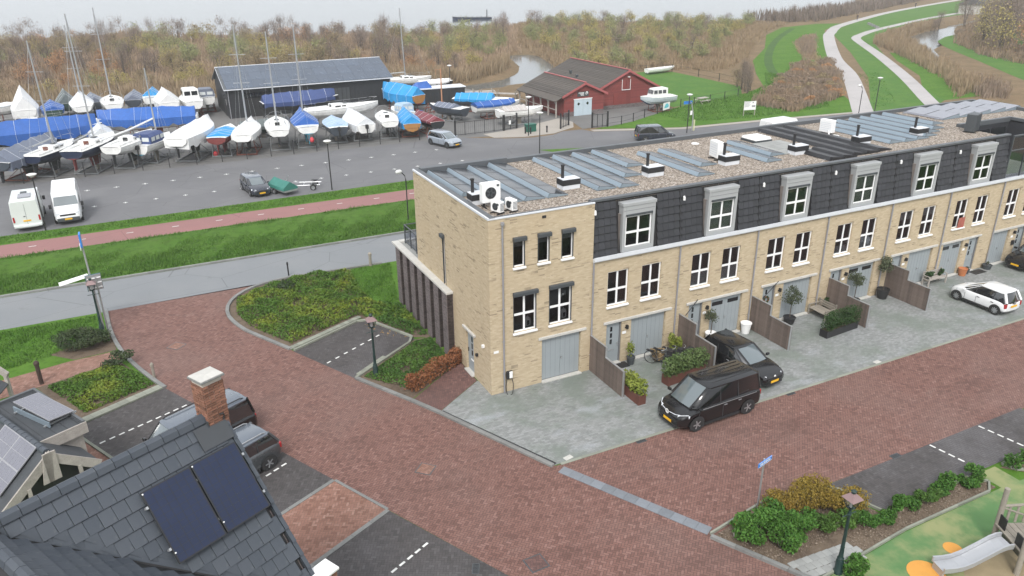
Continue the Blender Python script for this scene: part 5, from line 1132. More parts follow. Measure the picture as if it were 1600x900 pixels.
# dark car at the right edge
car('dark_car', 'nearly black car cut off by the right edge of the photo', (39.9,-1.35,0), math.pi, 4.5, 1.85, 1.6, P_BLACK, hatch_belt(4.5,.92,1.02,1.06), (-1.9,.2,-2.15,1.1), None, 2.7, .36, rim=m_anthra)
# two cars behind the near roof
vb2 = [(-2.55,.92,1.0),(-2.5,.98,1.1),(-1.9,1,1.12),(0,1,1.12),(1.2,1,1.1),(1.7,.99,1.06),(2.1,.94,.98),(2.45,.85,.86),(2.55,.76,.74)]
rb_ = Vector((*en(0,0),0))
pv_ = Vector((-11.95,2.55,0)) + Vector((*N_,0))*-1.0
van2 = car('black_van', 'black family van with a blue grey roof seen behind the brick chimney', (-13.25,1.5,0), .472+math.pi, 4.9, 1.95, 1.9, P_BLACK, vb2, (-2.3,1.0,-2.48,1.85), None, 3.1, .34, roofm=P_LGREY, rails=True, glassm=m_carglass)
suv = car('dark_crossover', 'dark grey crossover with silver roof rails beside the near roof verge', (-12.2,-.95,0), .472+math.pi, 4.1, 1.8, 1.6, P_GREY, hatch_belt(4.1,.95,1.03,1.06), (-1.6,.35,-1.95,1.05), None, 2.55, .34, roofm=P_LGREY, rails=True)
# cars in the car park
car('dark_blue_estate', 'dark blue estate car parked beside the green covered trailer', (-4.1,42.0,0), -math.pi/2+.12, 4.4, 1.78, 1.44, P_NAVY, hatch_belt(4.4,.84,.93,.96), (-1.85,.2,-2.1,1.05), None, 2.6, .32, group='cars in the car park', roofm=P_LGREY)
car('silver_hatchback', 'silver electric hatchback standing on the car park by the gate', (18.1,51.4,0), -math.pi/2+.32, 4.3, 1.85, 1.55, P_SILVER, hatch_belt(4.3,.9,.98,1.02), (-1.8,.3,-2.05,1.2), None, 2.8, .35, group='cars in the car park', rim=m_anthra)
car('dark_minivan', 'dark blue minivan driving on the street behind the houses', (40.3,42.4,0), -.30, 4.5, 1.8, 1.75, P_NAVY, [(-2.25,.9,.95),(-2.2,.97,1.02),(-1.6,1,1.04),(0,1,1.0),(1.0,1,.98),(1.45,.98,.95),(1.9,.93,.86),(2.18,.84,.74),(2.25,.75,.62)], (-2.0,.5,-2.18,1.4), None, 2.75, .33, group='cars in the car park', roofm=P_LGREY)
def van(name, label, loc, rz, mat, front=True, L=5.6, W=2.0, Hh=2.5):
    c = thing(name, label, 'van', loc, rz, 'white vans')
    sec = lambda x, w_, z0, z1, t=.9: [(x,y,z) for y, z in ((w_*.9,z0),(w_,z0+.12),(w_,z0+(z1-z0)*.55),(w_*.93,z1-.12),(w_*.85,z1),(-w_*.85,z1),(-w_*.93,z1-.12),(-w_,z0+(z1-z0)*.55),(-w_,z0+.12),(-w_*.9,z0))]
    w2 = W/2
    b = MB().loft([sec(-L/2,w2*.96,.4,Hh-.1),sec(-L/2+.1,w2,.32,Hh),sec(L/2-2.1,w2,.32,Hh),sec(L/2-1.75,w2,.32,Hh-.06),sec(L/2-.95,w2*.98,.32,1.35),sec(L/2-.5,w2*.95,.32,1.2),sec(L/2-.08,w2*.84,.36,.98),sec(L/2,w2*.76,.42,.8)], True)
    body = b.build('body', mat, c, smooth=30)
    def quadp(nm, pts, mt): return MB().add(pts, [(0,1,2,3)]).build(nm, mt, c)
    x0, z0, x1, z1 = L/2-1.70, Hh-.18, L/2-.98, 1.42; dn = Vector((z0-z1, 0, x1-x0)).normalized()*.015
    quadp('windscreen', [tuple(Vector(q)+dn) for q in ((x1,-w2*.86,z1),(x1,w2*.86,z1),(x0,w2*.78,z0),(x0,-w2*.78,z0))], m_cleardark)
    for s in (-1,1):
        q = [(x1-.15,s*(w2+.004),1.38),(x1-.85,s*(w2+.004),1.38),(x1-.95,s*(w2*.975+.006),1.98),(x0-.12,s*(w2*.972+.01),1.98)]; quadp('side_window', q if s > 0 else q[::-1], m_carglass)
        pbox('mirror', (.14,.2,.32), m_black, c, (x1-.1,s*(w2+.14),1.4)); pbox('side_moulding', (L*.55,.02,.1), m_anthra, c, (-.3,s*(w2+.005),.75))
        pbox('door_seam', (.012,.012,1.7), m_anthra, c, (x1-1.05,s*(w2+.002),1.25)); pbox('headlight', (.14,.3,.22), m_headlamp, c, (L/2-.12,s*w2*.72,.92)); pbox('tail_light', (.05,.12,.42), m_redlamp, c, (-L/2-.005,s*w2*.87,1.0))
        for xq in (-L*.29, L*.31):
            a = MB(); r_ = .42; nn = 12; a.add([(xq+r_*math.cos(math.pi*k/nn), s*(w2+.006), .34+r_*math.sin(math.pi*k/nn)) for k in range(nn+1)]+[(xq-r_, s*(w2+.006), .3),(xq+r_, s*(w2+.006), .3)], [tuple(range(nn+3)) if s < 0 else tuple(range(nn+2,-1,-1))]); a.build('wheel_arch', m_black, c)
            wheel(c, xq, s*(w2-.06), .34, .22)
    pbox('bumper', (.2,W*.8,.3), m_anthra, c, (L/2-.05,0,.5), bevel=.03); pbox('grille', (.05,W*.55,.13), m_black, c, (L/2-.02,0,.86)); pbox('number_plate', (.02,.52,.12), m_yellow, c, (L/2+.06,0,.55))
    pbox('rear_bumper', (.16,W*.95,.2), mat, c, (-L/2-.05,0,.45), bevel=.03); pbox('number_plate', (.02,.52,.12), m_yellow, c, (-L/2-.012,0,.85)); pbox('door_seam', (.01,.015,1.7), m_anthra, c, (-L/2-.004,0,1.35)); pbox('handle', (.03,.14,.05), m_black, c, (-L/2-.01,.12,1.2))
    pbox('roof_vent', (.5,.45,.08), m_trim if mat is P_WHITE else m_anthra, c, (-.4,0,Hh+.02), bevel=.02)
    return c
va = van('camper_van', 'off white high roof van seen from behind with a roof solar panel', (-21.9,41.8,0), math.pi/2+.03, P_OFFW)
pbox('solar_panel', (1.3,.9,.03), m_cellgrey, va, (-1.5,-.1,2.54)); pbox('awning', (2.6,.14,.14), m_trim, va, (-.6,-.88,2.5)); pbox('step', (.2,1.3,.06), m_alu, va, (-2.95,0,.38))
vbb = van('panel_van', 'white panel van facing the grass verge with a yellow plate', (-19.1,41.9,0), -math.pi/2+.03, P_WHITE)
van('panel_van', 'white van on the street, only its roof showing over the flat roofs', (53.0,35.6,0), .05, P_WHITE)
# ------------------------------------------------------------ leaves, shrubs, hedges
def leafcloud(P, size, rng, flat=0.0, asp=.55):
    n = len(P); u = rng.normal(size=(n,3)); u[:,2] *= (1-flat); u /= np.linalg.norm(u, axis=1)[:,None]; w_ = rng.normal(size=(n,3)); 
    v = np.cross(u, w_); v /= np.linalg.norm(v, axis=1)[:,None]; s = size*rng.uniform(.6,1.4,(n,1))
    V = np.stack([P-u*s*.5, P+v*s*asp*.5, P+u*s*.5, P-v*s*asp*.5], 1).reshape(-1,3); return V, np.arange(4*n).reshape(-1,4)
def ball_pts(rng, n, r, c=(0,0,0), hollow=.55):
    d = rng.normal(size=(n,3)); d /= np.linalg.norm(d, axis=1)[:,None]; q = d*(hollow+(1-hollow)*rng.random((n,1))**.5); return q*np.array(r)+np.array(c)
def clumpy(rng, n, r, k=9, spread=.7, cr=.42, c=(0,0,0)):
    """leaves gathered in k clumps through an uneven crown"""
    r = np.array(r); C = ball_pts(rng, k, r*spread, c, .25); out = []
    for q in C: out.append(ball_pts(rng, n//k, r*cr*rng.uniform(.7,1.25), q, .3))
    return np.concatenate(out)
def leafmesh(name, P, size, mat, seed=0, flat=0., asp=.55):
    V, F = leafcloud(P, size, np.random.default_rng(seed), flat, asp); me = numesh(None, V, F, mat); me.name = name; return me
def box_pts(rng, n, lo, hi, surf=.7):
    lo, hi = np.array(lo), np.array(hi); q = rng.random((n,3)); m_ = rng.random(n) < surf; ax = rng.integers(0, 5, n)
    for k, (i, v) in enumerate(((0,0),(0,1),(1,0),(1,1),(2,1))): s_ = m_ & (ax == k); q[s_, i] = v
    q += rng.normal(0, .03, q.shape); return lo+q*(hi-lo)
def groundcover(name, poly, mat, dens, hgt, size, seed, label=None, edge=None, bump=.5, flat=.2, holes=()):
    rng = np.random.default_rng(seed); P = scatter(poly, dens, rng); P = P[(np.sin(P[:,0]*2.3+seed)*np.sin(P[:,1]*2.9+1.7*seed)+.5*np.sin(P[:,0]*5.1-P[:,1]*4.3)+rng.normal(0,.35,len(P))) > -.95]
    for h_ in holes: P = P[~in_poly(P, h_)]
    L = list(poly)+[poly[0]]; d = pdist(P, L); t = np.clip(d/.6, 0, 1)
    f = .5+.28*np.sin(P[:,0]*1.7+seed)*np.cos(P[:,1]*1.3)+.22*np.sin(P[:,0]*3.9+P[:,1]*3.1+seed); z = hgt*(.3+bump*f)*np.sqrt(t)*rng.random(len(P))**.3
    V, F = leafcloud(np.column_stack([P, z+.03]), size, rng, flat); return numesh(name, V, F, mat, kind='stuff')
def shrub(name, label, loc, r, n, size, mat, seed, group=None, k=9, cat='shrub', stems=4, flat=0, sq=.42, spread=.72):
    rng = np.random.default_rng(seed); t = thing(name, label, cat, loc, 0, group); r = np.array(r)
    P = clumpy(rng, n, r, k, spread, sq, (0,0,r[2]*.95)); P[:,2] = np.abs(P[:,2])
    o = obj('foliage', leafmesh('foliage', P, size, mat, seed, flat), t); b = MB(); q = random.Random(seed)
    for j in range(stems): a = q.uniform(0, 6.28); b.tube([(0,0,0),(r[0]*.4*math.cos(a),r[1]*.4*math.sin(a),r[2]*.8),(r[0]*.7*math.cos(a),r[1]*.7*math.sin(a),r[2]*1.3)], .03, 4, .008)
    b.build('stems', m_bark, t); return t
# planting in the round bed and by the wall
groundcover('groundcover', [(-9.3,17.6),(-9.6,15.4),(-9.2,13.4),(-8.6,12.1),(-7.5,10.0),(-3.3,11.9),(-1.5,10.2),(-.45,8.2),(-.45,11.5),(-1.7,12.6),(-2.0,15.5),(-1.7,18.9),(-3.2,19.25),(-5.6,19.2),(-7.4,18.7)], m_bed, 520, .6, .125, 3, bump=.9)
groundcover('groundcover', [(-3.0,11.7),(-1.1,7.75),(-.42,7.6),(-.42,12.2),(-1.5,13.2)], m_bedgreen, 520, .5, .12, 4)
groundcover('groundcover', [(-5.0,4.55),(-1.4,7.05),(-.42,7.1),(-.42,4.9),(-1.1,4.0),(-3.3,2.3)], m_bedgreen, 620, .5, .11, 5)
groundcover('groundcover', [(-14.6,8.6),(-17.6,7.2),(-19.3,10.7),(-16.3,11.9),(-15.2,10.2)], m_bed, 620, .6, .125, 6)
shrub('grey_shrub', 'small grey green shrub rising from the gold groundcover bed', (-6.3,17.0,0), (.75,.7,.5), 900, .13, m_darkleaf, 11)
shrub('grey_shrub', 'twiggy grey shrub at the path end of the groundcover bed', (-16.1,11.4,0), (.9,.7,.5), 900, .13, m_darkleaf, 12)
shrub('dark_shrub', 'wide dark green shrub on the lawn beside the lamp with map board', (-18.0,14.7,0), (1.7,1.1,.62), 7500, .09, m_darkleaf, 13, k=26, sq=.34)
shrub('dark_shrub', 'small yellowish green shrub at the foot of the lamp post', (-16.75,15.2,0), (.45,.6,.35), 500, .13, m_bedgreen, 14)
def hedge(name, label, p0, p1, wd, hgt, mat, n, size, seed, cat='hedge', z0=0.0):
    p0, p1 = Vector((*p0,z0)), Vector((*p1,z0)); d = p1-p0; t = thing(name, label, cat, tuple(p0), math.atan2(d.y, d.x)); rng = np.random.default_rng(seed)
    P = box_pts(rng, n, (0,-wd/2,.1), (d.length,wd/2,hgt)); P[:,2] += .12*np.sin(P[:,0]*3+seed)*(P[:,2]/hgt); obj('foliage', leafmesh('foliage', P, size, mat, seed), t)
    b = MB(); k = max(2, int(d.length/.4)); 
    for j in range(k): b.tube([(d.length*(j+.5)/k,0,0),(d.length*(j+.5)/k+.05,.03,hgt*.8)], .025, 4)
    b.build('stems', m_bark, t); return t
hedge('beech_hedge', 'low copper coloured beech hedge beside the plum brick side path', (-3.3,2.15), (-.15,3.9), .6, .75, m_beech, 3600, .11, 21)
# bed on the right: laurels, gold shrubs, little hedge plants
for k, (x, y, rx, rz_, n) in enumerate([(4.15,-13.5,.8,.66,3600),(5.0,-13.25,.85,.72,3800),(4.75,-14.15,.75,.6,3200),(5.7,-13.9,.72,.52,2600),(3.95,-13.05,.45,.42,1200)]):
    shrub('laurel_shrub', ['glossy green laurel nearest the kerb corner','tallest glossy green laurel in the corner bed','glossy green laurel in front beside the road kerb','low glossy laurel next to the tiled path','small glossy laurel behind the red topped post'][k], (x,y,0), (rx,rx,rz_), n, .115, m_laurel, 31+k, k=14, sq=.4)
for k, (x, y) in enumerate([(6.5,-13.75),(7.0,-14.2),(7.9,-14.35)]): shrub('laurel_shrub', ['low green shrub between the laurels and the lamp','low green shrub behind the lamp post','low green shrub under the right gold shrub'][k], (x,y,0), (.55,.5,.38), 1300, .11, m_bedgreen if k else m_laurel, 86+k, k=10)
for k, (x, y, rx, ry, rz_) in enumerate([(6.1,-12.85,1.0,.75,.62),(7.4,-12.95,1.15,.85,.7),(8.4,-13.7,.95,.85,.62)]):
    shrub('gold_shrub', ['brownish gold shrub behind the laurels','broad gold shrub left of the lamp head','gold shrub right of the lamp at the parking corner'][k], (x,y,0), (rx,ry,rz_), 5200, .08, m_goldshrub, 41+k, k=20, sq=.38)
hl = ['nearest the lamp post','second from the lamp post','third from the lamp post, low','fourth from the lamp post','in the middle of the strip, yellowish','just right of the middle of the strip','third from the far end','second from the far end','at the far end beside the green surface']
for k in range(9):
    t = k/8; shrub('hedge_plant', f'small young hedge plant {hl[k]}', (8.5+6.1*t+.15*math.sin(k*3),-14.75-.12*math.sin(k*2),0), (.56+.09*math.sin(k*5),.42,.34+.1*math.cos(k*3)), 1300, .1, m_bedgreen if k == 4 else m_laurel, 51+k, group='young hedge plants in the mulch strip', stems=3)
for k in range(4): shrub('hedge_plant', f'small hedge plant in the far right bed, {["leftmost","second","third","rightmost"][k]} there', (16.6+.9*k,-14.95,0), (.4,.36,.36), 420, .13, m_laurel, 71+k, group='young hedge plants in the far right bed', stems=3)
shrub('laurel_shrub', 'dark green shrub at the bottom edge beside the lamp foot', (6.0,-16.3,0), (.6,.5,.45), 900, .14, m_laurel, 80)
groundcover('bark_mulch', BEDR, mat_leaf('bark_chip', (.19,.145,.11), (.25,.2,.155), (.12,.09,.07), 2), 190, .05, .07, 81, flat=.9, holes=([(4.2,-14.75),(7.1,-14.6),(7.3,-16),(4.6,-16.1)],))
groundcover('fallen_leaves', [(-3.0,11.0),(-1.4,7.7),(-2.2,7.6),(-3.4,10.4)], mat_leaf('fallen_leaf', (.25,.16,.06), (.32,.2,.08), (.2,.12,.05), 3), 22, .02, .1, 82, flat=.95)
# rough grass blades on lawns and bank
def blades(name, poly, dens, hgt, seed, mat=None, wd=.03, zf=None):
    rng = np.random.default_rng(seed); P = scatter(poly, dens, rng); n = len(P); a = rng.uniform(0, 6.28, n); f = .6+.8*np.clip(.5+.5*np.sin(P[:,0]*.8+seed)*np.sin(P[:,1]*1.1)+.3*np.sin(P[:,0]*2.7-P[:,1]*2.1), 0, 1); h_ = hgt*f*rng.uniform(.5,1.3,n)
    z = zf(P) if zf else np.zeros(n); B = np.column_stack([P, z]); s = np.column_stack([np.cos(a), np.sin(a), np.zeros(n)])*wd; l = np.column_stack([np.cos(a*3.1), np.sin(a*3.1), np.zeros(n)])*(h_*.5)[:,None]
    V = np.stack([B-s, B+s, B+l+np.column_stack([np.zeros((n,2)), h_])], 1).reshape(-1,3); return numesh(name, V, np.arange(3*n).reshape(-1,3), mat or m_blade, kind='stuff')
bz = lambda P: np.full(len(P), .02)
blades('bank_grass', [(-30,25.3),(14,25.3),(14,32.7),(-30,32.7)], 190, .2, 91, zf=bz, wd=.035)
blades('verge_grass', [(-30,36.4),(12,36.3),(12,38.7),(-30,38.1)], 110, .13, 92, wd=.03)
blades('lawn_grass', [(-24,13),(-19,14.5),(-17.3,16.6),(-16.8,19),(-30,19)], 200, .13, 93)
blades('lawn_grass', [(-1.6,19.2),(1.1,19.2),(-.4,12.6),(-1.4,13.2),(-2.4,16)], 220, .13, 94)
# ------------------------------------------------------------ lamps, signs, posts
def heritage_lamp(label, loc):
    t = thing('street_lamp', label, 'street lamp', loc, 0, 'old style green lantern lamps')
    MB().lathe([(.16,0),(.16,.12),(.13,.16),(.13,.55),(.1,.62),(.115,.66),(.08,.72),(.065,1.1),(.075,1.13),(.06,1.17),(.05,2.45),(.075,2.5),(.05,2.55),(.04,2.78)], 12).build('pole', m_lampgreen, t, smooth=True)
    b = MB().tube([(-.27,0,2.5),(.27,0,2.5)], .018, 6); 
    for s in (-1,1): b.lathe([(.0,-.03),(.035,0),(0,.03)], 8, (.27*s,0,2.5))
    b.build('ladder_bar', m_lampgreen, t)
    MB().hexa([(-.1,-.1,2.78),(.1,-.1,2.78),(.1,.1,2.78),(-.1,.1,2.78),(-.19,-.19,3.12),(.19,-.19,3.12),(.19,.19,3.12),(-.19,.19,3.12)]).build('lantern_glass', m_balglass, t)
    f = MB()
    for sx in (-1,1):
        for sy in (-1,1): f.tube([(.1*sx,.1*sy,2.77),(.195*sx,.195*sy,3.13)], .014, 4)
    f.box(-.21,.21,-.21,.21,3.12,3.15); f.box(-.11,.11,-.11,.11,2.76,2.785); f.build('lantern_frame', m_lampgreen, t)
    MB().lathe([(.05,2.8),(.06,2.85),(.06,2.98),(.03,3.04)], 10).build('bulb', m_lampglass, t)
    MB().hexa([(-.25,-.25,3.15),(.25,-.25,3.15),(.25,.25,3.15),(-.25,.25,3.15),(-.07,-.07,3.34),(.07,-.07,3.34),(.07,.07,3.34),(-.07,.07,3.34)]).build('lantern_cap', m_copper, t)
    b = MB().lathe([(.06,3.34),(.075,3.36),(.075,3.42),(.1,3.43),(.04,3.48)], 8); b.build('finial', m_lampgreen, t); return t
heritage_lamp('green lantern lamp in front of the map board at the road mouth', (-16.8,16.0,0))
heritage_lamp('green lantern lamp at the corner of the small dark parking bay', (-4.42,4.4,0))
heritage_lamp('green lantern lamp beside the tiled path at the playground', (5.65,-15.95,0))
def park_lamp(label, loc, h=4.3):
    t = thing('street_lamp', label, 'street lamp', loc, 0, 'mushroom lamps of the car park'); MB().tube([(0,0,0),(0,0,h)], .06, 8, .045).build('pole', m_black, t, smooth=True)
    MB().lathe([(.08,h),(.1,h+.02),(.36,h+.2),(.36,h+.23),(.3,h+.26),(.05,h+.32)], 14).build('lamp_head', m_lampglass, t, smooth=50); return t
for q, l in (((-20.7,38.5,0),'mushroom lamp between the two white vans'),((2.2,39.3,0),'mushroom lamp on the verge right of the bicycle trailer'),((25.2,42.1,0),'mushroom lamp behind the flat roof parapet'),((45.9,43.7,0),'mushroom lamp on the pavement right of the dark minivan'),((28.7,51.4,0),'mushroom lamp in front of the boathouse porch'),((31.3,82.2,0),'mushroom lamp at the far end of the boatyard by the reeds'),((75.7,42.2,0),'mushroom lamp on the grass between the two dike paths')): park_lamp(l, q)
def arm_lamp(label, loc, rz, h=3.7):
    t = thing('street_lamp', label, 'street lamp', loc, rz, 'curved arm lamps'); MB().tube([(0,0,0),(0,0,h-.6),(.08,0,h-.25),(.3,0,h),(.55,0,h+.12)], .05, 8, .035).build('pole', m_black, t, smooth=True)
    MB().lathe([(.06,-.3),(.16,-.18),(.17,.05),(.08,.22)], 12, (.62,0,h+.13), axis='x').build('lamp_head', m_lampglass, t, smooth=True); return t
arm_lamp('curved arm lamp with white head left of the corner house', (5.4,27.5,0), R(190), 4.0); arm_lamp('curved arm lamp rising behind the right end of the flat roof', (72.5,42.0,0), R(175))
def post(name, label, loc, h, r, mat, cap=None, cat='post'):
    t = thing(name, label, cat, loc); MB().tube([(0,0,0),(0,0,h)], r, 8).build('shaft', mat, t)
    MB().lathe([(r*1.25,h-.02),(r*1.3,h+.12),(r*.6,h+.2)], 10).build('cap', cap or mat, t); return t
post('marker_post', 'short post with a red top by the laurels', (3.75,-12.95,0), .55, .06, m_timber, M('red_post_cap', (.5,.06,.05), .5)); post('marker_post', 'short post with a pale red top in the bed by the beech hedge', (-3.15,2.6,0), .5, .05, m_timber, M('red_post_cap', (.5,.06,.05), .5))
post('marker_post', 'short weathered timber post at the end of the groundcover bed', (-14.5,9.3,0), .7, .07, m_deckwood); post('marker_post', 'dark timber post at the bend of the footpath', (-19.6,11.3,0), 1.1, .1, M('dark_brown_timber', (.05,.03,.025), .8)); post('marker_post', 'thin dark post on the grass edge beside the grey road', (-5.6,20.1,0), .8, .05, m_black); post('marker_post', 'short timber post on the grass edge left of the ribbed wall', (-.2,19.3,0), .8, .1, m_deckwood)
# map board and road-name pole beside the first lamp
sb = thing('map_board', 'map board with white frame seen from behind, on a grey pole', 'notice board', (-16.55,16.5,0), R(12)); MB().tube([(0,0,0),(0,0,3.3)], .05, 8).build('pole', m_alu, sb)
pbox('board', (.75,.06,.9), m_alu, sb, (-.1,.05,3.0)); pbox('board_frame', (.8,.03,.95), M('teal_sign_frame', (.05,.13,.17), .5), sb, (-.1,.1,3.0))
for k in range(3): pbox('cross_bar', (.7,.04,.05), m_white, sb, (-.1,.0,2.7+.28*k))
sp = thing('sign_pole', 'tall grey sign pole with a blue plate on top', 'road sign', (-16.75,16.9,0), 0); MB().tube([(0,0,0),(-.12,.1,5.6)], .05, 8).build('pole', m_alu, sp); pbox('plate', (.08,.6,.75), m_signblue, sp, (-.12,.1,5.4)); pbox('plate_back', (.03,.45,.3), m_white, sp, (-.2,.1,5.0))
ws_ = thing('road_sign', 'white sign plate jutting left from the lamp over the road', 'road sign', (-16.95,16.55,0), 0); MB().tube([(.12,.1,0),(.12,.1,3.3)], .04, 8).build('pole', m_alu, ws_); o = pbox('plate', (1.5,.9,.04), m_white, ws_, (-.7,.35,3.2)); o.rotation_euler = (R(-8), R(-8), R(8))
# street-name sign on the right: blue plate, its white lettering too small to read, kept as pale strokes
sn = thing('street_sign', 'blue street name plate on a grey pole in front of the laurels', 'street sign', (5.5,-12.2,0), R(14)); MB().tube([(0,0,0),(0,0,2.35)], .035, 8).build('pole', m_alu, sn)
pl = pbox('plate', (.85,.03,.18), m_signblue, sn, (-.0,-.045,2.24)); b = MB()
for k in range(9): b.box(-.33+.075*k, -.29+.075*k+.012*(k % 2), -.0185, -.0165, -.03-.01*(k % 3), .035+.012*(k % 2))
b.build('lettering', m_white, pl); b = MB(); b.box(-.42,.42,-.018,-.0155,.075,.087); b.box(-.42,.42,-.018,-.0155,-.087,-.075); b.build('border', m_white, pl)
# charge point by the downpipe
cp = thing('charge_point', 'white and black wall charger with a looped cable', 'wall charger', (.92,-.02,.95)); MB().box(-.17,.17,-.12,0,-.2,.22).build('housing', m_black, cp, bevel=.05); MB().box(-.02,.15,-.15,-.1,-.16,.2).build('cover', m_white, cp, bevel=.03)
MB().tube(spline([(.1,-.14,-.18),(.16,-.16,-.5),(.12,-.2,-.85),(-.02,-.35,-.93),(-.2,-.25,-.93),(-.2,-.1,-.6),(-.12,-.06,-.1)], 4), .018, 6).build('cable', m_black, cp)
# ------------------------------------------------------------ privacy fences between the front doors, plank by plank
def privacy_fence(label, x, L1=1.46, L2=3.0, h1=2.03, h2=1.45, skew=0):
    t = thing('timber_fence', label, 'fence', (x,-.03,0), skew, 'stepped timber fences between the houses'); n1, n2 = 10, 10; w1 = L1/n1; w2 = (L2-L1)/n2; q = random.Random(int(x*10))
    for k in range(n1): pbox('plank', (.045,round(w1-.008,3),h1-.06), m_wood, t, (q.uniform(-.006,.006),-w1*(k+.5),h1/2))
    for k in range(n2): pbox('plank', (.045,round(w2-.008,3),h2-.06), m_wood, t, (q.uniform(-.006,.006),-L1-w2*(k+.5),h2/2))
    pbox('rail', (.05,L2-.02,.08), m_wood, t, (.05,-L2/2,.35)); pbox('rail', (.05,L2-.02,.08), m_wood, t, (.05,-L2/2,1.2))
    pbox('capping', (.09,L1,.03), m_alu, t, (0,-L1/2,h1-.01)); pbox('capping', (.09,L2-L1,.03), m_alu, t, (0,-(L1+L2)/2,h2-.01)); pbox('end_strip', (.09,.03,h2), m_alu, t, (0,-L2-.012,h2/2)); pbox('end_strip', (.09,.03,h1-h2), m_alu, t, (0,-L1-.012,(h1+h2)/2-.02))
    for y in (-.06,-L1,-L2+.05): pbox('fence_post', (.09,.09,1.4), m_wood, t, (.055,y,.7))
    return t
privacy_fence('stepped timber fence right of the corner house garage', 5.5); privacy_fence('stepped timber fence behind the black hatchback', 11.0); privacy_fence('stepped timber fence right of the white plant pot', 16.05); privacy_fence('stepped timber fence backing the wooden bench and hedge', 21.9); privacy_fence('stepped timber fence right of the tall black pot', 26.9)
# ------------------------------------------------------------ pots, planters, benches, bicycles
def pot(name, label, loc, r, h, mat, plant=None, seed=0, cat='plant pot', taper=.75):
    t = thing(name, label, cat, loc); MB().lathe([(r*taper,0),(r,h*.92),(r*1.06,h*.93),(r*1.06,h),(r*.9,h),(r*.88,h-.05)], 18).build('pot', mat, t, smooth=50); MB().lathe([(r*.87,h-.06),(.01,h-.05)], 14).build('soil', m_soil, t)
    if plant:
        rng = np.random.default_rng(seed); kind, ph, pr, lm, n, ls = plant
        if kind == 'standard':
            MB().tube([(0,0,h-.06),(.02,.01,h+ph*.55)], .03, 6, .02).build('stem', m_bark, t); P = clumpy(rng, n, (pr,pr,pr), 8, .6, .5, (0,0,h+ph*.55+pr*.6))
        else:
            P = clumpy(rng, n, (pr,pr,ph*.5), 8, .6, .5, (0,0,h+ph*.45)); b = MB()
            for j in range(4): b.tube([(0,0,h-.06),(pr*.5*math.cos(j*1.7),pr*.5*math.sin(j*1.7),h+ph*.6)], .012, 4)
            b.build('stem', m_bark, t)
        obj('foliage', leafmesh('foliage', P, ls, lm, seed), t)
    return t
pot('plant_pot', 'dark pot with a thin yellowish plant beside the first front door', (7.75,-.42,.016), .22, .42, m_anthra, ('bush',1.0,.28,m_bamboo,180,.12), 1)
pot('plant_pot', 'white tapered pot with a small olive tree by the second front door', (12.95,-.42,.016), .3, .62, m_white, ('standard',1.3,.42,m_olive,600,.09), 2); pot('plant_pot', 'empty white tapered pot against the third fence', (15.5,-.35,.016), .3, .62, m_white, None, taper=.7)
pot('plant_pot', 'black bowl pot with an olive tree by the wreath door', (18.55,-.55,.016), .34, .4, m_black, ('standard',1.7,.62,m_olive,900,.1), 4); pot('plant_pot', 'black pot with an olive tree before the twin window garage doors', (23.75,-.5,.016), .34, .42, m_black, ('standard',1.8,.62,m_olive,900,.1), 5)
pot('plant_pot', 'tall black pot with a leafy tree against the last fence', (26.2,-.5,.016), .36, .62, m_black, ('standard',2.2,.6,m_olive,900,.11), 6)
pot('plant_pot', 'orange terracotta pot at the garage corner', (33.85,-.35,.016), .27, .5, M('terracotta', (.42,.15,.06), .8), None); pot('plant_pot', 'small dark pot beside the terracotta pot', (34.4,-.25,.016), .19, .3, m_anthra, ('bush',.3,.15,m_olive,60,.1), 7); pot('plant_pot', 'low dark bowl with a sprig right of the door mat', (36.35,-.35,.016), .3, .3, m_anthra, ('bush',.3,.12,m_olive,40,.1), 8)
def planter(label, p0, p1, wd, h, mat, leaf, n, ls, ph, seed):
    p0, p1 = Vector((*p0,.016)), Vector((*p1,.016)); d = p1-p0; t = thing('planter', label, 'planter', tuple(p0), math.atan2(d.y,d.x)); L = d.length
    b = MB(); b.box(0,L,-wd/2,-wd/2+.03,0,h); b.box(0,L,wd/2-.03,wd/2,0,h); b.box(0,.03,-wd/2+.03,wd/2-.03,0,h); b.box(L-.03,L,-wd/2+.03,wd/2-.03,0,h); b.build('trough', mat, t); pbox('soil', (L-.06,wd-.06,.04), m_soil, t, (L/2,0,h-.08))
    rng = np.random.default_rng(seed); C = [(L*(j+.5)/max(3,int(L/.3)), rng.uniform(-.1,.1), h+ph*.45) for j in range(max(3,int(L/.3)))]; P = np.concatenate([ball_pts(rng, n//len(C), (.38,wd*.75,ph*.62), c, .2) for c in C]); obj('foliage', leafmesh('foliage', P, ls, leaf, seed), t)
    b = MB(); [b.tube([(c[0],0,h-.1),(c[0]+.04,c[1],h+ph*.5)], .014, 4) for c in C]; b.build('stems', m_bark, t); return t
M_CORTEN = M('rusty_brown_planter_steel', (.11,.04,.028), .8, .25, 3)
planter('rust brown planter with yellow green leaves at the end of the first fence', (5.95,-2.6), (5.95,-4.0), .42, .5, M_CORTEN, m_bamboo, 900, .16, .75, 1); planter('rust brown planter with a full green hedge behind the black van', (8.05,-2.95), (10.5,-2.75), .5, .5, M_CORTEN, m_privet, 3600, .12, .95, 2)
planter('long black planter with a dark box hedge by the bench fence', (18.9,-2.75), (21.5,-2.55), .5, .42, m_black, m_boxleaf, 4200, .09, 1.0, 3)
t = shrub('bamboo_shrub', 'yellow green bamboo shrub standing by the fence beside the garage', (10.4,-.7,0), (.5,.45,.85), 1500, .13, m_bamboo, 7); t = shrub('fountain_grass', 'straw coloured fountain grass in front of the grey garage', (9.25,-.75,0), (.5,.45,.42), 900, .16, m_fountain, 8, cat='ornamental grass')
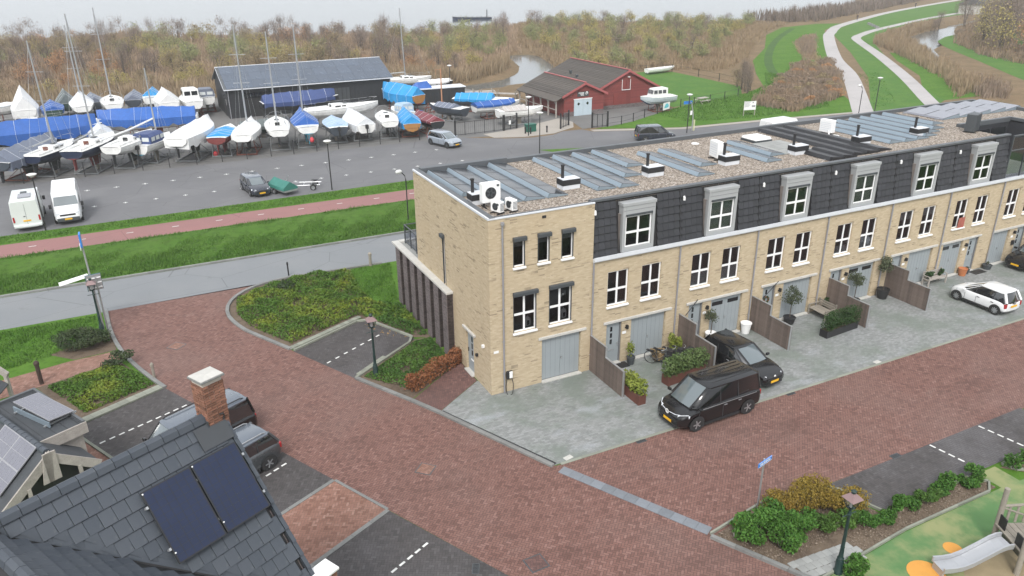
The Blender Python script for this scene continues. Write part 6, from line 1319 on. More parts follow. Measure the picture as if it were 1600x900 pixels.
def bench(label, loc, rz, L=1.5, deep=False, mat=None):
    t = thing('bench', label, 'bench', loc, rz); mat = mat or m_timber; dp = .8 if deep else .45
    for k in range(4): pbox('seat_slat', (L,dp/4-.015,.03), mat, t, (0,-dp/2+dp/4*(k+.5)+.0,.42))
    for k in range(3): pbox('back_slat', (L,.03,.09), mat, t, (0,dp/2+.02,.55+.13*k))
    for sx in (-1,1):
        for sy in (-1,1): pbox('leg', (.07,.07,.62 if sy < 0 else .9), mat, t, (sx*(L/2-.04),sy*(dp/2-.02)+(.04 if sy > 0 else 0),.31 if sy < 0 else .45))
        pbox('armrest', (.07,dp,.04), mat, t, (sx*(L/2-.04),0,.64))
    return t
bench('low grey timber lounge bench in the corner by the fence', (20.85,-.75,.016), R(-90)+math.pi/2*0, 1.3, True, m_deckwood); bench('grey garden bench with plants on it in front of a garage', (31.0,-.45,.016), 0, 1.7)
shrub('bench_plant', 'dark leafy plant sitting on the left of the garden bench', (30.45,-.45,.44), (.35,.25,.28), 260, .18, m_boxleaf, 9, cat='plant'); shrub('bench_plant', 'small dark plant on the right of the garden bench', (31.6,-.35,.44), (.22,.2,.3), 160, .16, m_boxleaf, 10, cat='plant')
shrub('climbing_plant', 'dark green climber at the foot of the bench fence', (21.6,-.35,0), (.25,.3,.55), 700, .09, m_boxleaf, 15, cat='plant')
def bicycle(label, loc, rz, mat=None, group='bicycles'):
    t = thing('bicycle', label, 'bicycle', loc, rz, group); mat = mat or m_anthra
    for x in (-.52,.52):
        w_ = MB(); R_ = .34
        w_.tube([(x+R_*math.cos(a),0,R_+R_*math.sin(a)) for a in np.linspace(0,2*math.pi,21)], .022, 5); o = w_.build('wheel', m_rubberblack, t); s_ = MB()
        for k in range(8): s_.tube([(x,0,R_),(x+R_*math.cos(k*math.pi/4),0,R_+R_*math.sin(k*math.pi/4))], .004, 3)
        s_.build('spokes', m_alu, o)
    f = MB()
    for p, q in (((-.52,0,.34),(-.1,0,.3)),((-.1,0,.3),(-.22,0,.85)),((-.52,0,.34),(-.2,0,.75)),((-.1,0,.3),(.36,0,.75)),((-.2,0,.72),(.34,0,.85)),((.52,0,.34),(.32,0,1.0))): f.tube([p,q], .018, 5)
    f.build('frame', mat, t); MB().hexa([(-.36,-.08,.9),(-.1,-.02,.9),(-.1,.02,.9),(-.36,.08,.9),(-.36,-.08,.95),(-.08,-.02,.94),(-.08,.02,.94),(-.36,.08,.95)]).build('saddle', m_black, t); MB().tube([(.18,-.28,1.02),(.32,-.1,1.05),(.32,.1,1.05),(.18,.28,1.02)], .014, 5).build('handlebar', m_alu, t); MB().tube([(-.1,-.15,.22),(-.1,.15,.38)], .012, 4).build('pedals', m_black, t); pbox('basket', (.3,.3,.22), m_black, t, (.58,0,.95)); pbox('carrier', (.4,.14,.03), m_black, t, (-.55,0,.72))
    return t
for k, (x, y, r) in enumerate([(8.95,-1.25,-62),(9.45,-1.35,-55),(9.95,-1.5,-58)]): bicycle(['dark bicycle nearest the garage door behind the planter hedge','dark bicycle in the middle of three behind the hedge','dark bicycle nearest the fence behind the hedge'][k], (x,y,.016), R(r))
for x, y, l in ((7.15,-.35,'dark door mat at the first front door beside the fence'),(35.3,-.45,'large dark door mat by the door at the far right')): tag(pbox('door_mat', (.9 if x < 10 else 1.1,.55,.02), m_black, None, (x,y,.03)), l, 'door mat')
# covered trailer and folded bicycle trailer on the car park edge
tr = thing('covered_trailer', 'trailer under a dark green tarpaulin tent beside the dark blue car', 'trailer', (-1.9,40.6,0), -math.pi/2+.35); M_TARP = M('dark_green_tarpaulin', (.03,.16,.13), .6, .25, 2)
b = MB(); b.loft([[(-1.35,-.75,.5),(-1.35,.75,.5),(-1.35,.7,.75),(-1.35,0,1.25),(-1.35,-.7,.75)],[(0,-.78,.5),(0,.78,.5),(0,.74,.78),(0,0,1.18),(0,-.74,.78)],[(1.3,-.75,.5),(1.3,.75,.5),(1.3,.68,.72),(1.3,0,1.22),(1.3,-.68,.72)]]); b.build('tarpaulin', M_TARP, tr); pbox('chassis', (2.7,1.4,.12), m_greysteel, tr, (0,0,.42)); wheel(tr, -.1, .82, .27, .16, spokes=0); wheel(tr, -.1, -.82, .27, .16, spokes=0); MB().tube([(-1.3,0,.42),(-2.3,0,.4)], .04, 6).build('drawbar', m_alu, tr); pbox('tail_board', (.06,1.3,.12), m_alu, tr, (1.38,0,.42))
ft = thing('boat_trailer', 'small empty galvanised trailer frame on the car park edge', 'trailer', (.35,40.9,0), R(160)); b = MB()
for s in (-1,1): b.tube([(-1.2,s*.5,.45),(.8,s*.6,.45),(1.7,0,.5)], .04, 6)
for x in (-1.1,-.4,.3): b.tube([(x,-.55,.45),(x,.55,.45)], .035, 6)
b.tube([(1.7,0,.5),(2.1,0,.52),(1.75,0,.95),(1.6,.05,1.3)], .035, 6); b.build('chassis', m_alu, ft); [wheel(ft, -.6, s*.72, .27, .16, spokes=0) for s in (-1,1)]; MB().tube([(2.05,0,0),(2.05,0,.55)], .04, 6).build('jockey_wheel', m_alu, ft); pbox('mudguard', (.6,.2,.04), m_black, ft, (-.6,.72,.6)); pbox('mudguard', (.6,.2,.04), m_black, ft, (-.6,-.72,.6))
# playground tower and slide
sd_ = thing('slide', 'polished steel slide ending on an orange dot', 'slide', (8.62,-17.48,.02), R(-17)); prof = [(0,.30),(.35,.27),(.7,.29),(1.05,.4),(1.6,.68),(2.0,.9),(2.25,.98),(2.45,.98)]
b = MB(); b.loft([[(x,-.26,z),(x,.26,z),(x,.26,z-.03),(x,-.26,z-.03)] for x, z in prof]); b.build('chute', m_steel, sd_)
for s in (-1,1): MB().loft([[(x,s*.27,z-.06),(x,s*.31,z-.06),(x,s*.33,z+.15),(x,s*.27,z+.15)] if s > 0 else [(x,s*.31,z-.06),(x,s*.27,z-.06),(x,s*.27,z+.15),(x,s*.33,z+.15)] for x, z in prof]).build('side_wall', m_steel, sd_)
pbox('foot', (.06,.5,.27), m_steel, sd_, (.05,0,.13))
pt = thing('play_tower', 'weathered timber play tower at the top of the slide', 'play tower', (11.75,-18.3,.02), R(-25)); 
for k, (x, y, h) in enumerate([(-.5,.72,2.45),(-.5,-.72,2.3),(1.2,.7,2.1),(1.2,-.75,2.1)]): MB().tube([(x,y,0),(x,y,h)], .1, 10, .09).build('post', m_deckwood, pt, smooth=50)
for k in range(8): pbox('deck_plank', (.21,1.4,.05), m_deckwood, pt, (-.5+.225*k,0,.95))
for y in (.72,-.72):
    MB().tube([(-.5,y,1.7),(1.2,y,1.8)], .05, 6).build('rail', m_deckwood, pt); MB().tube([(-.5,y,1.65),(1.1,y,1.0)], .035, 6).build('brace', m_deckwood, pt)
    for k in range(5): pbox('baluster', (.09,.03,.7), m_deckwood, pt, (-.2+.3*k,y,1.35))
pbox('black_panel', (.04,.42,.5), m_black, pt, (-.52,.5,1.17)); pbox('black_panel', (.04,.42,.5), m_black, pt, (-.52,-.5,1.17)); b = MB(); b.hexa([(-.2,-.7,.3),(-.15,-.7,.3),(-.15,.7,.3),(-.2,.7,.3),(-.5,-.7,.92),(-.45,-.7,.92),(-.45,.7,.92),(-.5,.7,.92)]); b.build('under_panel', m_anthra, pt)
# ------------------------------------------------------------ boathouses
bs = thing('boat_shed', 'long black boat shed with a roof full of blue grey solar panels', 'shed', (-1.2,79.5,0), R(.6))
SL, SD, ZE, ZR = 22.4, 11.0, 3.85, 5.85; slp = math.atan2(ZR-ZE, SD/2)
b = MB(); wall(b, (0,0,0), FX, FN, 0, SL, 0, ZE, [(2.2,6.2,0,3.2),(12.0,16.4,0,2.9)], .15); b.build('front_wall', m_shedwall, bs)
b = MB(); b.add([(0,0,0),(0,SD,0),(0,SD,ZE),(0,SD/2,ZR),(0,0,ZE)], [(4,3,2,1,0)]); b.build('gable_wall', m_shedwall, bs); b = MB(); b.add([(SL,0,0),(SL,SD,0),(SL,SD,ZE),(SL,SD/2,ZR),(SL,0,ZE)], [(0,1,2,3,4)]); b.build('gable_wall', m_shedwall, bs)
MB().add([(0,SD,0),(SL,SD,0),(SL,SD,ZE),(0,SD,ZE)], [(1,0,3,2)]).build('rear_wall', m_shedwall, bs)
for k in range(37): pbox('cladding_batten', (.05,.03,ZE), m_black, bs, (.3+.6*k,-.018,ZE/2))
b = MB(); o_ = .35
b.hexa([(-o_,-o_,ZE-.16),(SL+o_,-o_,ZE-.16),(SL+o_,SD/2,ZR+.02),(-o_,SD/2,ZR+.02),(-o_,-o_,ZE-.04),(SL+o_,-o_,ZE-.04),(SL+o_,SD/2,ZR+.14),(-o_,SD/2,ZR+.14)]); b.build('roof', m_parapet, bs); MB().hexa([(-o_,SD/2,ZR+.02),(SL+o_,SD/2,ZR+.02),(SL+o_,SD+o_,ZE-.16),(-o_,SD+o_,ZE-.16),(-o_,SD/2,ZR+.14),(SL+o_,SD/2,ZR+.14),(SL+o_,SD+o_,ZE-.04),(-o_,SD+o_,ZE-.04)]).build('roof', m_parapet, bs)
rl_ = math.hypot(SD/2+o_, ZR-ZE+.16)
for i in range(13):
    for j in range(3):
        t0 = (j+.5)/3; y = -o_+(SD/2+o_)*t0; z = ZE-.04+(ZR+.14-ZE+.04)*t0
        o = pbox('solar_panel', (1.725,rl_/3-.012,.05), m_shedpv, bs, (.28+1.74*i+.6,y,z+.05)); o.rotation_euler = (math.atan2(ZR+.18-ZE, SD/2+o_),0,0)
pbox('ridge_cap', (SL+.7,.3,.08), m_trim, bs, (SL/2,SD/2,ZR+.17)); pbox('eaves_gutter', (SL+.7,.12,.12), m_trim, bs, (SL/2,-o_-.06,ZE-.1)); 
b = MB(); b.hexa([(-o_-.03,-o_,ZE-.1),(-o_+.0,-o_,ZE-.1),(-o_+.0,SD/2,ZR+.08),(-o_-.03,SD/2,ZR+.08),(-o_-.03,-o_,ZE+.02),(-o_,-o_,ZE+.02),(-o_,SD/2,ZR+.2),(-o_-.03,SD/2,ZR+.2)]); b.build('verge_trim', m_trim, bs)
pbox('sliding_door', (4.4,.08,2.9), M('dark_grey_sliding_door', (.05,.055,.06), .6), bs, (14.2,.1,1.45)); d = pbox('shed_door', (4.0,.08,2.4), m_black, bs, (4.2,.1,1.2))
for k in range(3): pbox('window', (1.2,.05,.55), m_carglass, bs, (2.85+1.35*k,.07,2.8))
for x in (.15,SL-.15): MB().tube([(x,-.12,0),(x,-.12,ZE-.2)], .06, 6).build('downpipe', m_zinc, bs)
pbox('gable_door', (.05,.95,2.1), m_black, bs, (-.02,3.0,1.05)); pbox('gable_window', (.05,.8,.9), m_carglass, bs, (-.02,1.2,2.0)); pbox('lamp', (.2,.15,.2), m_black, bs, (-.1,3.0,2.6))
# red boathouse with two gables
rh_ = thing('red_boathouse', 'red timber boathouse with two gables and a pale blue double door', 'boathouse', (0,0,0))
def gable_hall(x0, x1, xr, y0, y1, ze0, ze1, zr, ops, plinth=.6, lap=.45):
    ZW = lambda x: ze0+(zr-ze0)*(x-x0)/(xr-x0) if x < xr else ze1+(zr-ze1)*(x1-x)/(x1-xr)
    n = int((zr-plinth)/.18); 
    for k in range(n):       # boards, each lapped over the next
        z0, z1 = plinth+.18*k, plinth+.18*(k+1); segs = []
        xa = x0 if z1 <= ze0 else x0+(z1-ze0)/(zr-ze0)*(xr-x0); xb = x1 if z1 <= ze1 else x1-(z1-ze1)/(zr-ze1)*(x1-xr)
        cuts = [(a, c) for a, c, lo, hi in ops if lo < (z0+z1)/2 < hi]; xs = xa
        for a, c in sorted(cuts)+[(xb, xb)]:
            if min(a,xb)-xs > .05: pbox('cladding_board', (round(min(a,xb)-xs,2),.05,.185), m_redpaint, rh_, ((xs+min(a,xb))/2,y0-.02,(z0+z1)/2), rz=(R(-7),0,0))
            xs = max(xs, c)
    b = MB(); b.add([(x0,y0,0),(x1,y0,0),(x1,y0,ze1),(xr,y0,zr),(x0,y0,ze0)], [(0,1,2,3,4)]); b.build('gable_wall', m_redpaint, rh_)
    pbox('plinth', (x1-x0+.02,.1,plinth), m_pbrick, rh_, ((x0+x1)/2,y0-.03,plinth/2))
    for s, (xe, ze, nm) in enumerate(((x0,ze0,'l'),(x1,ze1,'r'))):
        sg = -1 if s == 0 else 1; sx = (zr-ze)/abs(xr-xe); xo = xe+sg*lap; zo = ze-sx*lap
        q = [(xr,y0-.35,zr),(xo,y0-.35,zo),(xo,y1+.2,zo),(xr,y1+.2,zr)]; q = [(x,y,z+.06) for x,y,z in q]+[(x,y,z+.16) for x,y,z in q]
        if s == 0: q = [q[1],q[0],q[3],q[2],q[5],q[4],q[7],q[6]]
        rf = MB().hexa(q).build('roof', m_brownroof, rh_)
        nr = max(6, int(math.hypot(xr-xo, zr-zo)/.34)); ang = math.atan2(zr-zo, abs(xr-xo))
        for k in range(nr):
            t = (k+.5)/nr; x = xr+(xo-xr)*t; z = zr+(zo-zr)*t+.18; pbox('tile_course', (round(math.hypot(xr-xo,zr-zo)/nr,2)+.03,round(y1-y0+.5,2),.03), m_brownroof, rf, (x,(y0+y1)/2-.07,z), rz=(0,(ang-.07)*sg if sg > 0 else -(ang-.07),0))
        p, q2 = Vector((xr,y0-.36,zr+.17)), Vector((xo,y0-.36,zo+.17)); bb = MB(); 
        bb.hexa([(p.x,p.y-.05,p.z-.26),(q2.x,q2.y-.05,q2.z-.26),(q2.x,q2.y,q2.z-.26),(p.x,p.y,p.z-.26),(p.x,p.y-.05,p.z+.03),(q2.x,q2.y-.05,q2.z+.03),(q2.x,q2.y,q2.z+.03),(p.x,p.y,p.z+.03)]); bb.build('bargeboard', m_redtrim, rh_)
    pbox('ridge_cap', (.3,y1-y0+.6,.08), m_redtrim, rh_, (xr,(y0+y1)/2-.08,zr+.22))
gable_hall(38.0, 44.1, 41.05, 59.3, 70.0, 2.75, 2.75, 4.1, [(39.5,42.2,0,2.25)])
b = MB(); b.hexa([(36.5,58.95,2.1),(38.0,58.95,2.78),(38.0,70.2,2.78),(36.5,70.2,2.1),(36.5,58.95,2.2),(38.0,58.95,2.9),(38.0,70.2,2.9),(36.5,70.2,2.2)]); b.build('porch_roof', m_brownroof, rh_)
for k in range(6): pbox('porch_post', (.16,.16,2.15), m_timber, rh_, (36.9,59.4+2.1*k,1.07)); MB().tube([(36.9,59.4+2.1*k,1.6),(36.9,59.9+2.1*k,2.1)], .06, 5).build('porch_brace', m_timber, rh_)
for k in range(3): pbox('porch_rail', (.06,4.1,.1), m_timber, rh_, (36.9,61.4+3.9*(k % 3) if k < 2 else 67.5,1.0))
MB().add([(38.0,59.35,0),(38.0,70,0),(38.0,70,2.75),(38.0,59.35,2.75)], [(1,0,3,2)]).build('side_wall', m_redpaint, rh_)
gable_hall(44.1, 54.6, 49.1, 61.1, 76.5, 2.7, 2.3, 4.95, [(46.8,49.6,.55,2.15),(48.15,49.45,2.5,3.85)], .55)
MB().add([(54.6,61.1,0),(54.6,76,0),(54.6,76,2.3),(54.6,61.1,2.3)], [(0,1,2,3)]).build('side_wall', m_redpaint, rh_)
for k in (0,1):
    d = pbox('blue_door', (1.34,.06,2.1), m_paleblue, rh_, (40.18+1.36*k,59.22,1.06)); o = pbox('diamond_window', (.3,.03,.3), m_carglass, d, (0,-.04,.5)); o.rotation_euler = (0,R(45),0)
pbox('door_frame', (2.85,.05,.1), m_white, rh_, (40.86,59.21,2.18))
for k in range(4): pbox('hall_door', (.69,.06,1.6), m_redpaint, rh_, (47.16+.7*k,61.03,1.35))
for k in (0,1): pbox('shutter', (.58,.06,1.25), m_redpaint, rh_, (48.48+.62*k,61.03,3.2))
fr = MB(); fr.box(48.1,49.5,60.96,61.0,2.45,2.53); fr.box(48.1,48.16,60.96,61.0,2.53,3.9); fr.box(49.44,49.5,60.96,61.0,2.53,3.9); fr.build('shutter_frame', m_white, rh_); pbox('hoist_lamp', (.25,.3,.1), m_white, rh_, (49.1,60.85,4.2))
for x, y, z in ((44.3,67,4.0),(45.6,71,4.3)): pbox('roof_vent', (.3,.3,.4), m_anthra, rh_, (x+.2,y,z-.1 if x < 45 else z-.35))
# club lettering and horse-head like mark over the door, unreadable in the photograph: pale strokes of the same size
b = MB()
for r, (n, x0) in enumerate(((9,40.15),(6,40.4),(5,40.5))):
    for k in range(n): b.box(x0+.095*k, x0+.07+.095*k, 59.19, 59.21, 2.9-.15*r, 2.98-.15*r+.03*(k % 2))
b.build('lettering', m_white, rh_); b = MB(); b.loft([[(41.2+.2+r_*math.cos(a)*.75,59.19,2.85+r_*math.sin(a)) for a in np.linspace(-.6,4.2,12)] for r_ in (.12,.24)], cap=False, closed=False); b.build('round_mark', m_white, rh_); pbox('sign_dark_board', (1.75,.02,.62), m_anthra, rh_, (40.85,59.23,2.78))  # plain dark board behind the lettering and round mark
# ------------------------------------------------------------ boats laid up on land
HB = {}
def hull_col(n, c, r=.35): return M(n, c, r, .2, 1.1, coat=.2, fine=4, rnd=.04)
h_white, h_navy, h_blk, h_red = hull_col('white_boat_hull', (.74,.74,.72)), hull_col('navy_boat_hull', (.012,.02,.05)), hull_col('black_boat_hull', (.02,.022,.026)), hull_col('red_antifouling', (.16,.03,.028), .7)
h_blue, h_antib, h_antik, h_wood, h_green = hull_col('turquoise_antifouling', (.05,.26,.36), .7), hull_col('blue_antifouling', (.02,.05,.13), .7), hull_col('dark_antifouling', (.03,.032,.035), .7), hull_col('varnished_wood_hull', (.36,.18,.06)), hull_col('dark_green_hull', (.02,.05,.04)); h_grey = hull_col('slate_grey_boat_hull', (.045,.055,.07)); h_teak = M('teak_deck', (.3,.2,.12), .8, .2, 3)
def tarp(n, c, v=.22): return M(n, c, .55, v, 1.6, bump=.5, fine=4)
t_blue, t_sky, t_deep, t_navy, t_wht, t_gry, t_red, t_grn = tarp('blue_tarpaulin', (.015,.085,.32)), tarp('bright_blue_tarpaulin', (.02,.25,.55)), tarp('royal_blue_tarpaulin', (.02,.10,.36)), tarp('navy_tarpaulin', (.035,.06,.17)), tarp('white_shrink_wrap', (.68,.68,.67), .08), tarp('blue_grey_canvas', (.13,.15,.20)), tarp('dark_red_tarpaulin', (.17,.03,.04)), tarp('grey_green_canvas', (.10,.12,.12)); t_pale = tarp('pale_blue_canvas', (.33,.45,.58)); t_camo = tarp('pale_net_cover', (.62,.64,.66), .2)
def hull_rings(L, B, D, kind, n=11):
    R_ = []
    for k in range(n):
        t = k/(n-1); x = L*t; br = B/2*(.78+.22*math.sin(min(1,t*2)*math.pi/2)) if t < .5 else B/2*(1-((t-.5)/.5)**2.3)**.85 if t < 1 else 0.02
        br = max(br, .03); sh = D*(1+.16*max(0,(t-.4)/.6)**2 + .03*(1-t)); kl = D*(.10*(1-t)**2) if kind != 'flat' else .02; kl += D*.75*max(0,(t-.72)/.28)**2.2
        if kind == 'sail': kl += D*.28*max(0,(.25-t)/.25)
        R_.append([(x+ (.25*(t-.9)/.1 if t > .9 else 0), y, z) for y, z in ((0,kl),(br*.55,kl+(sh-kl)*.16),(br*.88,kl+(sh-kl)*.45),(br*.98,kl+(sh-kl)*.75),(br,sh))])
    return R_
def boat(name, label, stern, head, L, B, D=1.2, kind='sail', hull=None, bottom=None, deck=None, lift=1.2, cover=None, ridge=.9, mast=0, mast_x=.55, cabin=True, canopy=None, group='boats laid up in the boatyard', cradle=None, rails=True, outboard=False, lying_mast=False, cov_a=.02, cov_b=.98, cov_drop=.35, mast_lean=0, spread=True, cat='boat', wheelhouse=None, desc='boat', teak=None, furl=False):
    t = thing(name, label, cat, (stern[0],stern[1],0), head, group); hull = hull or h_white; bottom = bottom or h_antik; deck = deck or h_white
    rs = hull_rings(L, B, D, kind); up = lambda p: (p[0],p[1],p[2]+lift)
    low = MB(); topb = MB(); 
    for i in range(len(rs)-1):
        a, c = rs[i], rs[i+1]
        for s in (1,-1):
            m_ = lambda p: up((p[0],p[1]*s,p[2]))
            for j in range(4):
                q = [m_(a[j]),m_(c[j]),m_(c[j+1]),m_(a[j+1])]; q = q if s < 0 else q[::-1]
                (low if j < 1 else topb).add(q, [(0,1,2,3)])
    st = rs[0]; topb.add([up((p[0],p[1],p[2])) for p in st[1:]]+[up((p[0],-p[1],p[2])) for p in st[1:][::-1]], [tuple(range(8))][::1]); low.add([up(st[0]),up(st[1]),up((st[1][0],-st[1][1],st[1][2]))], [(0,1,2)])
    h_ = topb.build('hull', hull, t, smooth=50); low.build('hull_bottom', bottom, t, smooth=50)
    dk = MB(); n = len(rs); pts = []; 
    for r in rs: x,y,z = r[-1]; pts.append([up((x,y,z)), up((x,y*.5,z+.05)), up((x,-y*.5,z+.05)), up((x,-y,z))])
    for i in range(n-1):
        for j in range(3): dk.add([pts[i][j],pts[i][j+1],pts[i+1][j+1],pts[i+1][j]], [(3,2,1,0)] )
    dk.build('deck', teak or deck, t); gw = MB()
    for s in (1,-1): gw.tube([up((r[-1][0],r[-1][1]*s,r[-1][2]+.02)) for r in rs], .035, 5)
    gw.build('gunwale', deck if teak is None else h_wood, t)
    zd = D+lift+.03
    if kind == 'sail':
        k = MB(); k.hexa([(L*.4,-.05,lift-.95),(L*.58,-.05,lift-.95),(L*.58,.05,lift-.95),(L*.4,.05,lift-.95),(L*.36,-.1,lift+.2),(L*.62,-.1,lift+.2),(L*.62,.1,lift+.2),(L*.36,.1,lift+.2)]); k.build('keel', bottom, t)
        MB().hexa([(.1,-.03,lift-.6),(.45,-.03,lift-.6),(.45,.03,lift-.6),(.1,.03,lift-.6),(.05,-.04,lift+.5),(.55,-.04,lift+.5),(.55,.04,lift+.5),(.05,.04,lift+.5)]).build('rudder', bottom, t)
    if cover is None:
        if cabin:
            c = MB(); x0, x1 = L*.36, L*.74; bw = B*.33; c.loft([[(x0,-bw,zd-.02),(x0,bw,zd-.02),(x0,bw*.85,zd+.42),(x0,-bw*.85,zd+.42)],[(x0+L*.15,-bw,zd-.02),(x0+L*.15,bw,zd-.02),(x0+L*.15,bw*.84,zd+.40),(x0+L*.15,-bw*.84,zd+.40)],[(x1,-bw*.5,zd),(x1,bw*.5,zd),(x1-.25,bw*.4,zd+.2),(x1-.25,-bw*.4,zd+.2)]]); cb = c.build('cabin', deck, t, bevel=.03)
            for s in (-1,1): MB().box(x0+.3,x0+1.0,s*bw*.93,s*bw*.97,zd+.12,zd+.28).build('cabin_window', m_carglass, cb); MB().box(x0+1.2,x0+1.7,s*bw*.9,s*bw*.95,zd+.12,zd+.26).build('cabin_window', m_carglass, cb)
            pbox('hatch', (.5,.5,.05), m_anthra if teak is None else h_wood, cb, (x0+L*.2,0,zd+.44)); pbox('companionway', (.06,.5,.4), m_rust if hull is h_navy else m_black, cb, (x0-.01,0,zd+.2))
            ck = MB(); ck.box(L*.08,L*.345,-B*.22,B*.22,zd+.012,zd+.03); o = ck.build('cockpit_well', m_anthra if kind != 'sail' else m_trim, t); 
            for s in (-1,1): pbox('cockpit_bench', (L*.26,B*.12,.16), deck, o, (L*.21,s*B*.25,zd+.1)); 
            pbox('cockpit_bench', (.3,B*.6,.18), deck, o, (L*.05,0,zd+.1))
        if rails:
            b = MB()
            for s in (1,-1):
                tp_ = [(r[-1][0],r[-1][1]*s*.97,r[-1][2]+lift+.55) for r in rs[:-1]]; b.tube(tp_, .012, 4)
                for r in rs[:-1:2]: b.tube([(r[-1][0],r[-1][1]*s*.97,r[-1][2]+lift),(r[-1][0],r[-1][1]*s*.97,r[-1][2]+lift+.55)], .012, 4)
            b.tube([(L*.93,rs[-2][-1][1],zd+.7),(L+.15,0,zd+.75),(L*.93,-rs[-2][-1][1],zd+.7)], .014, 4); b.tube([(0.02,B*.37,zd+.55),(0.02,-B*.37,zd+.55)], .014, 4); b.build('guard_rail', m_alu, t)
    else:
        rng = random.Random(int(L*100+B*10+stern[0])); rings = []; nn = 22
        for k in range(nn):
            u_ = cov_a+(cov_b-cov_a)*k/(nn-1); x = L*u_; f = u_*(n-1); i = min(n-2,int(f)); a, c = rs[i][-1], rs[i+1][-1]; y = a[1]+(c[1]-a[1])*(f-i); z = a[2]+(c[2]-a[2])*(f-i)+lift
            rg = ridge*(.8+.2*math.sin(u_*3.1)) if not callable(ridge) else ridge(u_); rg += rng.uniform(-.06,.06); sag = rng.uniform(.0,.10); y += .05; w1 = rng.uniform(-.05,.05)
            rings.append([(x,y+w1*.5,z-cov_drop*rng.uniform(.75,1.2)),(x,y+.03,z+.04),(x,y*.55,z+rg*(.55-sag)),(x,.0+w1,z+rg),(x,-y*.55,z+rg*(.55-sag)),(x,-y-.03,z+.04),(x,-y+w1*.5,z-cov_drop*rng.uniform(.75,1.2))])
        cv = MB().loft(rings, True, closed=False); cv.build('cover', cover, t, smooth=25)
        rp2 = MB(); 
        for k in range(3, nn-2, 5): rp2.tube([(q[0],q[1]*1.01,q[2]+.015) for q in rings[k]], .015, 3)
        rp2.build('lashing', m_trim, t)
    if canopy is not None:
        x0, x1 = L*.12, L*.56; bw = B*.42; cn = MB(); prof = [(-bw,0),(-bw*.98,.75),(-bw*.7,1.05),(bw*.7,1.05),(bw*.98,.75),(bw,0)]; cn.loft([[(x,y,zd+z*(1 if x < x1-.1 else .9)) for y,z in prof] for x in (x0,(x0+x1)/2,x1)], True); o = cn.build('canopy', canopy, t, smooth=20)
        for k in range(2): MB().add([(x1+.01,(-.8+.85*k)*bw,zd+.25),(x1+.01,(-.05+.85*k)*bw,zd+.25),(x1+.01,(-.1+.8*k)*bw,zd+.75),(x1+.01,(-.7+.8*k)*bw,zd+.75)], [(0,1,2,3)]).build('canopy_window', m_blind, o)
        for s in (-1,1):
            for k in range(3): x = x0+.2+(x1-x0)/3*k; pbox('canopy_window', ((x1-x0)/3-.25,.02,.4), m_blind, o, (x+.3,s*bw*1.0,zd+.48))
        for k in range(2): pbox('canopy_window', (.02,bw*.7,.4), m_blind, o, (x0-.012,(-.45+.9*k)*bw,zd+.5))
    if wheelhouse is not None:
        x0, x1, hh, bw = L*.3, L*.78, wheelhouse, B*.38; c = MB(); c.loft([[(x0,-bw,zd-.03),(x0,bw,zd-.03),(x0,bw*.9,zd+hh),(x0,-bw*.9,zd+hh)],[(x1,-bw*.85,zd-.03),(x1,bw*.85,zd-.03),(x1-.35,bw*.75,zd+hh*.93),(x1-.35,-bw*.75,zd+hh*.93)]]); o = c.build('wheelhouse', deck, t, bevel=.04)
        for s in (-1,1):
            for k in range(3): pbox('window', ((x1-x0)/3-.3,.04,hh*.38), m_carglass, o, (x0+.45+(x1-x0-.4)/3*k+.1,s*bw*.925,zd+hh*.62)).rotation_euler = (R(-5)*-s,0,R(-2)*s)
        for k in (-1,1): pbox('window', (.04,bw*.7,hh*.42), m_cleardark, o, (x1-.16,k*bw*.4,zd+hh*.6)).rotation_euler = (0,R(-14),0); pbox('window', (.04,bw*.7,hh*.4), m_carglass, o, (x0-.0,k*bw*.42,zd+hh*.6))
    if mast:
        mx = L*mast_x; ms = MB().tube([(mx,0,zd),(mx+mast_lean,0,zd+mast)], .1, 6, .065).build('mast', m_alu if not furl else m_white, t)
        if spread:
            for q in (.5,) if mast < 9.6 else (.45,.72): MB().tube([(mx+mast_lean*q,-.85,zd+mast*q),(mx+mast_lean*q,.85,zd+mast*q)], .022, 4).build('spreader', m_alu, ms)
        st_ = MB()
        for q in ((L+.1,0,zd+.1),(0.05,0,zd+.05),(mx-.1,B*.46,zd),(mx-.1,-B*.46,zd)): st_.tube([(mx+mast_lean*.97,0,zd+mast*.97),q], .010, 3)
        st_.build('rigging', m_alu, t); 
        if cover is None: MB().tube([(mx,0,zd+.95),(L*.1,.02,zd+.85)], .07, 6).build('boom', m_alu, t)
    if lying_mast: MB().tube([(-1.2,.1,zd+1.0),(L*.5,.05,zd+.95),(L+1.0,0,zd+1.15)], .09, 6).build('stowed_mast', m_white, t)
    if outboard: o = MB(); o.box(-.45,-.1,-.16,.16,lift+D*.75,lift+D*1.15); o.box(-.35,-.2,-.06,.06,lift-.1,lift+D*.75); o.build('outboard_engine', m_black, t, bevel=.04)
    if cradle is not False:
        cl = cradle or f'steel cradle under the {desc}'; cr = thing('boat_cradle', cl, 'boat cradle', (stern[0],stern[1],0), head, 'boat cradles in the boatyard')
        matc = m_rust if int(abs(stern[0])*3) % 2 else m_greysteel; zl = lift+D*.22
        for x in (L*.22,L*.68): pbox('cross_beam', (.12,B*.85,.12), matc, cr, (x,0,.1)); [MB().tube([(x,s*B*.4,.12),(x+.02,s*B*.33,zl)], .045, 5).build('leg', matc, cr) for s in (-1,1)]
        for s in (-1,1): pbox('side_beam', (L*.5,.1,.1), matc, cr, (L*.45,s*B*.36,.1)); [MB().tube([(L*q,s*B*.4,.12),(L*.45,s*B*.2,lift+.05)], .03, 4).build('brace', matc, cr) for q in (.3,.6)]
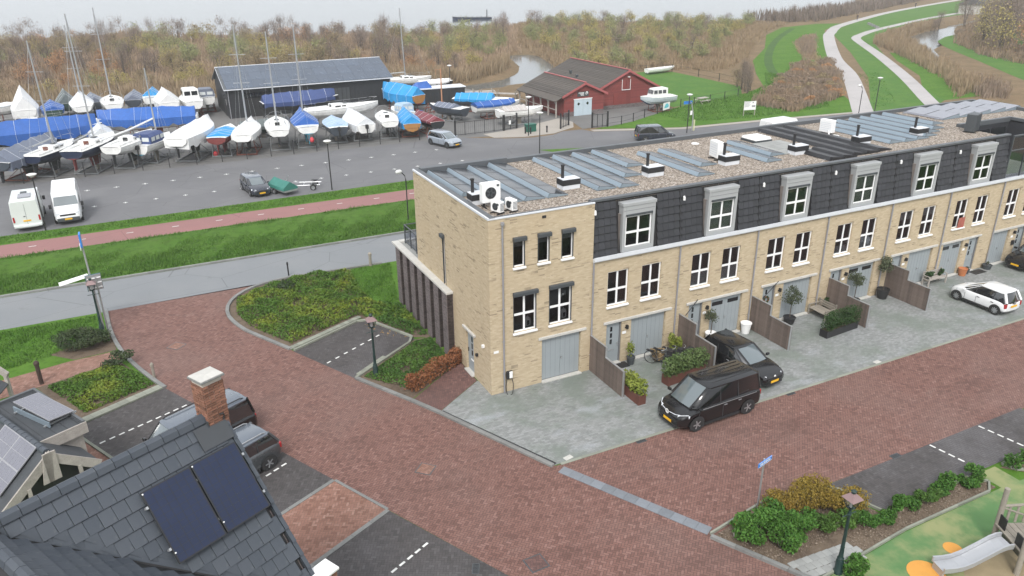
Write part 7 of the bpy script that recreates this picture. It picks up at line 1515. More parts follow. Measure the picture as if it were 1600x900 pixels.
        pbox('keel_block', (.5,.3,max(.1,lift-1.0) if kind == 'sail' else lift), m_deckwood, cr, (L*.49,0,(max(.1,lift-1.0) if kind == 'sail' else lift)/2))
    return t
HD = math.pi/2
A = lambda a, b_: math.atan2(b_[1]-a[1], b_[0]-a[0])
boat('covered_boat', 'boat under a long blue grey canvas at the far left of the front row', (-25.0,54.8), R(62), 9.5, 3.0, 1.3, 'sail', h_grey, cover=t_gry, ridge=1.1, lift=.95, cov_drop=.75, desc='blue grey canvas boat at far left')
boat('sailboat', 'white decked sailboat with navy sides, second in the front row, mast up', (-22.3,55.6), R(62), 7.2, 2.5, 1.1, 'sail', h_navy, h_antik, mast=10.2, mast_lean=-.25, lift=1.25, desc='second sailboat from the left')
boat('sailboat', 'white sailboat with deep navy hull and brown hatch, tallest mast in front row', (-18.8,54.6), R(64), 8.4, 2.8, 1.2, 'sail', h_navy, h_red, mast=12.2, mast_lean=-.3, lift=1.45, desc='navy hulled sailboat with brown hatch', teak=None)
boat('sailboat', 'white sailboat with a long white mast lying along its deck', (-15.4,55.3), R(60), 8.0, 2.7, 1.2, 'sail', h_white, h_antik, lying_mast=True, lift=1.35, desc='sailboat with the lowered mast')
boat('motor_cruiser', 'small white boat with a dark navy canopy and turquoise underside', (-12.9,57.0), R(58), 6.0, 2.4, 1.1, 'round', h_white, h_blue, canopy=t_navy, lift=1.0, cabin=False, mast=7.2, mast_x=.62, rails=False, outboard=True, desc='navy canopy boat')
boat('covered_boat', 'big white shrink wrapped sailboat with raised bow in the front row', (-9.5,55.2), R(62), 9.2, 3.0, 1.3, 'sail', h_white, h_antik, cover=t_wht, ridge=.95, cov_drop=1.0, lift=1.45, desc='big shrink wrapped sailboat')
boat('sailboat', 'red bottomed white boat with a bright blue cockpit cover', (-5.5,56.2), R(70), 6.6, 2.5, 1.1, 'sail', h_red, h_red, cover=t_sky, cov_a=.1, cov_b=.72, cov_drop=.05, ridge=.35, lift=1.2, desc='red and white boat with blue cover', deck=h_white)
boat('covered_boat', 'white wrapped sailboat with its mast up, right of the red boat', (-3.0,55.6), R(72), 7.2, 2.6, 1.2, 'sail', h_white, cover=t_wht, ridge=.8, cov_drop=.6, mast=10.8, mast_lean=-.2, lift=1.2, desc='white wrapped boat with its mast up')
boat('sailboat', 'white sailboat with a dark companionway and double pulpit, stern to the road', (.9,55.9), R(82), 7.6, 2.7, 1.2, 'sail', h_white, h_antik, mast=9.8, mast_lean=-.1, lift=1.3, desc='white sailboat with dark companionway')
boat('covered_boat', 'sailboat with a steep royal blue cover and mast, in mid row', (4.0,55.7), R(84), 7.8, 2.8, 1.25, 'sail', h_white, h_blue, cover=t_deep, cov_a=.16, ridge=1.05, cov_drop=.08, mast=10.0, lift=1.35, desc='steep royal blue covered sailboat')
boat('motorboat', 'dark hulled motorboat under a pale blue canvas', (7.6,56.8), R(84), 6.2, 2.6, 1.15, 'round', h_grey, h_antik, cover=t_pale, cov_a=.1, cov_b=.85, ridge=.45, cov_drop=.02, lift=.85, desc='pale blue canvas motorboat', outboard=True)
boat('covered_boat', 'motorboat in white shrink wrap with a dark outboard engine', (10.7,56.6), R(92), 7.0, 2.7, 1.15, 'round', h_white, cover=t_camo, ridge=1.05, cov_drop=.75, lift=.85, outboard=True, desc='white shrink wrap motorboat')
boat('sailboat', 'white daysailer with grey cockpit and its boom stowed', (13.4,56.2), R(80), 6.6, 2.5, 1.1, 'sail', h_white, h_antik, lift=1.1, lying_mast=False, desc='white daysailer')
boat('covered_boat', 'wooden boat under a bright and royal blue tarpaulin near the silver car', (15.9,55.8), R(80), 7.0, 2.5, 1.0, 'round', h_wood, h_wood, cover=t_sky, ridge=1.0, cov_drop=.7, lift=.8, desc='blue tarpaulin wooden boat')
boat('covered_boat', 'black sloop under a dark red cover next to the orange mast', (19.2,56.2), R(95), 6.0, 2.2, .95, 'round', h_blk, h_antik, cover=t_red, ridge=.65, cov_drop=.2, lift=.7, desc='dark red covered sloop')
boat('motorboat', 'slate grey open motorboat with a grey spray hood on a trailer', (25.4,62.6), R(118), 5.6, 2.2, 1.1, 'round', h_grey, h_grey, cover=t_gry, cov_a=.25, cov_b=.82, cov_drop=0.0, ridge=.5, lift=.55, desc='slate grey motorboat')
# second row
boat('covered_boat', 'very long boat under a royal blue tarpaulin at left, side on', (-29.5,69.0), R(2), 13.2, 3.0, 1.5, 'sail', h_navy, h_antik, cover=t_blue, ridge=1.35, cov_drop=1.0, lift=.9, desc='very long blue tarpaulin boat')
boat('covered_boat', 'white boat with red waterline under a long bright blue tarpaulin', (-5.8,70.4), R(172), 11.0, 3.0, 1.4, 'sail', h_white, h_red, cover=t_deep, ridge=1.2, cov_drop=.8, lift=1.1, desc='long bright blue tarpaulin boat')
boat('covered_boat', 'black hulled yacht under a navy tarpaulin beside the black shed', (2.2,74.3), R(2), 9.8, 2.7, 1.25, 'sail', h_blk, h_antik, cover=t_navy, ridge=1.15, cov_drop=.5, lift=1.3, desc='navy tarpaulin yacht')
boat('sailboat', 'long white racing yacht lying side on before the black shed', (6.0,67.0), R(8), 9.6, 2.6, 1.25, 'sail', h_white, h_white, lift=1.15, desc='long white racing yacht')
boat('covered_boat', 'low boat under a grey green canvas behind the white wrapped one', (-2.0,65.6), R(-6), 5.5, 2.2, 1.0, 'round', h_green, cover=t_grn, ridge=.7, cov_drop=.4, lift=.5, desc='grey green canvas boat')
# back row
boat('covered_boat', 'white hulled boat with pale cover cut off by the left edge', (-33,90.5), R(5), 7.5, 2.6, 1.2, 'round', h_white, cover=t_camo, ridge=.35, cov_drop=.1, lift=1.0, desc='white boat at the left edge')
boat('covered_boat', 'boat under a tall pointed white tent in the back row', (-24.6,84.5), R(95), 6.2, 3.0, 1.2, 'round', h_white, cover=t_wht, ridge=lambda u: 1.5+1.3*max(0,1-abs(u-.55)/.3), cov_drop=1.1, lift=1.1, desc='tall pointed white tent boat')
boat('covered_boat', 'small cruiser with a blue tarpaulin over its bow, back row left', (-21.6,84.5), R(95), 6.2, 2.6, 1.15, 'round', h_green, cover=t_blue, ridge=.6, cov_drop=.5, lift=.9, wheelhouse=None, desc='small blue tarpaulin cruiser')
boat('sailboat', 'white sailboat with an A shaped cover frame and tall mast in the back row', (-18.3,84.0), R(92), 7.4, 2.8, 1.2, 'sail', h_white, cover=t_camo, cov_a=.35, ridge=1.3, cov_drop=.0, mast=9.6, mast_lean=-.1, lift=1.1, desc='A frame covered sailboat')
boat('sailboat', 'white sailboat with a black tipped mast, centre of the back row', (-14.7,84.0), R(92), 7.6, 2.8, 1.2, 'sail', h_white, mast=11.6, mast_lean=-.1, lift=1.1, desc='black tipped mast sailboat')
boat('covered_boat', 'dark boat under grey canvas left of the black tipped mast', (-16.9,89.5), R(95), 6.0, 2.4, 1.1, 'round', h_grey, cover=t_gry, ridge=.7, cov_drop=.4, lift=.8, desc='grey canvas boat in the back row')
boat('covered_boat', 'dark boat under slate canvas right of the black tipped mast', (-12.3,89.0), R(85), 6.0, 2.4, 1.1, 'round', h_grey, cover=t_gry, ridge=.8, cov_drop=.4, lift=.8, desc='slate canvas boat in the back row')
boat('covered_boat', 'small boat with a bright blue scrap of tarpaulin, back row', (-10.2,89.5), R(80), 5.4, 2.2, 1.1, 'round', h_white, cover=t_sky, cov_a=.3, cov_b=.9, ridge=.9, cov_drop=.1, lift=.9, desc='small bright blue boat')
boat('covered_boat', 'large white wrapped cruiser in the back row', (-8.2,81.5), R(92), 7.0, 3.0, 1.3, 'round', h_white, cover=t_wht, ridge=1.35, cov_drop=.9, lift=1.0, desc='large white wrapped cruiser')
boat('motor_cruiser', 'white cabin cruiser in clear wrap next to the black shed gable', (-5.2,81.0), R(92), 7.0, 2.8, 1.2, 'round', h_white, wheelhouse=1.35, cabin=False, rails=False, lift=1.1, desc='white cabin cruiser')
boat('motorboat', 'white motorboat with a dark canopy half hidden by the shed gable', (-3.2,84.5), R(88), 6.4, 2.5, 1.15, 'round', h_white, canopy=t_gry, cabin=False, rails=False, lift=1.0, desc='dark canopy motorboat')
boat('covered_boat', 'boat under a pale net cover between the two long blue tarpaulins', (-16.2,66.2), R(95), 5.6, 2.3, 1.1, 'round', h_grey, cover=t_camo, ridge=.9, cov_drop=.8, lift=.7, desc='pale net covered boat')
boat('sailboat', 'white sailboat with bare deck low behind the long blue tarpaulin at left', (-26.5,77.0), R(10), 7.0, 2.4, 1.1, 'sail', h_white, h_antib, lift=.9, desc='white sailboat behind the long blue tarpaulin')
boat('motorboat', 'small white motorboat at the far left behind the long blue tarpaulin', (-33.0,78.0), R(20), 5.5, 2.2, 1.05, 'round', h_white, h_antib, canopy=t_pale, cabin=False, rails=False, lift=.8, desc='small white motorboat at the far left')
boat('covered_boat', 'dark green boat under a peaked green canvas beside the tall white tent', (-20.2,89.6), R(95), 5.6, 2.4, 1.1, 'round', h_green, cover=t_grn, ridge=1.5, cov_drop=.7, lift=.9, desc='peaked green canvas boat')
# right of the shed
boat('covered_boat', 'boat under a two tone blue tarpaulin right of the black shed', (22.6,71.8), R(112), 7.6, 2.8, 1.3, 'round', h_wood, h_red, cover=t_sky, ridge=1.3, cov_drop=1.1, lift=.9, desc='two tone blue tarpaulin boat')
boat('sailboat', 'white sailboat at the reed edge with a tall white mast', (23.6,90.0), R(-5), 7.2, 2.5, 1.1, 'sail', h_white, mast=10.4, mast_lean=-.3, mast_x=.45, lift=.9, desc='tall white mast boat by the reeds')
boat('motorboat', 'white covered tender with a chrome arch by the reeds', (27.6,86.2), R(-12), 5.2, 2.2, 1.0, 'round', h_blk, cover=t_wht, ridge=.45, cov_drop=.2, lift=.7, desc='white covered tender')
boat('covered_boat', 'dark boat under a bright turquoise blue tarpaulin near the jetty', (27.2,70.8), R(-38), 8.0, 2.5, 1.1, 'round', h_grey, cover=t_sky, cov_a=.05, cov_b=.7, ridge=.8, cov_drop=.3, lift=.6, desc='turquoise blue covered boat')
boat('motorboat', 'white motorboat with a navy cover beside the wooden porch', (27.0,63.4), R(2), 6.4, 2.4, 1.1, 'round', h_white, cover=t_blue, cov_a=.0, cov_b=.9, ridge=.45, cov_drop=.2, lift=.7, desc='navy covered motorboat')
boat('motorboat', 'white motorboat with a beige hood nearest the gate', (28.0,58.4), R(-2), 6.0, 2.2, 1.05, 'round', h_white, cover=tarp('beige_hood', (.4,.37,.35)), cov_a=.1, cov_b=.62, ridge=.55, cov_drop=.0, lift=.75, desc='beige hood motorboat')
boat('cabin_boat', 'pale grey cabin boat with white wheelhouse on the lawn beside the red boathouse', (53.8,56.8), R(176), 5.0, 2.2, 1.05, 'round', hull_col('pale_grey_boat_hull', (.42,.47,.5)), h_antib, wheelhouse=1.15, cabin=False, rails=False, lift=.9, desc='cabin boat beside the red boathouse')
boat('motorboat', 'blue and white small boat with a windscreen behind the daysailer', (18.6,64.2), R(100), 4.6, 2.0, 1.0, 'round', h_white, h_blue, canopy=t_pale, cabin=False, rails=False, lift=.5, desc='small windscreen boat')
boat('rowing_boat', 'pale rowing boat lying on the far edge of the meadow', (70.5,86.5), R(8), 6.5, 1.7, .7, 'flat', h_white, h_green, lift=.15, cabin=False, rails=False, cradle=False)
# container, racks, loose gear in the yard
ct = thing('container', 'long low black container with a grey top beside the jetty', 'container', (27.0,77.5,0), R(-4)); MB().box(-4.2,4.2,-1.2,1.2,.1,2.2).build('body', m_shedwall, ct); pbox('top', (8.7,2.6,.12), m_trim, ct, (0,0,2.26))
for k in range(14): pbox('rib', (.12,.05,1.9), m_black, ct, (-3.9+.6*k,-1.22,1.15))
tag(MB().loft([[(x,-.8,2.32),(x,.8,2.32),(x,.5,2.32+h),(x,-.4,2.32+h*1.2)] for x, h in ((-3.4,.15),(-2.6,.7),(-1.2,.8),(-.6,.2))]).build('tarpaulin', t_deep, loc=(27.0,77.5,0), rz=R(-4)), 'blue tarpaulin heap lying on the black container', 'tarpaulin')
rk = thing('mast_rack', 'rust red steel cradle frames standing near the black container', 'rack', (24.2,70.5,0), R(8))
for k in range(4): MB().tube([(-1.2+.8*k,-.6,0),(-.9+.8*k,0,1.4),(-1.2+.8*k,.6,0)], .06, 5).build('frame', m_rust, rk)
for z in (.15,.8): pbox('beam', (3.2,.1,.1), m_rust, rk, (0,0,z)); MB().tube([(-1.4,.5,.1),(1.4,-.5,1.2)], .05, 5).build('brace', m_rust, rk)
om = thing('orange_mast', 'orange brown wooden mast standing upright in the yard with small crane head', 'mast', (23.8,66.5,0)); MB().tube([(0,0,0),(0,0,6.3)], .1, 8, .08).build('mast', M('varnished_mast', (.4,.2,.11), .5), om); MB().tube([(0,0,6.2),(-.7,0,6.25),(-.7,0,5.6)], .04, 5).build('crane_head', M('varnished_mast', (.4,.2,.11), .5), om)
tag(MB().loft([[(x,-r_,0.02),(x,r_,.02),(x,r_*.6,h),(x,-r_*.5,h*.9)] for x, r_, h in ((-.6,.3,.2),(-.1,.5,.55),(.5,.45,.5),(.9,.2,.15))]).build('tarpaulin', t_deep, loc=(21.9,70.2,0)), 'small blue tarpaulin bundle on the yard floor', 'tarpaulin')
for x, y, l in ((-5.6,58,'red fender lying under the wrapped boat'),(4.2,55.4,'red buoy hanging at the stern of the royal blue sailboat'),): tag(MB().lathe([(.02,0),(.2,.1),(.26,.3),(.18,.5),(.04,.6)], 10, (x,y,.02 if x < 0 else 1.0)).build('buoy', M('red_buoy', (.5,.04,.05), .4)), l, 'buoy')
sb_ = thing('salt_bin', 'dark green bin box on the pavement before the porch', 'bin', (30.0,53.4,.02)); MB().box(-.6,.6,-.4,.4,0,.8).build('body', M('dark_green_plastic', (.01,.10,.07), .5), sb_, bevel=.03); pbox('lid', (1.3,.9,.12), M('dark_green_plastic', (.01,.10,.07), .5), sb_, (0,0,.86), bevel=.03)
for k, (x, y) in enumerate(((28.9,52.6),(29.4,52.2),(31.5,52.0))): post('bollard', ['short black bollard left of the green bin','short black bollard in front of the green bin','short black bollard right of the green bin'][k], (x,y,.02), .6, .09, m_black, cat='bollard')
# yard fence: posts and wires, gates
yf = thing('yard_fence', 'low black post and wire fence along the boatyard front', 'fence', (0,55.4,0)); px = [-28.4,-25.9,-23.3,-20.7,-18.1,-15.5,-12.9,-10.4,-7.8,-5.3,-2.8,-.3,2.1,4.6,7.0,9.4,11.8,14.1,16.5]
for x in px: pbox('fence_post', (.07,.07,1.5), m_black, yf, (x,-.1,.75))
for z in (.35,.9,1.42): MB().tube([(-30,-.1,z),(16.5,-.1,z)], .012, 4).build('wire', m_black, yf)
def steel_gate(label, p, q, h=1.6, n=5):
    t = thing('steel_gate', label, 'gate', (p[0],p[1],0), math.atan2(q[1]-p[1],q[0]-p[0]), 'black steel gates'); L = math.dist(p,q)
    for x in (0,L): pbox('gate_post', (.16,.16,h+.3), m_black, t, (x,0,(h+.3)/2))
    for z in (.15,h): pbox('rail', (L,.05,.05), m_black, t, (L/2,0,z))
    for k in range(1,n): pbox('upright', (.05,.05,h), m_black, t, (L*k/n,0,h/2+.05))
    b = MB(); [b.tube([(L*(k+.5)/24,0,.15),(L*(k+.5)/24,0,h)], .007, 3) for k in range(24)]; b.build('mesh_wires', m_black, t, kind='stuff'); return t
steel_gate('long black sliding gate right of the silver hatchback', (20.9,55.1), (27.3,55.3)); steel_gate('short black gate with a white notice beside the sliding gate', (27.4,55.3), (29.4,55.9), n=2); steel_gate('black gate before the boathouse porch', (33.9,52.9), (35.9,54.4), n=3); steel_gate('black gate at the entrance of the red boathouse forecourt', (37.6,51.6), (39.7,51.4), n=3)
pbox('notice', (.35,.02,.5), m_white, [o for o in bpy.data.objects if o.name.startswith('steel_gate')][1], (.9,-.05,.9))
def wire_fence(label, pts, h=1.1, mat=None):
    t = thing('wire_fence', label, 'fence', (pts[0][0],pts[0][1],0)); mat = mat or m_black; P = [(x-pts[0][0],y-pts[0][1]) for x,y in pts]
    for x, y in P: pbox('fence_post', (.08,.08,h), mat, t, (x,y,h/2))
    for z in (.4,h-.08): MB().tube([(x,y,z) for x,y in P], .018, 4).build('wire', mat, t)
    return t
wire_fence('dark wire fence from the boathouse gate to the cabin boat', [(39.8,51.4),(41.9,51.6),(44.3,52.5),(47,53.9),(50,55.2),(53,56.6)]); wire_fence('dark fence along the near edge of the meadow', [(56,58),(58.5,58.2),(61.9,58.9),(65.5,60),(69,61.1),(73,63.2)]); wire_fence('old dark fence along the far edge of the meadow', [(68,89.5),(72.2,88.9),(76.6,87.2),(76.8,80),(76.3,74),(76,69.4),(74.5,64.5)], 1.3)
bn = thing('banner', 'white and turquoise banner tied to the fence beside the cabin boat', 'banner', (50.9,55.3,0), R(24)); pbox('cloth', (1.8,.03,.95), m_white, bn, (.9,-.06,.85)); b = MB(); b.loft([[(.35,-.08,.62),(.35,-.08,.8)],[(.7,-.08,.6),(.7,-.08,1.15)],[(1.15,-.08,.62),(1.15,-.08,1.18)],[(1.5,-.08,.68),(1.5,-.08,.9)]], cap=False, closed=False); b.build('print', M('turquoise_print', (.12,.5,.6), .6), bn); [pbox('post', (.06,.06,1.3), m_black, bn, (x,0,.65)) for x in (0,1.8)]
ib = thing('info_board', 'white information board on two posts on the grass beyond the roofs', 'notice board', (59.8,48.5,0), R(-12)); pbox('board', (1.7,.06,1.1), m_white, ib, (0,0,1.3)); [pbox('post', (.08,.08,1.9), m_timber, ib, (x,.06,.95)) for x in (-.8,.8)]; b = MB(); [b.box(-.8,.05-.1*(k % 3),-.035,-.03,1.75-.12*k,1.8-.12*k) for k in range(6)]; b.box(.3,.5,-.035,-.03,1.6,1.75); b.box(.25,.75,-.035,-.03,1.1,1.35); b.build('print', m_zinc, ib)
fs = thing('finger_post', 'blue topped signpost leaning over the pavement beside the street', 'road sign', (47.2,44.4,0)); MB().tube([(0,0,0),(.0,0,2.0),(-.35,0,3.3),(-.6,0,3.5)], .07, 6).build('pole', m_alu, fs); pbox('blue_blade', (1.2,.06,.35), m_signblue, fs, (-.9,0,3.45)); pbox('post_foot', (.14,.14,1.3), M('cream_marker_post', (.55,.55,.35), .6), fs, (.25,0,.65)); pbox('plate', (.3,.04,.5), m_white, fs, (-.35,-.06,2.2))
pk = thing('picnic_table', 'grey picnic table behind the meadow fence', 'picnic table', (60.5,58.9,0), R(10)); pbox('table_top', (1.8,.8,.06), m_timber, pk, (0,0,.75)); [pbox('bench_seat', (1.8,.28,.05), m_timber, pk, (0,s*.7,.45)) for s in (-1,1)]; [MB().tube([(x,-.7,0),(x,0,.72),(x,.7,0)], .05, 5).build('leg', m_timber, pk) for x in (-.7,.7)]
jt = thing('jetty', 'grey timber jetty along the creek behind the boats', 'jetty', (33.2,81.5,0), R(-16))
for k in range(22): pbox('deck_plank', (.42,1.5,.06), m_timber, jt, (-4.6+.44*k,0,.55))
for x in (-4.4,-1.5,1.5,4.4): [MB().tube([(x,s*.65,-1.2),(x,s*.65,.9)], .1, 6).build('pile', m_deckwood, jt) for s in (-1,1)]
jt2 = thing('jetty', 'narrow timber walkway beside the creek left of the boathouse', 'jetty', (36.6,76.5,0), R(-40))
for k in range(14): pbox('deck_plank', (.42,1.2,.06), m_timber, jt2, (-2.9+.44*k,0,.8))
for x in (-2.7,0,2.8): [MB().tube([(x,s*.5,-1.2),(x,s*.5,1.2)], .09, 6).build('pile', m_deckwood, jt2) for s in (-1,1)]
bh_ = thing('box_planters', 'row of pale concrete blocks on the dike slope', 'concrete blocks', (184,135,0), R(50))
for k in range(5): pbox('block', (.9,.8,.6), m_kerb, bh_, (3.4*k-7,0,.3))
# ship far out on the lake
sp_ = thing('barge', 'dark moored barge with a tall post far out on the lake', 'barge', (100,232,-.6), R(-14)); MB().loft([[(x,-w_,.0),(x,w_,0),(x,w_*1.05,h),(x,-w_*1.05,h)] for x, w_, h in ((-6.5,.8,1.7),(-5,1.6,1.4),(0,1.8,1.1),(7,1.7,1.0))]).build('hull', h_navy, sp_); MB().loft([[(x,-w_*1.02,h-.25),(x,w_*1.02,h-.25),(x,w_*1.06,h+.1),(x,-w_*1.06,h+.1)] for x, w_, h in ((-6.5,.8,1.8),(-5,1.6,1.5),(0,1.8,1.2),(7,1.7,1.1))]).build('gunwale', m_anthra, sp_); MB().tube([(5.6,0,.8),(5.6,0,5.6)], .16, 8).build('post', m_anthra, sp_)
sp_.scale = (1,1,.55)
for k in range(6): pbox('stanchion', (.1,.1,.9), m_anthra, sp_, (-3+1.6*k,-1.6,1.5))
# ------------------------------------------------------------ reed beds, scrub and trees
LEFTW = [(-110,98),(-40,99),(-12,100),(10,101),(24,99),(33,97.5),(41,99),(48,103),(54,109),(58,118),(61,124),(66,126),(76,150),(88,172),(98,196),(84,190),(60,180),(40,191),(18,196),(-10,223),(-40,219),(-110,226)]
RIGHTW = [(56,93),(62,91),(72,92),(78,90),(84,84),(92,88),(104,98),(118,112),(136,128),(150,141),(163,149),(168,153),(160,166),(150,173),(132,180),(119,196),(104,198),(98,196),(88,172),(76,150),(70,130),(68,120),(64,110),(59,100)]
SHOREB = [(162,166),(178,171),(196,177),(212,182),(228,188),(246,190),(290,222),(330,252),(420,300),(560,330),(560,285),(420,258),(330,226),(278,200),(232,178),(202,164),(184,156),(172,158)]
BRAMBLE = [(66.5,47.5),(80,52.5),(97,67.5),(110,82),(103,83),(88,71),(76,61.5),(66,54.5)]
STREAMR = [(95,44),(110,57.5),(128,79),(146,102),(157,109),(168,116),(190,126),(206,130),(188,119),(172,111),(160,105),(150,95),(142,86),(132,77),(122,66),(106,48)]
BANKR = [(27,96.5),(33,93.5),(41,95.5),(47,99.5),(53,106),(56.5,114),(54,110),(48,104),(41,99.5),(33,98)]
def reeds(name, poly, dens, hgt, seed, mat, wd=.07, per=4, zf=None, label=None, keep=None):
    rng = np.random.default_rng(seed); P = scatter(poly, dens, rng); gz = ground_z(P); P = P[gz > -.55]
    if keep is not None: P = P[keep(P)]
    gz = ground_z(P); n = len(P); B = np.repeat(np.column_stack([P, gz]), per, 0); m_ = len(B); B[:,:2] += rng.normal(0, .28, (m_,2)); a = rng.uniform(0, 6.28, m_)
    cl = .65+.7*np.clip(.5+.35*np.sin(B[:,0]*.23+seed)*np.cos(B[:,1]*.19)+.3*np.sin(B[:,0]*.71+B[:,1]*.53), 0, 1); h_ = hgt*cl*rng.uniform(.6,1.2,m_)
    s = np.column_stack([np.cos(a), np.sin(a), np.zeros(m_)])*wd*rng.uniform(.6,1.5,(m_,1)); l = np.column_stack([rng.normal(0,.16,m_)*h_, rng.normal(0,.16,m_)*h_, h_])
    V = np.stack([B-s*.6, B+s*.6, B+l*.75+s, B+l], 1).reshape(-1,3); return numesh(name, V, np.arange(4*m_).reshape(-1,4), mat, kind='stuff')
m_reedtan = mat_leaf('tan_reed', (.27,.20,.125), (.31,.24,.155), (.21,.15,.09), .2)
reeds('reed_bed', LEFTW, 1.2, 1.4, 201, m_reed, .09, 4)
reeds('reed_bed', [(-110,97),(24,98),(33,97),(41,99),(30,108),(-20,112),(-110,112)], 1.6, 2.1, 202, m_reedtan, .08, 4)
reeds('reed_bed', BANKR, 5, 2.4, 203, m_reedtan, .07, 4)
reeds('reed_bed', RIGHTW, 2.2, 1.15, 204, m_reedtan, .09, 4)
reeds('bramble_patch', BRAMBLE, 9, .95, 205, m_bracken, .09, 4)
reeds('bramble_patch', [(106,84),(118,97),(131,112),(143,121),(150,124),(139,113),(122,97),(110,86)], 2.0, .8, 206, m_bracken, .08, 4)
reeds('reed_bed', STREAMR, 3.2, 1.7, 207, m_reedtan, .08, 4)
reeds('shore_scrub', SHOREB, .8, 3.0, 208, m_twig, .14, 4)
reeds('reed_bed', [(98,43),(110,53),(116,56),(112,48),(100,40)], 3, 1.3, 209, m_bracken, .08, 4)
reeds('dry_grass', [(110,87),(118,98),(132,113),(146,124),(151,125),(140,115),(124,99),(112,86)], 2.5, .5, 210, m_reedtan, .05, 4)
blades('meadow_grass', [(50,55.5),(60,59.5),(72,62.5),(80,67),(90,78),(94,72),(84,60),(74,48),(60,47),(50,49)], 26, .22, 95, wd=.05)
blades('dike_tussocks', [(77,43.5),(85,46.5),(98,59),(107,68),(103,69),(90,55)], 5, .2, 96, wd=.05)
# one tree of each kind, then copies
def tree_meshes(seed, hgt, rad, leafmat, nleaf, ntwig, ls, bare=.0, stems=3, tall=1.0, rounded=False):
    rng = np.random.default_rng(seed); q = random.Random(seed); tb = MB(); ends = []
    for k in range(stems):
        a = q.uniform(0, 6.28); sp = rad*.45*q.uniform(.3,1); top = Vector((sp*math.cos(a), sp*math.sin(a), hgt*q.uniform(.7,.95)))
        pts = [Vector((.12*math.cos(a), .12*math.sin(a), -.1)), Vector((top.x*.35, top.y*.35, hgt*.3)), Vector((top.x*.7, top.y*.7, hgt*.6)), top]
        tb.tube(pts, .05+.018*hgt/2, 4, .02, cap=False)
        for j in range(5):
            f = q.uniform(.25,.95); b0 = pts[0].lerp(top, f); a2 = q.uniform(0, 6.28); ln = rad*q.uniform(.4,.85)*(1.15-f*.6); e = b0+Vector((math.cos(a2)*ln, math.sin(a2)*ln, ln*q.uniform(.5,1.2))); tb.tube([b0, b0.lerp(e,.5)+Vector((0,0,.1)), e], .035, 3, .01, cap=False); ends.append(e)
        ends.append(top)
    E = np.array([tuple(e) for e in ends]); c = E[rng.integers(0, len(E), nleaf)]; P = c + rng.normal(0, rad*.20, (nleaf,3))*np.array([1,1,.85*tall]); P[:,2] = np.clip(P[:,2], .25, hgt*1.08)
    low = rng.random(nleaf) < .22; P[low] = np.column_stack([rng.normal(0, rad*.5, (low.sum(),2)), rng.uniform(.2, hgt*.55, low.sum())])
    if rounded:
        P2 = clumpy(rng, nleaf, (rad,rad,hgt*.46), 15, .72, .36, (0,0,hgt*.5)); P2[:,2] = np.abs(P2[:,2])+.1; P = np.concatenate([P[::3], P2])
    V, F = leafcloud(P, ls, rng, -.1, .6)
    # twigs: thin upright slivers through the crown
    c = E[rng.integers(0, len(E), ntwig)]; B = c + rng.normal(0, rad*.2, (ntwig,3)); B[:,2] = np.clip(B[:,2]-rng.uniform(.2,.9,ntwig), .1, hgt); d = rng.normal(0,.35,(ntwig,3)); d[:,2] = rng.uniform(.7,1.3,ntwig); d *= rng.uniform(.5,1.0,(ntwig,1))*min(1.4, hgt*.24); a = rng.uniform(0,6.28,ntwig); s = np.column_stack([np.cos(a),np.sin(a),0*a])*.02
    TV = np.stack([B-s, B+s, B+d+s*.3, B+d-s*.3], 1).reshape(-1,3); AV = np.concatenate([V, TV]); AF = np.concatenate([F, np.arange(4*ntwig).reshape(-1,4)+len(V)])
    cm = numesh(None, AV, AF, [leafmat, m_twig], midx=np.concatenate([np.zeros(len(F)), np.ones(ntwig)])); cm.name = 'crown'
    return tb.mesh('trunk', m_bark), cm
KINDS = [('bare_alder','bare mauve alder tree',LEAFS[3],650,260,.2,5.2,2.4), ('rust_willow','rust brown leaved willow tree',LEAFS[0],1300,90,.19,4.5,2.6), ('yellow_willow','yellow leaved willow tree',LEAFS[1],1400,70,.19,4.2,2.5), ('green_willow','pale green willow tree',LEAFS[2],1400,70,.19,4.0,2.6), ('bare_alder','thin leafless grey alder',LEAFS[3],250,380,.18,5.8,2.0), ('amber_birch','amber leaved birch tree',LEAFS[4],1100,90,.18,4.6,2.2)]
VAR = {}
for k, kd in enumerate(KINDS): VAR[k] = [tree_meshes(300+10*k+j, kd[6], kd[7], kd[2], kd[3], kd[4], kd[5], stems=3+(j % 2), rounded=k in (1,2,3,5)) for j in range(3)]
_proto = {}
def tree(k, j, x, y, s, where, group, parts=True, rz=0, zs=1.0):
    key = (k, j)
    if key not in _proto:
        t = thing(KINDS[k][0], '', 'tree', (x,y,0), 0); obj('trunk', VAR[k][j][0], t); obj('crown', VAR[k][j][1], t); _proto[key] = t
    else: t = copy_tree(_proto[key])
    place(t, (x,y,float(ground_z(np.array([[x,y]]))[0])), rz, f'{KINDS[k][1]} {where}', f'{KINDS[k][1]}s {group}'); t.scale = (s,s,s*zs); return t
def poisson(poly, r, n, seed):
    rng = np.random.default_rng(seed); P = scatter(poly, 30.0/(r*r), rng); P = P[ground_z(P) > -.2]; keep = []
    for p in P:
        if all((p[0]-q[0])**2+(p[1]-q[1])**2 > r*r for q in keep[-4000:]): keep.append(p)
        if len(keep) >= n: break
    return np.array(keep)
cam2 = np.array(CAM[:2])
def in_view(P, m=1.05):
    d = P-cam2; a = np.arctan2(d[:,0], d[:,1]); return (a > YAW-.62*m) & (a < YAW+.62*m)
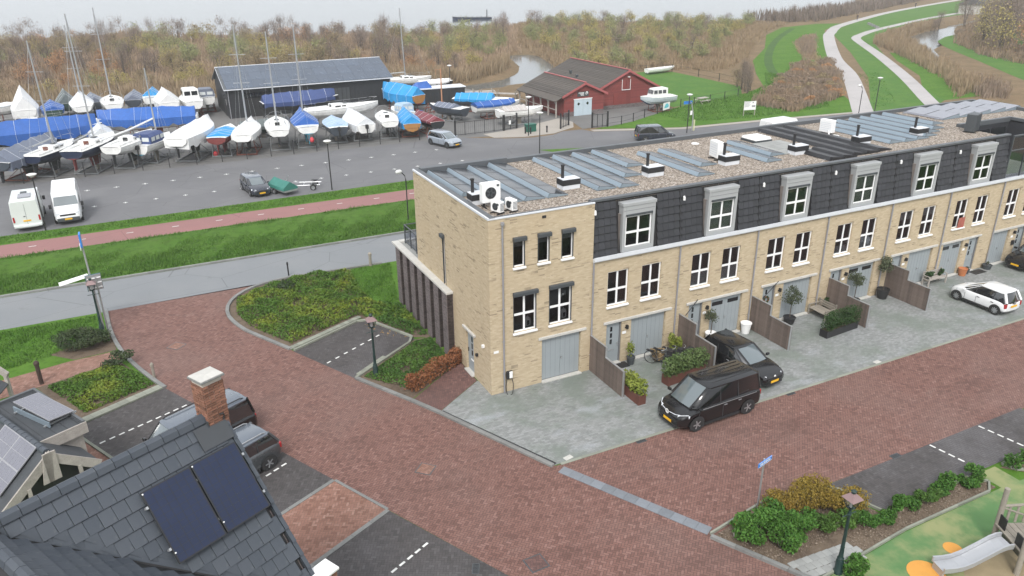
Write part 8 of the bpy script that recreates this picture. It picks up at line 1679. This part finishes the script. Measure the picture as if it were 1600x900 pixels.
def where(p):
    x, y = p; d = y-100
    side = 'behind the tent covered boats' if x < -20 else 'behind the white cabin cruiser' if x < -3 else 'behind the black shed' if x < 21 else 'between black shed and creek' if x < 40 else 'beside the creek'
    depth = 'at the front edge,' if d < 9 else 'in the second rank,' if d < 18 else 'in the third rank,' if d < 28 else 'deep in the scrub,'
    return f'{depth} {side}'
# left wood: the nearest stand one by one, the rest as one far mass
rng = np.random.default_rng(77)
W = poisson([(-110,104),(-30,106),(8,108),(24,106),(34,103),(42,104),(50,110),(54,118),(60,127),(66,136),(74,152),(84,172),(94,190),(84,187),(60,177),(40,188),(18,193),(-10,219),(-40,215),(-110,222)], 4.3, 1500, 78); W = W[in_view(W)]
W = W[(np.sin(W[:,0]*.16+.8)*np.sin(W[:,1]*.13+.4)+.55*np.sin(W[:,0]*.31+W[:,1]*.27) + rng.normal(0,.25,len(W))) > -.62]      # open reed glades between the stands
order = np.argsort(np.linalg.norm(W-cam2, axis=1)); W = W[order]
def kind_at(p, r):
    f = math.sin(p[0]*.11+1)+math.sin(p[1]*.09+p[0]*.05)+r.normal(0,.7); return 3 if f > .75 else 2 if f > .25 else 1 if f > -.35 else 0 if f > -1.1 else 4 if f > -1.9 else 5
farV, farF, farM = [], [], []; off_ = 0
for i, p in enumerate(W):
    k = kind_at(p, rng); j = int(rng.integers(0,3)); s = float(rng.uniform(.62,1.12))*(.95 if p[1] > 118 else .8); rz = float(rng.uniform(0,6.28)); zs = float(rng.uniform(.85,1.2))
    if i < 250: tree(k, j, float(p[0]), float(p[1]), s, 'in the scrub wood behind the boatyard', 'in the scrub wood', rz=rz, zs=zs)['label'] = f'{KINDS[k][1]} {where(p)}'
    else:
        me = VAR[k][j][1]; 
        if ('np', k, j) not in _proto:
            v = np.empty(len(me.vertices)*3, np.float32); me.vertices.foreach_get('co', v); f = np.empty(len(me.loops), np.int32); me.loops.foreach_get('vertex_index', f); mi = np.empty(len(me.polygons), np.int32); me.polygons.foreach_get('material_index', mi); _proto[('np',k,j)] = (v.reshape(-1,3), f.reshape(-1,4), mi)
        v, f, mi = _proto[('np',k,j)]; sel = np.arange(len(f))[::2] if p[1] < 190 else np.arange(len(f))[::3]; q = v.reshape(-1,4,3)[sel]; cen = q.mean(1, keepdims=True); q = cen+(q-cen)*1.35; c, s_ = math.cos(rz)*s, math.sin(rz)*s
        q = np.stack([q[...,0]*c-q[...,1]*s_+p[0], q[...,0]*s_+q[...,1]*c+p[1], q[...,2]*s*zs], -1); farV.append(q.reshape(-1,3)); farM.append(np.where(mi[sel] == 1, 6, k))
nv = sum(len(v) for v in farV)
if nv: numesh('far_scrub_wood', np.concatenate(farV), np.arange(nv).reshape(-1,4), [kd[2] for kd in KINDS]+[m_twig], kind='stuff', midx=np.concatenate(farM))
W2 = poisson([(70,98),(80,94),(90,96),(104,108),(118,122),(136,138),(150,148),(158,156),(148,170),(130,178),(118,192),(104,195),(94,180),(86,164),(80,150),(74,134),(71,122)], 5.2, 320, 79)
W2 = W2[np.argsort(np.linalg.norm(W2-cam2, axis=1))]
for p in W2[:210]:
    k = int(rng.choice([3,3,3,2,2,0])); tree(k, int(rng.integers(0,3)), float(p[0]), float(p[1]), float(rng.uniform(.6,1.05)), f"in the reed land {'just past the meadow fence' if p[1] < 115 else 'midway to the lake' if p[1] < 150 else 'close to the lake shore'}, {'left' if p[0] < 95 else 'middle' if p[0] < 122 else 'right'} part", 'in the reed land', rz=float(rng.uniform(0,6.28)))
for i, (x, y, k, s) in enumerate([(61,93,3,.8),(66,95,2,.85),(72,95,3,.8),(78,92,1,.7),(64,99,3,.95)]): tree(k, i % 3, x, y, s, 'close behind the meadow fence', 'behind the meadow fence', rz=i)
for i, (x, y, s) in enumerate([(72.5,63.5,.62),(73.5,65.5,.6),(74.5,67.5,.55),(71.8,62.2,.5)]): tree([4,4,1,4][i], i % 3, x, y, s, 'at the corner of the meadow fence by the track', 'at the meadow fence corner', rz=i*1.3, zs=1.3)
for i, p in enumerate(poisson([(164,164),(178,168),(196,174),(212,180),(230,186),(246,190),(290,222),(270,206),(232,182),(202,167),(184,161),(172,158)], 5.0, 46, 80)): tree(int(rng.choice([0,4,0])), i % 3, float(p[0]), float(p[1]), float(rng.uniform(.5,.75)), 'on the lake shore beside the far dike path', 'on the lake shore', rz=i)
# tall hazy wood at the far right
KINDS += [('tall_alder','tall leafless alder',LEAFS[3],700,700,.28,10.0,3.3), ('tall_poplar','tall ochre poplar',LEAFS[1],900,500,.32,9.0,3.0), ('tall_oak','tall amber oak',LEAFS[4],1100,400,.32,8.5,3.4)]
for k in (6,7,8): VAR[k] = [tree_meshes(600+10*k+j, KINDS[k][6], KINDS[k][7], KINDS[k][2], KINDS[k][3], KINDS[k][4], KINDS[k][5], stems=4) for j in range(2)]
TR = poisson([(128,40),(138,53),(147,72),(163,88),(181,101),(204,114),(232,128),(262,140),(300,150),(340,150),(300,118),(240,84),(190,50),(150,24)], 6.0, 170, 81)
TR = TR[np.argsort(np.linalg.norm(TR-cam2, axis=1))]
for i, p in enumerate(TR):
    rel = float(np.cross(np.array((230-131,122-43)), p-np.array((131,43)))/126) if False else 0
    k = 8 if p[0] < 158 and rng.random() < .6 else (7 if p[0] < 190 and rng.random() < .45 else 6); tree(k, int(rng.integers(0,2)), float(p[0]), float(p[1]), float(rng.uniform(.7,1.15)), f"in the hazy wood at the far right, {'near the right frame edge' if p[0] < 160 else 'behind the far meadow' if p[0] < 200 else 'far back beyond the pond'}", 'in the hazy wood', rz=float(rng.uniform(0,6.28)))
for x, y, s in ((204,121,.95),(199,125,.5),(192,121,.4),(213,127,.55)): tree(6, 0, x, y, s, 'standing alone beside the far pond', 'beside the far pond', rz=x)
bram = []
for i, p in enumerate(poisson(BRAMBLE, 2.6, 40, 85)):
    lb = f"brown bramble bush in the rough patch beside the dike path, {'near end' if p[1] < 58 else 'middle' if p[1] < 70 else 'far end'}"; q = (float(p[0]), float(p[1]), 0)
    if i < 5: bram.append(shrub('bramble_bush', lb, q, (1.5,1.4,.75), 700, .2, [m_bracken, LEAFS[0], m_bracken, LEAFS[4], m_bracken][i], 900+i, group='bramble bushes beside the dike path', stems=2))
    else: place(copy_tree(bram[i % 5]), q, i*1.1, lb)
reeds('undergrowth', [(128,46),(137,59),(146,76),(162,93),(180,106),(204,119),(240,136),(244,128),(206,109),(184,95),(166,81),(150,63),(140,48)], 2.0, 1.3, 211, m_bracken, .12, 4)
fh = thing('far_building', 'low grey building hazy behind the far trees', 'building', (262,158,0), R(30)); MB().box(-14,14,-4,4,0,3.2).build('wall', m_concrete, fh); MB().hexa([(-14.5,-4.5,3.2),(14.5,-4.5,3.2),(14.5,4.5,3.2),(-14.5,4.5,3.2),(-14,-1,5),(14,-1,5),(14,1,5),(-14,1,5)]).build('roof', m_bitumen, fh); [pbox('window', (1.6,.1,1.2), m_carglass, fh, (-11+3.6*k,-4.02,1.8)) for k in range(7)]
# walker and cyclist on the far dike path
def figure(name, label, loc, rz, joints, jacket, trousers, hair):
    t = thing(name, label, 'person', loc, rz); V = list(joints); names = [v[0] for v in V]; idx = {n: i for i, n in enumerate(names)}
    edges = [('pelvis','chest'),('chest','neck'),('neck','head'),('pelvis','hipL'),('hipL','kneeL'),('kneeL','footL'),('footL','toeL'),('pelvis','hipR'),('hipR','kneeR'),('kneeR','footR'),('footR','toeR'),('chest','shL'),('shL','elL'),('elL','haL'),('chest','shR'),('shR','elR'),('elR','haR')]
    me = bpy.data.meshes.new('body'); me.from_pydata([v[1] for v in V], [(idx[a], idx[b]) for a, b in edges], []); me.materials.append(trousers)
    o = obj('body', me, t); sk = o.modifiers.new('Skin', 'SKIN'); me.skin_vertices or None
    if not me.skin_vertices:
        bm = bmesh.new(); bm.from_mesh(me); bm.verts.layers.skin.verify(); bm.to_mesh(me); bm.free()
    for i, v in enumerate(V): me.skin_vertices[0].data[i].radius = (v[2], v[2]); me.skin_vertices[0].data[i].use_root = v[0] == 'pelvis'
    sb = o.modifiers.new('Subdivision', 'SUBSURF'); sb.levels = sb.render_levels = 1
    P = {v[0]: Vector(v[1]) for v in V}; ch, pe = P['chest'], P['pelvis']
    b = MB(); b.loft([[(c.x+a*math.cos(u), c.y+e*math.sin(u), c.z+z) for u in np.linspace(0, 2*math.pi, 11)[:-1]] for c, z, a, e in ((pe,-.12,.14,.20),(pe,.15,.14,.19),(ch,-.02,.15,.23),(ch,.12,.10,.16),(P['neck'],.0,.07,.08))]); b.build('jacket', jacket, t, smooth=True)
    for s in 'LR': MB().tube([P['sh'+s], P['el'+s], P['ha'+s].lerp(P['el'+s], .2)], .068, 7, .05).build('sleeve', jacket, t, smooth=True)
    h = P['head']; MB().lathe([(.04,-.1),(.085,-.06),(.095,.02),(.085,.09),(.03,.13)], 10, tuple(h)).build('head', M('skin_tone', (.45,.28,.2), .6), t, smooth=True); MB().lathe([(.1,-.02),(.104,.05),(.085,.12),(.02,.15)], 10, (h.x-.015,h.y,h.z)).build('hair', hair, t, smooth=True); MB().obox((h.x+.095,h.y,h.z-.01), .03,.025,.04).build('nose', M('skin_tone', (.45,.28,.2), .6), t)
    return t
WALK = [('pelvis',(0,0,.95),.12),('chest',(.02,0,1.32),.13),('neck',(.03,0,1.5),.055),('head',(.05,0,1.64),.08),('hipL',(0,.1,.9),.09),('kneeL',(.16,.1,.5),.065),('footL',(.26,.1,.09),.05),('toeL',(.4,.1,.05),.04),('hipR',(0,-.1,.9),.09),('kneeR',(-.06,-.1,.5),.065),('footR',(-.3,-.1,.13),.05),('toeR',(-.2,-.1,.04),.04),('shL',(.02,.21,1.42),.06),('elL',(-.1,.26,1.15),.048),('haL',(-.02,.26,.9),.04),('shR',(.02,-.21,1.42),.06),('elR',(.1,-.26,1.15),.048),('haR',(.22,-.24,.95),.04)]
c_dark, c_coat, c_hair = M('dark_trousers', (.03,.03,.035), .9), M('dark_brown_coat', (.06,.04,.035), .9), M('brown_hair', (.06,.04,.025), .8)
figure('person', 'person in a dark coat walking along the far bend of the dike path', (198.5,153.4,.03), R(215), WALK, c_coat, c_dark, c_hair)
RIDE = [('pelvis',(-.25,0,1.0),.12),('chest',(-.02,0,1.36),.13),('neck',(.04,0,1.53),.055),('head',(.08,0,1.67),.08),('hipL',(-.22,.1,.97),.09),('kneeL',(.18,.1,.78),.065),('footL',(-.02,.14,.32),.05),('toeL',(.12,.14,.3),.04),('hipR',(-.22,-.1,.97),.09),('kneeR',(.1,-.1,.6),.065),('footR',(-.12,-.14,.18),.05),('toeR',(.04,-.14,.16),.04),('shL',(-.02,.21,1.44),.06),('elL',(.12,.26,1.2),.048),('haL',(.3,.26,1.08),.04),('shR',(-.02,-.21,1.44),.06),('elR',(.12,-.26,1.2),.048),('haR',(.3,-.26,1.08),.04)]
figure('person', 'cyclist in dark clothes riding far away on the dike path', (267.5,186.5,.03), R(210), RIDE, c_dark, c_dark, c_hair); bicycle('bicycle under the far cyclist on the dike path', (267.5,186.5,.03), R(210), group='bicycles')
# ------------------------------------------------------------ haze
hz = NT('pale_lake_haze'); hz.t.nodes.remove(hz.b); pv3 = hz.n('ShaderNodeVolumePrincipled'); pv3.inputs['Color'].default_value = (.97,.98,.99,1); pv3.inputs['Density'].default_value = .00042; pv3.inputs['Anisotropy'].default_value = .2
hz.t.links.new(pv3.outputs[0], hz.out.inputs['Volume'])
MB().box(-3050, 4050, -250, 6050, -5, 24).build('haze', hz.mat, kind='stuff')
